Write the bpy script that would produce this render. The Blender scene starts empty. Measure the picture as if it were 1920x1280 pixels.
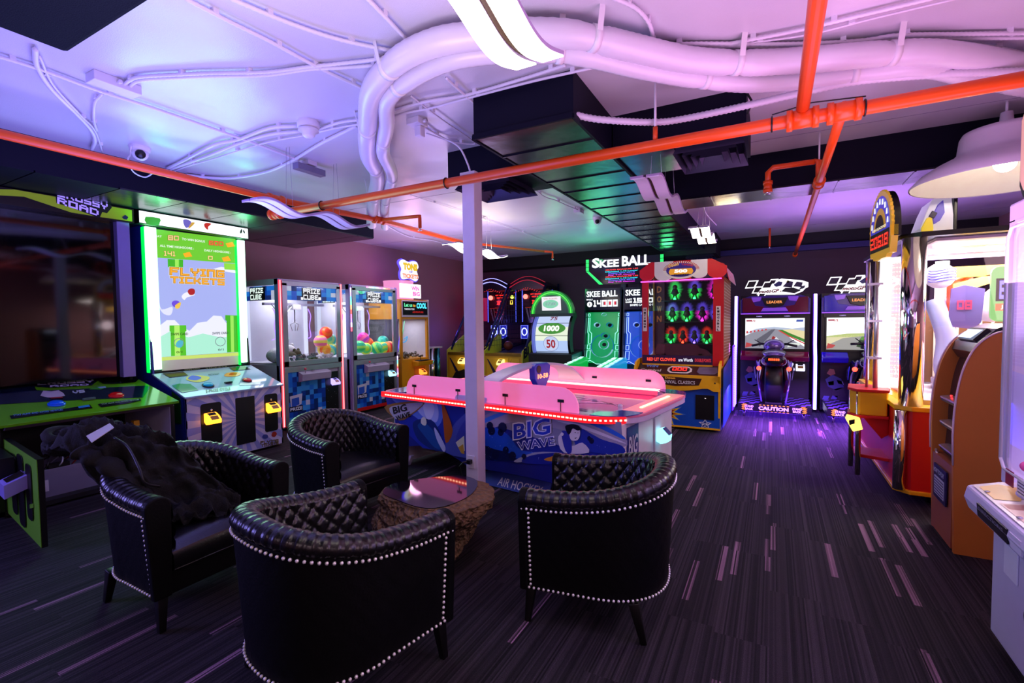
import bpy, math, random
from mathutils import Vector, Matrix, noise
random.seed(7)
PI = math.pi
V3 = Vector
scene = bpy.context.scene
COL = scene.collection
# ------------------------------------------------------------------ camera
FPX = 900.0
CAMH = 1.6
RX = V3((0.87843902, -0.01083186, 0.47773169))
RY = V3((0.47772809, 0.04289803, -0.87745976))
RZ = V3((-0.01098923, 0.99902074, 0.04285799))
cam_d = bpy.data.cameras.new('camera')
cam_d.sensor_width = 36
cam_d.lens = 36 * FPX / 1920
cam_d.clip_start = 0.05
cam = bpy.data.objects.new('camera', cam_d)
COL.objects.link(cam)
cam.matrix_world = Matrix(((RX[0], RX[1], RX[2], 0), (RY[0], RY[1], RY[2], 0), (RZ[0], RZ[1], RZ[2], CAMH), (0, 0, 0, 1)))
scene.camera = cam
# ------------------------------------------------------------------ world, colour, lights
w = bpy.data.worlds.new('world')
scene.world = w
w.use_nodes = True
w.node_tree.nodes['Background'].inputs[0].default_value = (0.10, 0.06, 0.2, 1)
w.node_tree.nodes['Background'].inputs[1].default_value = 0.3
vs = scene.view_settings
vs.view_transform = 'Standard'
vs.look = 'None'
vs.gamma = 1
vs.exposure = 0.0
vs.use_curve_mapping = False
scene.cycles.use_denoising = True
scene.cycles.max_bounces = 8
scene.cycles.transparent_max_bounces = 12
scene.cycles.sample_clamp_indirect = 6
scene.cycles.caustics_reflective = False
scene.cycles.caustics_refractive = False


def light(name, kind, loc, power, color, size=0.5, size_y=None, rot=(0, 0, 0), spread=None):
    d = bpy.data.lights.new(name, kind)
    d.energy = power
    d.color = color
    if kind == 'AREA':
        d.size = size
        if size_y:
            d.shape = 'RECTANGLE'
            d.size_y = size_y
        if spread:
            d.spread = math.radians(spread)
    else:
        d.shadow_soft_size = size
    o = bpy.data.objects.new(name, d)
    o.location = loc
    o.rotation_euler = rot
    COL.objects.link(o)
    return o


UP = (PI, 0, 0)
# added wash lights in mid-air, no fixtures there, throwing colour up on the ceiling
light('violet_wash', 'AREA', (-4.0, 1.9, 1.75), 82, (0.27, 0.24, 1.0), 2.0, 1.8, UP)
light('lavender_wash', 'AREA', (-4.6, 6.4, 1.75), 60, (0.72, 0.50, 1.0), 1.6, 1.5, UP)
light('pink_wash', 'AREA', (1.0, 2.6, 1.75), 62, (1.0, 0.46, 0.95), 2.2, 1.8, UP)
light('warm_wash', 'AREA', (-1.3, 0.8, 1.75), 52, (0.85, 0.68, 1.0), 1.4, 1.2, UP)
light('lamp_glow', 'AREA', (-3.83, 6.1, 2.70), 9, (1.0, 0.86, 0.62), 0.25, 1.3, UP)
light('lamp_glow', 'AREA', (-0.5, 6.6, 2.70), 5, (1.0, 0.82, 0.5), 0.25, .8, UP)
light('back_purple', 'AREA', (1.0, 8.0, 2.1), 50, (0.55, 0.25, 1.0), 2.0, 1.6, UP)
light('back_room', 'AREA', (0.5, -3.0, 2.9), 80, (1.0, 0.72, 0.80), 3.0, 1.0)
light('violet_left_fill', 'AREA', (-6.6, -1.6, 1.9), 150, (0.30, 0.26, 1.0), 1.6, 1.6, (0, math.radians(-80), 0))  # added violet fill from the left for the pillar, no door there


light('pink_right_fill', 'AREA', (3.0, .6, 2.1), 22, (1.0, .62, .72), 1.2, 1.2, (0, math.radians(80), 0))  # added pink fill from the right, no counter stands there


# ------------------------------------------------------------------ helpers
def lin(c):
    if isinstance(c, str):
        c = c.lstrip('#')
        c = tuple(int(c[i:i + 2], 16) / 255 for i in (0, 2, 4))
        c = tuple(x / 12.92 if x <= 0.04045 else ((x + 0.055) / 1.055) ** 2.4 for x in c)
    return tuple(c[:3]) + (1.0,)


MATS = {}


def mt(name, col='#808080', rough=0.5, metal=0.0, emit=0.0, ecol=None, var=0.06, scale=12.0, bump=0.0, trans=0.0, alpha=1.0, coat=0.0, spec=0.5):
    if name in MATS:
        return MATS[name]
    m = bpy.data.materials.new(name)
    m.use_nodes = True
    nt = m.node_tree
    b = nt.nodes['Principled BSDF']
    c = lin(col)
    b.inputs['Base Color'].default_value = c
    b.inputs['Roughness'].default_value = rough
    b.inputs['Metallic'].default_value = metal
    b.inputs['Specular IOR Level'].default_value = spec
    b.inputs['Transmission Weight'].default_value = trans
    b.inputs['Alpha'].default_value = alpha
    b.inputs['Coat Weight'].default_value = coat
    if emit:
        b.inputs['Emission Color'].default_value = lin(ecol or col)
        b.inputs['Emission Strength'].default_value = emit
    if var or bump:
        tc = nt.nodes.new('ShaderNodeTexCoord')
        nz = nt.nodes.new('ShaderNodeTexNoise')
        nz.inputs['Scale'].default_value = scale
        nz.inputs['Detail'].default_value = 3
        nt.links.new(tc.outputs['Object'], nz.inputs['Vector'])
        if var:
            mx = nt.nodes.new('ShaderNodeMix')
            mx.data_type = 'RGBA'
            mx.inputs[6].default_value = tuple(x * (1 - var) for x in c[:3]) + (1,)
            mx.inputs[7].default_value = tuple(min(1, x * (1 + var)) for x in c[:3]) + (1,)
            nt.links.new(nz.outputs['Fac'], mx.inputs[0])
            nt.links.new(mx.outputs[2], b.inputs['Base Color'])
        if bump:
            bp = nt.nodes.new('ShaderNodeBump')
            bp.inputs['Strength'].default_value = bump
            bp.inputs['Distance'].default_value = 0.01
            nt.links.new(nz.outputs['Fac'], bp.inputs['Height'])
            nt.links.new(bp.outputs[0], b.inputs['Normal'])
    MATS[name] = m
    return m


def em(col, s=1.0, name=None):
    name = name or 'glow_%s_%s' % (str(col).strip('#'), s)
    if name in MATS:
        return MATS[name]
    m = bpy.data.materials.new(name)
    m.use_nodes = True
    nt = m.node_tree
    b = nt.nodes['Principled BSDF']
    b.inputs['Base Color'].default_value = (0.02, 0.02, 0.02, 1)
    b.inputs['Roughness'].default_value = 0.3
    b.inputs['Emission Color'].default_value = lin(col)
    b.inputs['Emission Strength'].default_value = s
    MATS[name] = m
    return m


def ink(col, rough=0.35):
    return mt('ink_%s' % col.strip('#'), col, rough, var=0.03)


def glass(name='clear_glass', col='#ffffff', a=0.08):
    if name in MATS:
        return MATS[name]
    m = bpy.data.materials.new(name)
    m.use_nodes = True
    nt = m.node_tree
    nt.nodes.clear()
    out = nt.nodes.new('ShaderNodeOutputMaterial')
    mix = nt.nodes.new('ShaderNodeMixShader')
    tr = nt.nodes.new('ShaderNodeBsdfTransparent')
    tr.inputs[0].default_value = lin(col)
    gl = nt.nodes.new('ShaderNodeBsdfGlossy')
    gl.inputs['Roughness'].default_value = 0.02
    fr = nt.nodes.new('ShaderNodeLayerWeight')
    pw = nt.nodes.new('ShaderNodeMath')
    pw.operation = 'POWER'
    pw.inputs[1].default_value = 5
    nt.links.new(fr.outputs['Facing'], pw.inputs[0])
    ad = nt.nodes.new('ShaderNodeMath')
    ad.operation = 'ADD'
    ad.inputs[1].default_value = 0.03 + a * 0.3
    nt.links.new(pw.outputs[0], ad.inputs[0])
    nt.links.new(ad.outputs[0], mix.inputs[0])
    nt.links.new(tr.outputs[0], mix.inputs[1])
    nt.links.new(gl.outputs[0], mix.inputs[2])
    nt.links.new(mix.outputs[0], out.inputs[0])
    MATS[name] = m
    return m


AX = {'x': V3((1, 0, 0)), 'y': V3((0, 1, 0)), 'z': V3((0, 0, 1))}
EYE = V3((0, 0, CAMH))


def ray(px, py):
    v = V3((px - 960, 640 - py, -FPX))
    return V3((RX.dot(v), RY.dot(v), RZ.dot(v)))


def P(px, py, pl):
    """the point of a plane of the room that the photograph shows at (px, py)"""
    n = AX[pl[0]] if isinstance(pl[0], str) else pl[1]
    p0 = AX[pl[0]] * pl[1] if isinstance(pl[0], str) else pl[0]
    r = ray(px, py)
    return EYE + r * ((p0 - EYE).dot(n) / r.dot(n))


def catmull(pts, n=6, closed=False):
    pts = [V3(p) for p in pts]
    if len(pts) < 3:
        return pts
    out = []
    N = len(pts)
    rng = range(N if closed else N - 1)
    for i in rng:
        p1 = pts[i]
        p2 = pts[(i + 1) % N]
        p0 = pts[(i - 1) % N] if closed or i > 0 else p1 * 2 - p2
        p3 = pts[(i + 2) % N] if closed or i + 2 < N else p2 * 2 - p1
        for k in range(n):
            t = k / n
            out.append(0.5 * ((2 * p1) + (p2 - p0) * t + (2 * p0 - 5 * p1 + 4 * p2 - p3) * t * t + (3 * p1 - p0 - 3 * p2 + p3) * t ** 3))
    if not closed:
        out.append(pts[-1])
    return out


GLY = {}


def glyphs(s, bold=0.0, shear=0.0):
    k = (s, bold, shear)
    if k in GLY:
        return GLY[k]
    cu = bpy.data.curves.new('t', 'FONT')
    cu.body = s
    cu.offset = bold
    cu.shear = shear
    cu.resolution_u = 2
    ob = bpy.data.objects.new('t', cu)
    me = bpy.data.meshes.new_from_object(ob)
    vs_ = [v.co.copy() for v in me.vertices]
    fs = [tuple(p.vertices) for p in me.polygons]
    bpy.data.objects.remove(ob)
    bpy.data.curves.remove(cu)
    bpy.data.meshes.remove(me)
    if not vs_:
        return [], []
    x0 = min(v.x for v in vs_); x1 = max(v.x for v in vs_)
    y0 = min(v.y for v in vs_); y1 = max(v.y for v in vs_)
    vv = [((v.x - x0) / (x1 - x0), (v.y - y0) / (y1 - y0)) for v in vs_]
    GLY[k] = (vv, fs)
    return GLY[k]


PF = {}
for _k, _v in {
    'A': '01110 10001 11111 10001 10001', 'B': '11110 10001 11110 10001 11110', 'C': '11111 10000 10000 10000 11111',
    'D': '11110 10001 10001 10001 11110', 'E': '11111 10000 11110 10000 11111', 'F': '11111 10000 11110 10000 10000',
    'G': '11111 10000 10111 10001 11111', 'H': '10001 10001 11111 10001 10001', 'I': '111 010 010 010 111',
    'K': '10001 10010 11100 10010 10001', 'L': '10000 10000 10000 10000 11111', 'M': '11011 10101 10101 10001 10001',
    'N': '11111 10001 10001 10001 10001', 'O': '11111 10001 10001 10001 11111', 'P': '11111 10001 11111 10000 10000',
    'R': '11110 10001 11110 10010 10001', 'S': '11111 10000 11111 00001 11111', 'T': '11111 00100 00100 00100 00100',
    'U': '10001 10001 10001 10001 11111', 'V': '10001 10001 10001 01010 00100', 'W': '10001 10001 10101 10101 11011',
    'Y': '10001 10001 01110 00100 00100', 'Z': '11111 00010 00100 01000 11111', ' ': '000 000 000 000 000',
    '0': '11111 10001 10001 10001 11111', '1': '110 010 010 010 111', '4': '10001 10001 11111 00001 00001',
    '6': '11111 10000 11111 10001 11111', '8': '11111 10001 11111 10001 11111', '5': '11111 10000 11111 00001 11111',
    '-': '000 000 111 000 000', '2': '11111 00001 11111 10000 11111', '3': '11111 00001 01111 00001 11111',
}.items():
    PF[_k] = _v.split()


class MB:
    """collects faces with materials; build() links them as ONE mesh object"""

    def __init__(s):
        s.v = []; s.f = []; s.m = []; s.sm = []; s.mats = []

    def mi(s, m):
        if m not in s.mats:
            s.mats.append(m)
        return s.mats.index(m)

    def add(s, vs_, fs, m, smooth=False):
        b = len(s.v)
        s.v += [V3(v) for v in vs_]
        k = s.mi(m)
        for f in fs:
            s.f.append(tuple(i + b for i in f)); s.m.append(k); s.sm.append(smooth)
        return s

    def box(s, xr, yr, zr, m):
        x0, x1 = xr; y0, y1 = yr; z0, z1 = zr
        return s.add([(x0, y0, z0), (x1, y0, z0), (x1, y1, z0), (x0, y1, z0), (x0, y0, z1), (x1, y0, z1), (x1, y1, z1), (x0, y1, z1)],
                     [(0, 3, 2, 1), (4, 5, 6, 7), (0, 1, 5, 4), (1, 2, 6, 5), (2, 3, 7, 6), (3, 0, 4, 7)], m)

    def quad(s, a, b, c, d, m):
        return s.add([a, b, c, d], [(0, 1, 2, 3)], m)

    def slab(s, pts, d, m):
        """polygon of 3D points thickened by the vector d"""
        n = len(pts)
        d = V3(d)
        p = [V3(q) for q in pts]
        s.add(p + [q + d for q in p], [tuple(range(n))[::-1], tuple(range(n, 2 * n))] + [(i, (i + 1) % n, n + (i + 1) % n, n + i) for i in range(n)], m)
        return s

    def prism(s, poly, axis, a, b, m):
        """2D outline extruded along an axis: x -> (y,z) outline, y -> (x,z), z -> (x,y)"""
        if axis == 'x':
            f = lambda p, t: (t, p[0], p[1])
        elif axis == 'y':
            f = lambda p, t: (p[0], t, p[1])
        else:
            f = lambda p, t: (p[0], p[1], t)
        return s.slab([f(p, a) for p in poly], V3(f((0, 0), b)) - V3(f((0, 0), a)), m)

    def tube(s, pts, r, m, seg=8, closed=False, cap=True, ell=None):
        pts = [V3(p) for p in pts]
        n = len(pts)
        rings = []
        up = V3((0, 0, 1))
        prev = None
        for i, p in enumerate(pts):
            if closed:
                t = pts[(i + 1) % n] - pts[i - 1]
            else:
                t = pts[min(i + 1, n - 1)] - pts[max(i - 1, 0)]
            t.normalize()
            if prev is None:
                a = t.orthogonal() if abs(t.dot(up)) > 0.95 else t.cross(up)
            else:
                a = prev - t * prev.dot(t)
            a.normalize()
            prev = a
            b = t.cross(a)
            rr = r[i] if isinstance(r, (list, tuple)) else r
            e = ell or 1.0
            rings.append([p + a * math.cos(2 * PI * k / seg) * rr + b * math.sin(2 * PI * k / seg) * rr * e for k in range(seg)])
        vs_ = [v for ring in rings for v in ring]
        fs = []
        for i in range(n if closed else n - 1):
            j = (i + 1) % n
            for k in range(seg):
                l = (k + 1) % seg
                fs.append((i * seg + k, i * seg + l, j * seg + l, j * seg + k))
        if cap and not closed:
            fs.append(tuple(range(seg))[::-1]); fs.append(tuple((n - 1) * seg + k for k in range(seg)))
        return s.add(vs_, fs, m, True)

    def cyl(s, p0, p1, r, m, seg=16, r1=None):
        p0 = V3(p0); p1 = V3(p1)
        return s.tube([p0, p1], [r, r if r1 is None else r1], m, seg)

    def lathe(s, prof, c, m, seg=24, a0=0, a1=2 * PI):
        c = V3(c)
        full = abs(a1 - a0 - 2 * PI) < 1e-6
        n = seg if full else seg + 1
        vs_ = []
        for i in range(n):
            a = a0 + (a1 - a0) * i / seg
            for r, z in prof:
                vs_.append(c + V3((r * math.cos(a), r * math.sin(a), z)))
        k = len(prof)
        fs = []
        for i in range(seg):
            j = (i + 1) % n
            for q in range(k - 1):
                fs.append((i * k + q, j * k + q, j * k + q + 1, i * k + q + 1))
        return s.add(vs_, fs, m, True)

    def ball(s, c, r, m, seg=12, ring=8, sc=(1, 1, 1)):
        c = V3(c)
        vs_ = []
        for i in range(ring + 1):
            t = PI * i / ring
            for k in range(seg):
                a = 2 * PI * k / seg
                vs_.append(c + V3((r * sc[0] * math.sin(t) * math.cos(a), r * sc[1] * math.sin(t) * math.sin(a), r * sc[2] * math.cos(t))))
        fs = []
        for i in range(ring):
            for k in range(seg):
                l = (k + 1) % seg
                fs.append((i * seg + k, (i + 1) * seg + k, (i + 1) * seg + l, i * seg + l))
        return s.add(vs_, fs, m, True)

    def text(s, t, O, U, W, m, bold=0.0, shear=0.0, off=(0, 0, 0)):
        vv, fs = glyphs(t, bold, shear)
        O = V3(O) + V3(off); U = V3(U); W = V3(W)
        return s.add([O + U * a + W * b for a, b in vv], fs, m)

    def pix(s, t, O, U, W, m, grow=0.0, off=(0, 0, 0)):
        """chunky block lettering; U spans the whole word, W the letter height"""
        O = V3(O) + V3(off); U = V3(U); W = V3(W)
        cells = sum(len(PF[c][0]) + 1 for c in t) - 1
        x = 0
        for c in t:
            g = PF[c]
            for r in range(5):
                row = g[r]
                k = 0
                while k < len(row):
                    if row[k] == '1':
                        e = k
                        while e < len(row) and row[e] == '1':
                            e += 1
                        a0 = (x + k - grow) / cells; a1 = (x + e + grow) / cells
                        b0 = (4 - r - grow) / 5; b1 = (5 - r + grow) / 5
                        s.add([O + U * a0 + W * b0, O + U * a1 + W * b0, O + U * a1 + W * b1, O + U * a0 + W * b1], [(0, 1, 2, 3)], m)
                        k = e
                    k += 1
            x += len(g[0]) + 1
        return s

    # drawing on a plane of the room, in the photograph's pixels
    def pp(s, pts, pl, m, off=0.003, smooth=0):
        q = [P(a, b, pl) for a, b in pts]
        if smooth:
            q = catmull(q, smooth, True)
        n = AX[pl[0]] if isinstance(pl[0], str) else pl[1].normalized()
        if (EYE - q[0]).dot(n) < 0:
            n = -n
        return s.add([v + n * off for v in q], [tuple(range(len(q)))], m)

    def ptext(s, t, bl, br, tl, pl, m, bold=0.0, off=0.004, shear=0.0, pix=False, grow=0.0):
        a = P(*bl, pl); b = P(*br, pl); c = P(*tl, pl)
        n = AX[pl[0]] if isinstance(pl[0], str) else pl[1].normalized()
        if (EYE - a).dot(n) < 0:
            n = -n
        if pix:
            return s.pix(t, a, b - a, c - a, m, grow, n * off)
        return s.text(t, a, b - a, c - a, m, bold, shear, n * off)

    def build(s, name, parent=None, world=False, bevel=0.0, label=None, subsurf=0, seg=2):
        me = bpy.data.meshes.new(name)
        vs_ = s.v
        if world and parent is not None:
            M = wmat(parent).inverted()
            vs_ = [M @ v for v in vs_]
        me.from_pydata([tuple(v) for v in vs_], [], s.f)
        for m in s.mats:
            me.materials.append(m)
        me.polygons.foreach_set('material_index', s.m)
        me.polygons.foreach_set('use_smooth', s.sm)
        me.update()
        o = bpy.data.objects.new(name, me)
        COL.objects.link(o)
        if parent is not None:
            o.parent = parent
        if label:
            o['label'] = label
        if bevel:
            md = o.modifiers.new('bevel', 'BEVEL')
            md.width = bevel
            md.segments = seg
            md.limit_method = 'ANGLE'
            md.angle_limit = math.radians(40)
        if subsurf:
            md = o.modifiers.new('sub', 'SUBSURF')
            md.levels = subsurf
            md.render_levels = subsurf
        return o


def wmat(o):
    M = Matrix.LocRotScale(o.location, o.rotation_euler, o.scale)
    return wmat(o.parent) @ M if o.parent else M


def tag(o, label, cat, group=None, kind=None):
    o['label'] = label
    o['category'] = cat
    if group:
        o['group'] = group
    if kind:
        o['kind'] = kind
    return o


def thing(name, label, cat, loc=(0, 0, 0), rz=0.0, group=None):
    o = bpy.data.objects.new(name, None)
    o.empty_display_size = 0.1
    COL.objects.link(o)
    o.location = loc
    o.rotation_euler = (0, 0, rz)
    return tag(o, label, cat, group)


def struct(name, mb, bevel=0.0):
    o = mb.build(name, bevel=bevel)
    o['kind'] = 'structure'
    return o


def solo(name, mb, label, cat, group=None, kind=None, loc=None, bevel=0.0, **k):
    """a thing that is one mesh; its origin is put at loc"""
    if loc is None:
        n = len(mb.v)
        loc = V3((sum(v.x for v in mb.v) / n, sum(v.y for v in mb.v) / n, min(v.z for v in mb.v)))
    loc = V3(loc)
    mb.v = [v - loc for v in mb.v]
    o = mb.build(name, bevel=bevel, **k)
    o.location = loc
    return tag(o, label, cat, group, kind)


def kids(o):
    return [c for c in bpy.data.objects if c.parent == o]


def dup(root, loc, rz, label, group=None):
    def cp(o, par):
        c = o.copy()
        COL.objects.link(c)
        if par is not None:
            c.parent = par
        for k in kids(o):
            cp(k, c)
        return c
    r = cp(root, None)
    r.location = loc
    r.rotation_euler = (0, 0, rz)
    r['label'] = label
    if group:
        r['group'] = group
    return r


# ------------------------------------------------------------------ shared materials
BLACK = mt('black_paint', '#0a0a0e', 0.35)
BLACKM = mt('matt_black', '#08080a', 0.7)
WHITE = mt('white_laminate', '#d8d4dc', 0.35)
WHITEP = mt('white_paint', '#e6e2e8', 0.4, bump=0.05)
SILVER = mt('brushed_aluminium', '#b9b6c2', 0.35, 0.85)
CHROME = mt('chrome', '#e8e8ee', 0.08, 1.0, var=0)
ORANGE = mt('orange_pipe_paint', '#e85210', 0.36)
YELLOW = mt('yellow_laminate', '#f2b50c', 0.4)
RED = mt('red_laminate', '#c40d12', 0.4)
GREEN = mt('lime_green_laminate', '#7fd41a', 0.4)
BLUE = mt('blue_laminate', '#0a4fc4', 0.4)
DUCT = mt('black_duct_paint', '#08081c', 0.6, bump=0.15, scale=5, spec=.15)
FOIL = mt('grey_duct_foil', '#15151f', 0.24, 0.0, bump=0.35, scale=6)
SCREENB = mt('dark_screen_glass', '#020203', 0.06, spec=0.6, var=0)
GLASS = glass()
# ------------------------------------------------------------------ room
XL, XR, YB, YF, ZC = -7.3, 3.2, 11.2, -5.0, 3.2


def carpet():
    m = bpy.data.materials.new('striped_carpet')
    m.use_nodes = True
    nt = m.node_tree
    N = nt.nodes.new
    L = nt.links.new
    b = nt.nodes['Principled BSDF']
    b.inputs['Roughness'].default_value = 0.85
    b.inputs['Specular IOR Level'].default_value = 0.25
    g = N('ShaderNodeNewGeometry')
    sp = N('ShaderNodeSeparateXYZ')
    L(g.outputs['Position'], sp.inputs[0])

    def mth(op, a, v=None, v2=None):
        n = N('ShaderNodeMath')
        n.operation = op
        if isinstance(a, (int, float)):
            n.inputs[0].default_value = a
        else:
            L(a, n.inputs[0])
        if v is not None:
            if isinstance(v, (int, float)):
                n.inputs[1].default_value = v
            else:
                L(v, n.inputs[1])
        if v2 is not None:
            n.inputs[2].default_value = v2
        return n.outputs[0]

    def wn(x, y=0.0):
        c = N('ShaderNodeCombineXYZ')
        L(x, c.inputs[0]) if not isinstance(x, float) else None
        if not isinstance(y, float):
            L(y, c.inputs[1])
        n = N('ShaderNodeTexWhiteNoise')
        n.noise_dimensions = '2D'
        L(c.outputs[0], n.inputs['Vector'])
        return n.outputs['Value']
    X, Y = sp.outputs[0], sp.outputs[1]
    # fine tufted lines
    fx = mth('FLOOR', mth('MULTIPLY', X, 130.0))
    tilex = mth('FLOOR', mth('MULTIPLY', X, 4.0))
    tiley = mth('FLOOR', mth('ADD', mth('MULTIPLY', Y, 1.0), mth('MULTIPLY', wn(tilex), 1.0)))
    fine = wn(fx, tiley)
    # broad bars
    bx = mth('FLOOR', mth('MULTIPLY', X, 27.0))
    off = mth('MULTIPLY', wn(bx), 3.0)
    by = mth('FLOOR', mth('ADD', mth('MULTIPLY', Y, 2.0), off))
    bar = wn(bx, by)
    hi = mth('GREATER_THAN', bar, 0.95)
    lo = mth('MULTIPLY', wn(bx, tiley), 0.45)
    nz = N('ShaderNodeTexNoise')
    nz.inputs['Scale'].default_value = 260
    L(g.outputs['Position'], nz.inputs['Vector'])
    nz2 = N('ShaderNodeTexNoise')
    nz2.inputs['Scale'].default_value = 1.3
    L(g.outputs['Position'], nz2.inputs['Vector'])
    line = mth('MULTIPLY', fine, mth('ADD', 0.30, lo))
    base = N('ShaderNodeMix'); base.data_type = 'RGBA'
    base.inputs[6].default_value = (0.006, 0.005, 0.008, 1)
    base.inputs[7].default_value = (0.085, 0.068, 0.09, 1)
    L(line, base.inputs[0])
    h2 = N('ShaderNodeMix'); h2.data_type = 'RGBA'
    h2.inputs[7].default_value = (0.62, 0.34, 0.52, 1)
    L(base.outputs[2], h2.inputs[6])
    f = mth('MULTIPLY', hi, mth('MULTIPLY', mth('ADD', mth('MULTIPLY', fine, 1.25), -0.12), mth('ADD', nz2.outputs['Fac'], 0.1)))
    L(f, h2.inputs[0])
    dk = N('ShaderNodeMix'); dk.data_type = 'RGBA'; dk.blend_type = 'MULTIPLY'
    dk.inputs[0].default_value = 0.7
    L(h2.outputs[2], dk.inputs[6])
    cr = N('ShaderNodeMapRange')
    cr.inputs[1].default_value = 0.25; cr.inputs[2].default_value = 0.75
    L(nz.outputs['Fac'], cr.inputs[0])
    L(cr.outputs[0], dk.inputs[7])
    L(dk.outputs[2], b.inputs['Base Color'])
    bp = N('ShaderNodeBump')
    bp.inputs['Strength'].default_value = 0.5
    bp.inputs['Distance'].default_value = 0.005
    L(nz.outputs['Fac'], bp.inputs['Height'])
    L(bp.outputs[0], b.inputs['Normal'])
    return m


def ceilmat():
    m = mt('glossy_ceiling_paint', '#c9c6cf', 0.30, var=0.03, scale=1.5, bump=0.0)
    nt = m.node_tree
    b = nt.nodes['Principled BSDF']
    tc = nt.nodes.new('ShaderNodeTexCoord')
    nz = nt.nodes.new('ShaderNodeTexNoise')
    nz.inputs['Scale'].default_value = 1.6
    nz.inputs['Detail'].default_value = 1
    nt.links.new(tc.outputs['Object'], nz.inputs['Vector'])
    nz2 = nt.nodes.new('ShaderNodeTexNoise')
    nz2.inputs['Scale'].default_value = 140
    nt.links.new(tc.outputs['Object'], nz2.inputs['Vector'])
    ad = nt.nodes.new('ShaderNodeMath'); ad.operation = 'MULTIPLY_ADD'
    ad.inputs[1].default_value = 0.03
    nt.links.new(nz2.outputs['Fac'], ad.inputs[0])
    nt.links.new(nz.outputs['Fac'], ad.inputs[2])
    bp = nt.nodes.new('ShaderNodeBump')
    bp.inputs['Strength'].default_value = 0.35
    bp.inputs['Distance'].default_value = 0.08
    nt.links.new(ad.outputs[0], bp.inputs['Height'])
    nt.links.new(bp.outputs[0], b.inputs['Normal'])
    return m


WALL = mt('mauve_wall_paint', '#a0747a', 0.75, bump=0.3, scale=120)
WALLD = mt('dark_back_wall_paint', '#5a4052', 0.7, bump=0.3, scale=120)
CEIL = ceilmat()
struct('floor', MB().box((XL, XR), (YF, YB), (-0.1, 0), carpet()))
struct('ceiling', MB().box((XL, XR), (YF, YB), (ZC, ZC + 0.1), CEIL))
struct('wall_left', MB().box((XL - 0.1, XL), (YF, YB), (0, ZC), WALL))
struct('wall_back', MB().box((XL - 0.1, XR + 0.1), (YB, YB + 0.1), (0, ZC), WALLD))
struct('wall_right', MB().box((XR, XR + 0.1), (YF, YB), (0, ZC), WALL))
struct('wall_front', MB().box((XL - 0.1, XR + 0.1), (YF - 0.1, YF), (0, ZC), WALL))
# black painted bulkhead across the top of the back wall, blue lower lip
mb = MB().box((XL, XR), (YB - 0.5, YB), (2.92, ZC), BLACKM)
struct('trim_1', mb)
mb = MB().box((-1.9, XR), (YB - 0.62, YB - 0.5), (2.86, 2.96), mt('navy_beam', '#1c1a5a', 0.5))
struct('trim_2', mb)
# seams of the ceiling boards
mb = MB()
for y in (4.95, 7.4, 9.8):
    mb.box((XL, XR), (y, y + 0.008), (ZC - 0.002, ZC + 0.001), mt('seam', '#8a8492', 0.6))
struct('trim_3', mb)

# ------------------------------------------------------------------ ducts
mb = MB()
mb.box((-1.9, -1.14), (2.95, 9.6), (2.915, ZC), DUCT)
d = thing('air_duct', 'long black ceiling duct running from the room centre to the ball rolling alleys', 'duct', (-1.52, 2.95, 2.9))
mb.build('duct_body', d, True)
mb = MB()
y = 2.95
k = 0
while y < 9.55:
    y2 = min(y + 0.42, 9.6)
    mb.box((-1.9, -1.14), (y, y2 - 0.012), (2.9, 2.916), FOIL)
    mb.box((-1.9, -1.14), (y2 - 0.012, y2), (2.89, 2.916), FOIL)
    y = y2
mb.build('bottom_sheets', d, True, label='reflective grey sheet metal underside')
mb = MB()
for x in (-1.9, -1.14):
    mb.box((x - 0.01, x + 0.01), (2.94, 9.6), (2.893, 2.925), DUCT)
mb.box((-1.9, -1.14), (2.93, 2.95), (2.893, 2.93), DUCT)
mb.build('corner_seam', d, True)


def diffuser(root, x0, x1, y0, y1, z, lo=0.06):
    mb = MB()
    cx, cy = (x0 + x1) / 2, (y0 + y1) / 2
    vm = mt('diffuser_metal', '#4a4660', 0.3, 0.6)
    for k in range(4):
        f = 1 - k * 0.22
        g = f - 0.14
        hx, hy = (x1 - x0) / 2, (y1 - y0) / 2
        z0, z1 = z - lo, z
        for (ax, ay, bx, by) in ((-1, -1, 1, -1), (1, -1, 1, 1), (1, 1, -1, 1), (-1, 1, -1, -1)):
            mb.quad((cx + ax * hx * f, cy + ay * hy * f, z0), (cx + bx * hx * f, cy + by * hy * f, z0), (cx + bx * hx * g, cy + by * hy * g, z1), (cx + ax * hx * g, cy + ay * hy * g, z1), vm)
    mb.build('diffuser', root, True, label='square louvred diffuser')


d = thing('air_duct', 'short black side duct with a purple-lit square diffuser, right of the long duct', 'duct', (-0.66, 4.1, 2.86))
MB().box((-1.13, -0.18), (3.78, 4.5), (2.93, ZC), DUCT).build('duct_body', d, True)
MB().box((-1.12, -0.69), (3.8, 4.48), (2.915, 2.93), FOIL).build('bottom_sheets', d, True)
MB().tube([P(1398, 170, ('y', 3.76)), P(1410, 190, ('y', 3.76)), P(1402, 213, ('y', 3.76))], 0.008, BLACKM, 6).build('cable', d, True)
diffuser(d, -0.68, -0.19, 3.82, 4.4, 2.93, 0.09)
d = thing('air_duct', 'short black side duct with a diffuser behind the top of the white pillar', 'duct', (-2.3, 4.1, 2.9))
MB().box((-2.73, -1.91), (3.78, 4.5), (2.93, ZC), DUCT).build('duct_body', d, True)
diffuser(d, -2.7, -2.1, 3.84, 4.44, 2.93, 0.07)

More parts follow.
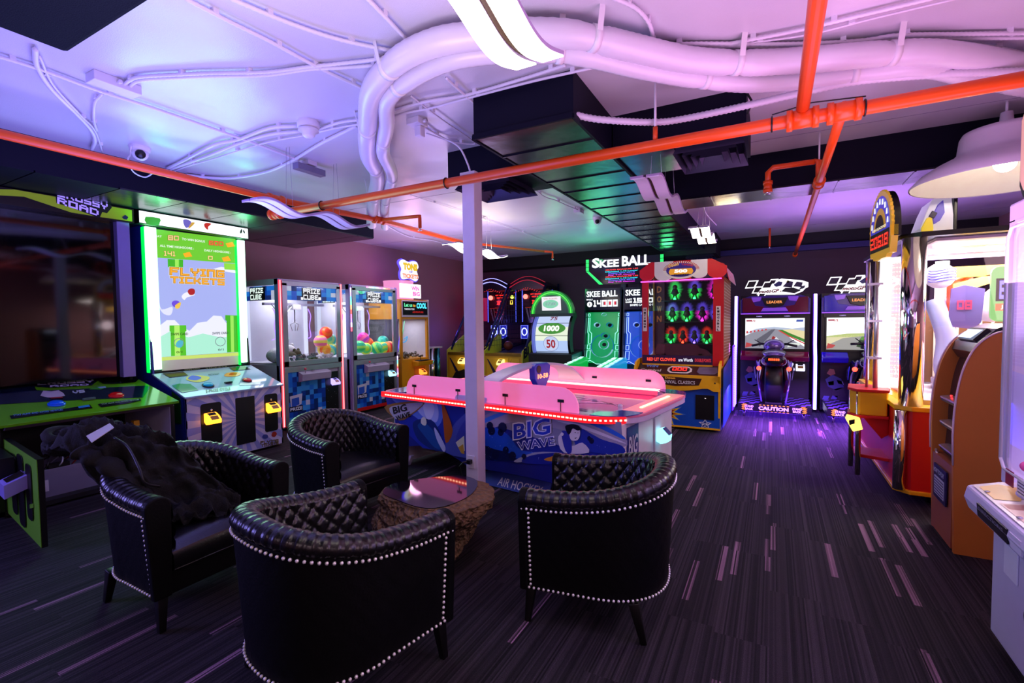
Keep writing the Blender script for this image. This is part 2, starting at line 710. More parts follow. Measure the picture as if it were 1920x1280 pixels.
d = thing('air_duct', 'black ceiling duct crossing the right of the room with a shiny underside', 'duct', (1.2, 5.5, 2.85))
MB().box((-1.13, XR), (5.35, 5.82), (2.865, ZC), DUCT).build('duct_body', d, True)
mb = MB()
x = -1.13
while x < XR - 0.01:
    x2 = min(x + 0.55, XR)
    mb.box((x, x2 - 0.012), (5.35, 5.82), (2.85, 2.866), FOIL)
    mb.box((x2 - 0.012, x2), (5.35, 5.82), (2.843, 2.866), FOIL)
    x = x2
mb.build('bottom_sheets', d, True, label='reflective sheet metal underside')

d = thing('air_duct', 'black ceiling duct running above the game cabinets on the left wall', 'duct', (-6.4, 2.5, 2.9))
MB().box((XL, -5.5), (-2.5, 5.62), (2.915, ZC), DUCT).build('duct_body', d, True)
mb = MB()
y = -2.5
while y < 5.6:
    y2 = min(y + 0.6, 5.62)
    mb.box((XL, -5.5), (y, y2 - 0.012), (2.9, 2.916), FOIL if y > 2.2 else DUCT)  # near sheets take the duller black, putting their shade into the material
    y = y2
mb.build('bottom_sheets', d, True, label='green-lit sheet metal underside')

d = thing('air_duct', 'small black duct box near the back wall by the far lit lamp', 'duct', (-1.2, 10.2, 2.6))
MB().box((-1.9, -0.95), (9.7, 10.6), (2.82, ZC), BLACKM).build('duct_body', d, True)
diffuser(d, -1.5, -0.98, 9.75, 10.3, 2.82, 0.05)

# big dark box in the top left corner of the room
mb = MB()
mb.box((-2.62, -0.6), (-1.2, 0.93), (2.74, 3.1), mt('dark_navy_fabric', '#070b1e', 0.9, bump=0.5, scale=220, spec=.1))
solo('ceiling_speaker_box', mb, 'large dark navy box hung flat under the ceiling in the nearest left corner of view', 'hanging box', loc=(-1.6, -0.1, 2.74), bevel=0.02)

# ------------------------------------------------------------------ pillar
pil = thing('support_pillar', 'white square steel pillar standing behind the stone table, socket near its foot', 'pillar', (-2.28, 3.5, 0))
pil['kind'] = 'structure'
h = 0.062
MB().box((-2.28 - h, -2.28 + h), (3.5 - h, 3.5 + h), (0, 2.80), mt('pillar_paint', '#d9d3de', 0.45)).build('post', pil, True, bevel=0.006)
MB().box((-2.28 - h - .012, -2.28 + h + .012), (3.5 - h - .012, 3.5 + h + .012), (2.80, 2.86), WHITEP).build('cap', pil, True, bevel=0.004)
mb = MB()
a = P(877, 853, ('y', 3.43)); 
mb.box((a.x - .0, a.x + .07), (3.425, 3.44), (a.z - .11, a.z + .0), WHITE)
mb.build('outlet_plate', pil, True, bevel=0.003)
mb = MB().tube([(a.x + .03, 3.42, a.z - .05), (a.x + .0, 3.36, a.z - .045), (a.x - .045, 3.37, a.z - .09), (a.x - .06, 3.42, a.z - .2), (a.x - .07, 3.43, .01)], 0.008, BLACK, 6)
mb.box((a.x + .015, a.x + .05), (3.385, 3.425), (a.z - .065, a.z - .03), BLACK)
mb.build('power_plug', pil, True)

# ------------------------------------------------------------------ sprinkler pipes
g = 'orange sprinkler pipes under the ceiling'
YP, ZP = 3.3, 2.75
a = P(512, 404, ('y', YP)); b = P(1918, 148, ('y', YP))
c1 = V3((-4.6, YP, ZP)); c2 = V3((XR, YP, ZP))
t = thing('sprinkler_pipe', 'thick orange main pipe crossing the whole room below the ceiling', 'pipe', (-1, YP, ZP), group=g)
MB().cyl(c1, c2, 0.038, ORANGE, 18).build('pipe', t, True)


def fitting(t, a, b, r=0.052, n='coupling'):
    a = V3(a); b = V3(b)
    d_ = (b - a).normalized() * 0.015
    MB().cyl(a, b, r, ORANGE, 18).cyl(a - d_, a + d_, r * 1.15, ORANGE, 18).cyl(b - d_, b + d_, r * 1.15, ORANGE, 18).build(n, t, True)


fitting(t, (0.07, YP, ZP), (0.20, YP, ZP))
fitting(t, (0.27, YP, ZP), (0.40, YP, ZP))
fitting(t, (-4.66, YP, ZP), (-4.54, YP, ZP), 0.05)
mb = MB()
for x in (-2.4, -3.9, -0.02, 0.43):
    mb.tube([(x, YP + .043 * math.cos(q * PI / 6), ZP + .043 * math.sin(q * PI / 6)) for q in range(12)], 0.005, BLACK, 5, True)
mb.tube([(-.02, YP - .03, ZP + .045), (.18, YP - .02, ZP + .075), (.43, YP - .03, ZP + .05)], 0.004, BLACK, 5)
mb.build('cable_tie', t, True)
a = P(1230, 178, ('z', ZC))
mb = MB().cyl((-0.70, YP, ZP + .03), (-0.70, YP, ZC), 0.008, WHITEP, 8).cyl((-0.70, YP, ZP + .03), (-0.70, YP, ZP + .12), 0.016, ORANGE, 8)
mb.build('hanger_rod', t, True)

t = thing('sprinkler_pipe', 'orange pipe running along the left side above the lit game cabinets', 'pipe', (-4.3, 2, 2.85), group=g)
XP = -4.6
zp = 2.90
MB().tube([(XP, -2, zp), (XP, 3.3, zp), (-4.42, 4.62, zp), (-4.5, 6.6, zp)], 0.033, ORANGE, 14).build('pipe', t, True)
MB().tube([(-4.5, 6.6, zp), P(905, 458, ('z', zp)), P(1020, 471, ('z', zp))], 0.02, ORANGE, 10).build('branch', t, True)
fitting(t, (-4.62, 3.24, zp), (-4.62, 3.38, zp), 0.05, 'tee')
MB().cyl((-4.6, YP, ZP - .01), (-4.6, YP, zp), 0.04, ORANGE, 14).build('riser', t, True)
fitting(t, (-4.43, 4.55, zp), (-4.41, 4.68, zp), 0.045, 'tee')
q0 = V3((-4.42, 4.62, zp)); q1 = V3(P(787, 405, ('y', 4.62)))
q1.y = 4.62
mb = MB().tube([q0, q1 - V3((.03, 0, 0)), q1, q1 - V3((0, 0, .03)), q1 - V3((0, 0, .14))], 0.022, ORANGE, 10)
mb.build('branch', t, True)


def head(t, p):
    p = V3(p)
    MB().cyl(p, p - V3((0, 0, .03)), 0.012, CHROME, 8).cyl(p - V3((0, 0, .03)), p - V3((0, 0, .035)), 0.03, CHROME, 12).build('sprinkler_head', t, True, label='chrome sprinkler head')


head(t, q1 - V3((0, 0, .14)))
e = P(1036, 472, ('z', zp))
MB().tube([P(1020, 471, ('z', zp)), e, e - V3((0, 0, .12))], 0.02, ORANGE, 10).build('branch', t, True)
head(t, e - V3((0, 0, .12)))

t = thing('sprinkler_pipe', 'orange pipe passing overhead from the near ceiling down to the main pipe', 'pipe', (.15, 2, 2.83), group=g)
MB().tube([(0.14, -3, 2.83), (0.135, 3.3, 2.80)], 0.034, ORANGE, 14).build('pipe', t, True)
t = thing('sprinkler_pipe', 'thin orange pipe leading from the main pipe to the back of the room', 'pipe', (.33, 6, 2.77), group=g)
MB().tube([(0.335, 3.3, 2.78), (0.335, 4.8, 2.765), (0.34, 10.4, 2.77)], 0.028, ORANGE, 14).build('pipe', t, True)
fitting(t, (0.335, 4.92, 2.77), (0.335, 5.05, 2.77), 0.04, 'tee')
zz = 2.90
a = P(1527, 303, ('y', 5.0)); b = P(1440, 316, ('y', 5.0)); c = P(1437, 342, ('y', 5.0))
a.x = 0.335
mb = MB().tube([(0.335, 5.0, 2.77), (0.335, 5.0, a.z), (0.30, 5.0, a.z)], 0.026, ORANGE, 12).tube([(0.30, 5, a.z), (b.x + .04, 5, a.z - .0), (b.x, 5, a.z - .04), (b.x, 5, a.z - .2)], 0.024, ORANGE, 12)
mb.build('drop_branch', t, True)
fitting(t, (b.x, 5, a.z - .13), (b.x, 5, a.z - .2), 0.034, 'elbow')
head(t, (b.x, 5, a.z - .2))
MB().cyl((0.335, 5.0, a.z), (0.335, 5.0, ZC), 0.007, WHITEP, 8).build('hanger_rod', t, True)
fitting(t, (0.34, 10.3, 2.77), (0.34, 10.42, 2.77), 0.036, 'end_cap')
q = P(1443, 462, ('y', 9.8))
mb = MB().tube([(q.x, 9.8, ZC), (q.x, 9.8, q.z)], 0.018, ORANGE, 10)
t = thing('sprinkler_drop', 'small orange sprinkler drop near the back wall above the racing games', 'sprinkler', (q.x, 9.8, q.z), group=g)
mb.build('pipe', t, True)
head(t, (q.x, 9.8, q.z))

# ------------------------------------------------------------------ insulated flexible ducts
FLEX = mt('white_flex_sleeve', '#dcd6e2', 0.32, bump=0.0, var=0.03)
FLEXM = FLEX


def flex(name, label, pxs, r, zc):
    pts = [P(a, b, ('z', z)) for a, b, z in pxs]
    path = catmull(pts, 9)
    out = []
    for i in range(len(path) - 1):
        n = max(1, int((path[i + 1] - path[i]).length / 0.018))
        for k in range(n):
            out.append(path[i].lerp(path[i + 1], k / n))
    out.append(path[-1])
    rr = [r * (1 + 0.035 * (i % 2) + 0.03 * noise.noise(p * 6) - 0.16 * math.exp(-((i % 44) - 22) ** 2 / 5.0)) for i, p in enumerate(out)]
    t = thing(name, label, 'flexible duct', (out[len(out) // 2].x, out[len(out) // 2].y, zc), group='white flexible ducts under the ceiling')
    MB().tube(out, rr, FLEX, 18).build('sleeve', t, True)
    for i in range(22, len(out) - 2, 44):
        mb = MB()
        p = out[i]
        dr = (out[i + 1] - out[i - 1]).normalized()
        mb.tube([p - dr * .018, p + dr * .018], r * 1.0, WHITEP, 16)
        s_ = dr.cross(V3((0, 0, 1))).normalized()
        mb.slab([p + s_ * r * .9 - dr * .016, p + s_ * r * .9 + dr * .016, V3((p + s_ * r * 1.3 + dr * .016).xy.to_3d()) + V3((0, 0, ZC)), V3((p + s_ * r * 1.3 - dr * .016).xy.to_3d()) + V3((0, 0, ZC))], s_ * .004, WHITEP)
        mb.build('hanging_strap', t, True)
    return t


flex('flexible_duct', 'outer, longer white flexible duct curving across the ceiling to the right', [
    (697, 420, 2.96), (700, 375, 3.0), (708, 330, 3.04), (690, 290, 3.06), (690, 220, 3.08), (700, 165, 3.08), (745, 115, 3.08), (810, 82, 3.08), (890, 68, 3.08), (980, 62, 3.08), (1080, 66, 3.08), (1180, 88, 3.08), (1290, 112, 3.08), (1400, 118, 3.08), (1520, 112, 3.08), (1640, 102, 3.08), (1760, 100, 3.08), (1900, 122, 3.08), (2000, 140, 3.08)], 0.068, 3.0)
flex('flexible_duct', 'inner white flexible duct running under the longer one across the ceiling', [
    (722, 425, 2.96), (722, 380, 3.0), (735, 330, 3.02), (718, 285, 3.04), (725, 235, 3.06), (728, 185, 3.06), (775, 145, 3.06), (845, 112, 3.06), (920, 100, 3.06), (1010, 98, 3.04), (1100, 105, 3.04), (1200, 128, 3.04), (1300, 146, 3.04), (1400, 155, 3.04), (1520, 148, 3.04), (1640, 132, 3.04), (1730, 126, 3.04), (1850, 150, 3.04), (1990, 175, 3.04)], 0.055, 3.0)

# ------------------------------------------------------------------ conduits and cables on the ceiling
CON = mt('white_conduit', '#dcd7e4', 0.4)
gc = 'white cable conduits on the ceiling'


def conduit(label, pxs, r=0.011, z=3.175, ribbed=True, m=None, cat='conduit', name='cable_conduit', group=gc):
    pts = [P(q[0], q[1], ('z', q[2] if len(q) > 2 else z)) for q in pxs]
    path = catmull(pts, 6)
    if ribbed:
        out = []
        for i in range(len(path) - 1):
            n = max(1, int((path[i + 1] - path[i]).length / 0.012))
            for k in range(n):
                out.append(path[i].lerp(path[i + 1], k / n))
        out.append(path[-1])
        rr = [r * (1.12 if i % 2 else 0.92) for i in range(len(out))]
        mb = MB().tube(out, rr, m or CON, 7)
    else:
        mb = MB().tube(path, r, m or CON, 7)
    for i in range(4, len(path) - 1, 9):
        p = path[i]
        if p.z > ZC - .06:
            mb.box((p.x - .014, p.x + .014), (p.y - .014, p.y + .014), (p.z, ZC), m or CON)
    return solo(name, mb, label, cat, group)


conduit('ribbed conduit crossing the left ceiling from the left edge to the sensor bar', [(-60, 90), (64, 126), (188, 171), (300, 207), (467, 265), (560, 300)])
conduit('ribbed conduit running to the flexible ducts, third from the left at the top edge', [(345, -4), (430, 40), (507, 78), (600, 128), (690, 170)])
conduit('ribbed conduit from the top edge to the curve of the big flexible duct', [(430, -4), (540, 42), (640, 75), (760, 100)])
conduit('short ribbed conduit ending on top of the outer flexible duct at left', [(688, -4), (735, 45), (780, 92)])
conduit('upper of two conduits leaving the left junction box to the right', [(232, 158), (258, 145), (330, 140), (400, 137), (500, 135), (580, 125), (640, 119), (745, 107)])
conduit('lower of two conduits leaving the left junction box to the right', [(240, 165), (262, 151), (330, 146), (400, 143), (500, 141), (580, 130), (640, 127), (735, 120)])
conduit('thick looping conduit dropping beside the dark hanging box', [(66, 92), (70, 125), (95, 165), (135, 205), (168, 240), (178, 262), (172, 280)], 0.014)
conduit('thin cable beside the looping conduit on the far left', [(74, 105), (100, 160), (150, 215), (178, 245), (192, 285)], 0.007, ribbed=False)
conduit('short bent cable below the left junction box', [(192, 176), (178, 192), (176, 225), (182, 245)], 0.009, ribbed=False)
conduit('topmost conduit fanning from the smoke detector to the left duct', [(556, 236), (505, 240), (445, 262), (400, 272), (340, 303), (312, 316)], 0.014, ribbed=False)
conduit('middle conduit fanning from the smoke detector to the left duct', [(562, 246), (505, 252), (450, 268), (400, 288), (345, 308), (318, 318)], 0.014, ribbed=False)
conduit('lowest thin cable fanning from the smoke detector to the left duct', [(570, 254), (505, 266), (455, 280), (400, 298), (350, 312), (325, 322)], 0.007, ribbed=False)
conduit('wide curving conduit from the left duct up to the flexible duct', [(350, 328), (395, 333), (440, 333), (500, 322), (545, 303), (600, 270), (668, 236)], 0.015, ribbed=False)
conduit('upper conduit passing behind the bend of the flexible ducts towards the long duct', [(598, 242), (640, 229), (690, 222), (741, 206), (800, 190), (875, 178), (980, 148), (1060, 122)], 0.011)
conduit('lower conduit passing behind the bend of the flexible ducts towards the long duct', [(598, 247), (640, 238), (700, 228), (755, 213), (810, 202), (880, 183), (1000, 152), (1112, 127)], 0.009, ribbed=False)
conduit('short conduit meeting the corner of the long black duct', [(836, 146), (862, 170), (890, 194)], 0.009)
conduit('thin cable zigzagging from the inner flexible duct to the pillar duct', [(770, 180), (830, 225), (884, 262), (888, 270), (850, 266), (800, 250)], 0.006, ribbed=False)
conduit('thin cable dropping from the ceiling box to the pillar top', [(795, 238), (830, 258), (860, 275, 3.1), (876, 305, 2.98), (884, 330, 2.87)], 0.008, ribbed=False)
conduit('white ribbed hose sagging from the long black duct across to the right', [(1066, 212, 2.95), (1110, 222, 2.93), (1165, 227, 2.92), (1230, 229, 2.92), (1280, 223, 2.93), (1381, 202, 2.95), (1515, 171, 2.98), (1616, 151, 3.0), (1784, 138, 3.0), (1930, 134, 3.0)], 0.021)
conduit('topmost ribbed conduit of the bundle above the flexible ducts at right', [(1225, 84), (1300, 82), (1390, 82), (1500, 82), (1616, 76), (1683, 66), (1800, 64), (1940, 62)])
conduit('second ribbed conduit of the bundle above the flexible ducts at right', [(1225, 88), (1300, 88), (1390, 86), (1500, 92), (1616, 82), (1683, 71), (1800, 72), (1940, 70)])
conduit('third ribbed conduit of the bundle above the flexible ducts at right', [(1225, 92), (1300, 93), (1400, 94), (1510, 99), (1590, 96), (1650, 80), (1720, 76), (1800, 80), (1860, 88), (1940, 104)])
conduit('ribbed conduit rising from the right bundle to the top edge', [(1250, 98), (1340, 88), (1398, 76), (1500, 56), (1600, 32), (1750, -4)])
conduit('thin cable rising from the right bundle to the top edge', [(1260, 100), (1345, 92), (1410, 80), (1520, 64), (1640, 34), (1800, -4)], 0.006, ribbed=False)
conduit('short bent conduit dropping onto the outer flexible duct from the top edge', [(1150, -4), (1190, 14), (1212, 36), (1222, 58), (1225, 84)])
conduit('long thin cable running over the white ceiling behind the pillar', [(700, 345), (737, 354), (805, 377), (864, 396), (905, 410), (970, 432), (1030, 455)], 0.006, ribbed=False)
conduit('white cable looping to the far left lit lamp', [(700, 408), (721, 421), (767, 444), (816, 452), (848, 463), (862, 470)], 0.008, ribbed=False)
conduit('thin cable from the right of the pillar to the small ceiling box', [(996, 349), (1020, 368), (1043, 376), (1065, 386), (1083, 393)], 0.007, ribbed=False)
conduit('short cable hanging by the far lit lamp on the right', [(1318, 385), (1325, 402, 3.1), (1343, 422, 3.0)], 0.008, ribbed=False)

BOXM = mt('white_steel_box', '#d6d0de', 0.45)


def jbox(label, px, py, sx, sy, h):
    p = P(px, py, ('z', ZC))
    mb = MB().box((p.x - sx / 2, p.x + sx / 2), (p.y - sy / 2, p.y + sy / 2), (ZC - h, ZC), BOXM)
    mb.cyl((p.x + sx / 2, p.y, ZC - h / 2), (p.x + sx / 2 + .03, p.y, ZC - h / 2), .014, BOXM, 8)
    return solo('junction_box', mb, label, 'junction box', 'white junction boxes on the ceiling', bevel=0.004)


jbox('long white junction box on the ceiling near the dark hanging box', 214, 150, 0.12, 0.26, 0.06)
jbox('white junction box right of the flexible duct bend, sensor hanging under it', 782, 224, 0.12, 0.12, 0.05)
jbox('small white box on the back ceiling at the end of the thin cable', 1085, 392, 0.10, 0.16, 0.06)
jbox('white box above the far right lit lamp', 1320, 372, 0.14, 0.14, 0.06)
jbox('tiny white box under the ceiling behind the pillar', 905, 405, 0.06, 0.1, 0.05)
p = P(787, 240, ('z', ZC - .06))
solo('motion_sensor', MB().box((p.x - .03, p.x + .03), (p.y - .03, p.y + .03), (ZC - .13, ZC - .05), BOXM), 'small white cube sensor under the box right of the flexible ducts', 'sensor', bevel=.006)
p = P(578, 228, ('z', ZC))
t = thing('smoke_detector', 'round white smoke detector on an octagonal ceiling box', 'smoke detector', (p.x, p.y, ZC))
mb = MB().lathe([(0, ZC - .05), (.085, ZC - .05), (.085, ZC)], (p.x, p.y, 0), BOXM, 8)
mb.build('mount_box', t, True)
mb = MB().lathe([(.055, ZC - .05), (.075, ZC - .06), (.078, ZC - .075), (.05, ZC - .09), (.047, ZC - .11), (.03, ZC - .125), (0, ZC - .127)], (p.x, p.y, 0), WHITE, 24)
mb.build('detector_head', t, True)


def dome(label, px, py, r):
    p = P(px, py, ('z', ZC))
    t = thing('security_camera', label, 'security camera', (p.x, p.y, ZC), group='white turret security cameras')
    MB().lathe([(0, ZC - .04), (r * .9, ZC - .04), (r, ZC)], (p.x, p.y, 0), WHITE, 20).ball((p.x, p.y, ZC - .05), r * .8, WHITE).build('housing', t, True)
    c = V3((p.x, p.y, ZC - .055))
    d_ = (V3((-.5, .5, 1.2)) - c).normalized()
    MB().cyl(c + d_ * r * .5, c + d_ * r * .86, r * .5, BLACK, 16, r * .42).build('lens', t, True)


dome('white turret security camera on the left ceiling beside the orange pipe', 262, 276, .085)
dome('small white turret security camera near the shiny duct at the back', 1120, 408, .075)
p = P(580, 303, ('z', ZC))
mb = MB().box((p.x - .05, p.x + .05), (p.y - .05, p.y + .05), (ZC - .04, ZC), BOXM).box((p.x - .04, p.x + .04), (p.y - .16, p.y + .16), (ZC - .11, ZC - .05), mt('grey_driver', '#8a86a0', 0.4, .5))
mb.box((p.x - .01, p.x + .01), (p.y - .01, p.y + .01), (ZC - .06, ZC - .03), BOXM)
solo('lamp_driver_box', mb, 'small grey power box under the ceiling above the unlit left lamp', 'power box')
mb = MB()
p = P(228, 298, ('z', 2.97)); 
mb.tube(catmull([P(246, 272, ('z', 3.18)), P(244, 290, ('z', 3.1)), P(240, 300, ('z', 3.0)), P(250, 322, ('z', 2.98)), P(272, 332, ('z', 2.98)), P(290, 322, ('z', 3.0))], 5), 0.006, CON, 6)
solo('camera_cable', mb, 'thin cable drooping from the left security camera over the duct', 'cable')

# ------------------------------------------------------------------ wavy ribbon lamps
LIT = em('#fff4dc', 7.0)
UNLIT = mt('unlit_lamp_acrylic', '#e6dcf0', 0.35)
RIM = mt('lamp_edge', '#b9a9d0', 0.4, .4)
gl = 'wavy twin-strip hanging lamps'


def ribbon(label, x, y0, y1, z, lit, wid=0.09, gap=0.028, amp=0.038, hang=0.35):
    t = thing('wavy_lamp', label, 'hanging lamp', (x, (y0 + y1) / 2, z), group=gl)
    n = 40

    def zz(u):
        return z + amp * math.sin(u * 4 * PI + 0.4)
    for k, s in enumerate((-1, 1)):
        xa = x + s * gap / 2
        xb = x + s * (gap / 2 + wid)
        lo, hi = min(xa, xb), max(xa, xb)
        mb = MB()
        for (dz, m, gx) in ((0.0, LIT if lit else UNLIT, 0.0), (0.006, RIM, 0.003)):
            vs_ = []
            for i in range(n + 1):
                u = i / n
                yy = y0 + (y1 - y0) * u
                a = zz(u) + dz
                vs_ += [(lo - gx, yy, a), (hi + gx, yy, a), (hi + gx, yy, a + (.006 if dz == 0 else .016)), (lo - gx, yy, a + (.006 if dz == 0 else .016))]
            fs = []
            for i in range(n):
                for q in range(4):
                    r_ = (q + 1) % 4
                    fs.append((i * 4 + q, i * 4 + r_, i * 4 + 4 + r_, i * 4 + 4 + q))
            fs += [(0, 1, 2, 3), (n * 4, n * 4 + 3, n * 4 + 2, n * 4 + 1)]
            mb.add(vs_, fs, m, False)
        mb.build('light_strip', t, True)
    mb = MB()
    vs_ = []
    for i in range(n + 1):
        u = i / n
        yy = y0 + .02 + (y1 - y0 - .04) * u
        vs_ += [(x - gap / 2 - .002, yy, zz(u) + .012), (x + gap / 2 + .002, yy, zz(u) + .012)]
    mb.add(vs_, [(i * 2, i * 2 + 1, i * 2 + 3, i * 2 + 2) for i in range(n)], mt('brown_lamp_spine', '#3a2410', .5))
    mb.build('spine', t, True)
    mb = MB()
    for u in (.3, .72):
        yy = y0 + (y1 - y0) * u
        for s in (-1, 1):
            mb.cyl((x + s * .05, yy, zz(u) + .02), (x + s * .02, yy, ZC), .0018, SILVER, 5)
    mb.build('suspension_wires', t, True)
    return t


ribbon('brightly lit wavy lamp overhead, the nearest of the ribbon lamps', -0.84, 0.42, 1.80, 2.62, True)
ribbon('unlit wavy lamp hanging left, below the orange pipes', -3.90, 2.55, 3.83, 2.62, False)
ribbon('lit wavy lamp partly behind the white pillar', -3.84, 5.3, 6.75, 2.62, True)
ribbon('unlit lilac wavy lamp under the middle of the long shiny duct', -0.84, 3.6, 4.92, 2.62, False)
ribbon('small lit wavy lamp far back on the right, above the clown game', -0.77, 5.9, 6.95, 2.62, True)

# ------------------------------------------------------------------ white enamel pendant
c = V3((1.52, 5.0, 2.62))
light('pendant_bulb', 'POINT', c + V3((0, 0, .12)), 30, (1, .88, .74), .07)
t = thing('pendant_lamp', 'large white bell-shaped pendant lamp at the right edge', 'pendant lamp', c)
ENAM = mt('white_enamel', '#ddd4e0', 0.3)
mb = MB().lathe([(.56, 0), (.565, .012), (.50, .085), (.40, .15), (.30, .20), (.275, .23), (.262, .34), (.245, .375), (.10, .40), (.05, .41)], c, ENAM, 48)
mb.build('shade', t, True)
mb = MB().lathe([(.555, .004), (.49, .08), (.39, .145), (.28, .195), (.0, .22)], c, mt('lamp_inner', '#fff6ea', .5), 48)
mb.build('inner_shade', t, True)
MB().ball(c + V3((0, 0, .13)), .07, em('#fff0d8', 30)).build('bulb', t, True)
MB().lathe([(.0, .50), (.035, .50), (.04, .44), (.055, .43), (.055, .40)], c, ENAM, 16).build('socket', t, True)
MB().cyl(c + V3((0, 0, .5)), (c.x, c.y, ZC), .009, WHITE, 8).build('cord', t, True)
# ------------------------------------------------------------------ tub armchairs
LEA = mt('black_leather', '#0b0a0c', 0.30, bump=0.12, scale=90, var=0.1, spec=0.6)
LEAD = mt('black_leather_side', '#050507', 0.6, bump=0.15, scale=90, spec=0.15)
NAIL = mt('nickel_nailhead', '#ffffff', 0.3, 0.35, var=0)
WOODB = mt('black_wood', '#060505', 0.4)


def arm_path(n=72, W=0.40, D=0.75):
    """plan of the outer shell: open towards -y; returns points and outward normals"""
    pts = []
    s0 = 0.34
    for i in range(n + 1):
        u = i / n
        L1 = s0; L2 = PI * 0.5 * 1.05 * 0.82
        tot = 2 * L1 + 2 * L2 * 0.5
        pts.append(u)
    raw = []
    for i in range(9):
        raw.append(V3((-W + .004 * i / 8, s0 * i / 8, 0)))
    m = 40
    for i in range(1, m):
        a = PI - PI * i / m
        ca, sa = math.cos(a), math.sin(a)
        e = 2.35
        raw.append(V3((W * math.copysign(abs(ca) ** (2 / e), ca), s0 + (D - s0) * abs(sa) ** (2 / e), 0)))
    for i in range(9):
        raw.append(V3((W, s0 * (8 - i) / 8, 0)))
    ln = [0]
    for i in range(1, len(raw)):
        ln.append(ln[-1] + (raw[i] - raw[i - 1]).length)
    out = []
    j = 0
    for i in range(n + 1):
        d = ln[-1] * i / n
        while j < len(raw) - 2 and ln[j + 1] < d:
            j += 1
        f = (d - ln[j]) / max(1e-6, ln[j + 1] - ln[j])
        out.append(raw[j].lerp(raw[j + 1], min(1, f)))
    nr = []
    for i in range(n + 1):
        t = (out[min(i + 1, n)] - out[max(i - 1, 0)]).normalized()
        nr.append(V3((-t.y, t.x, 0)))
    return out, nr, ln[-1]


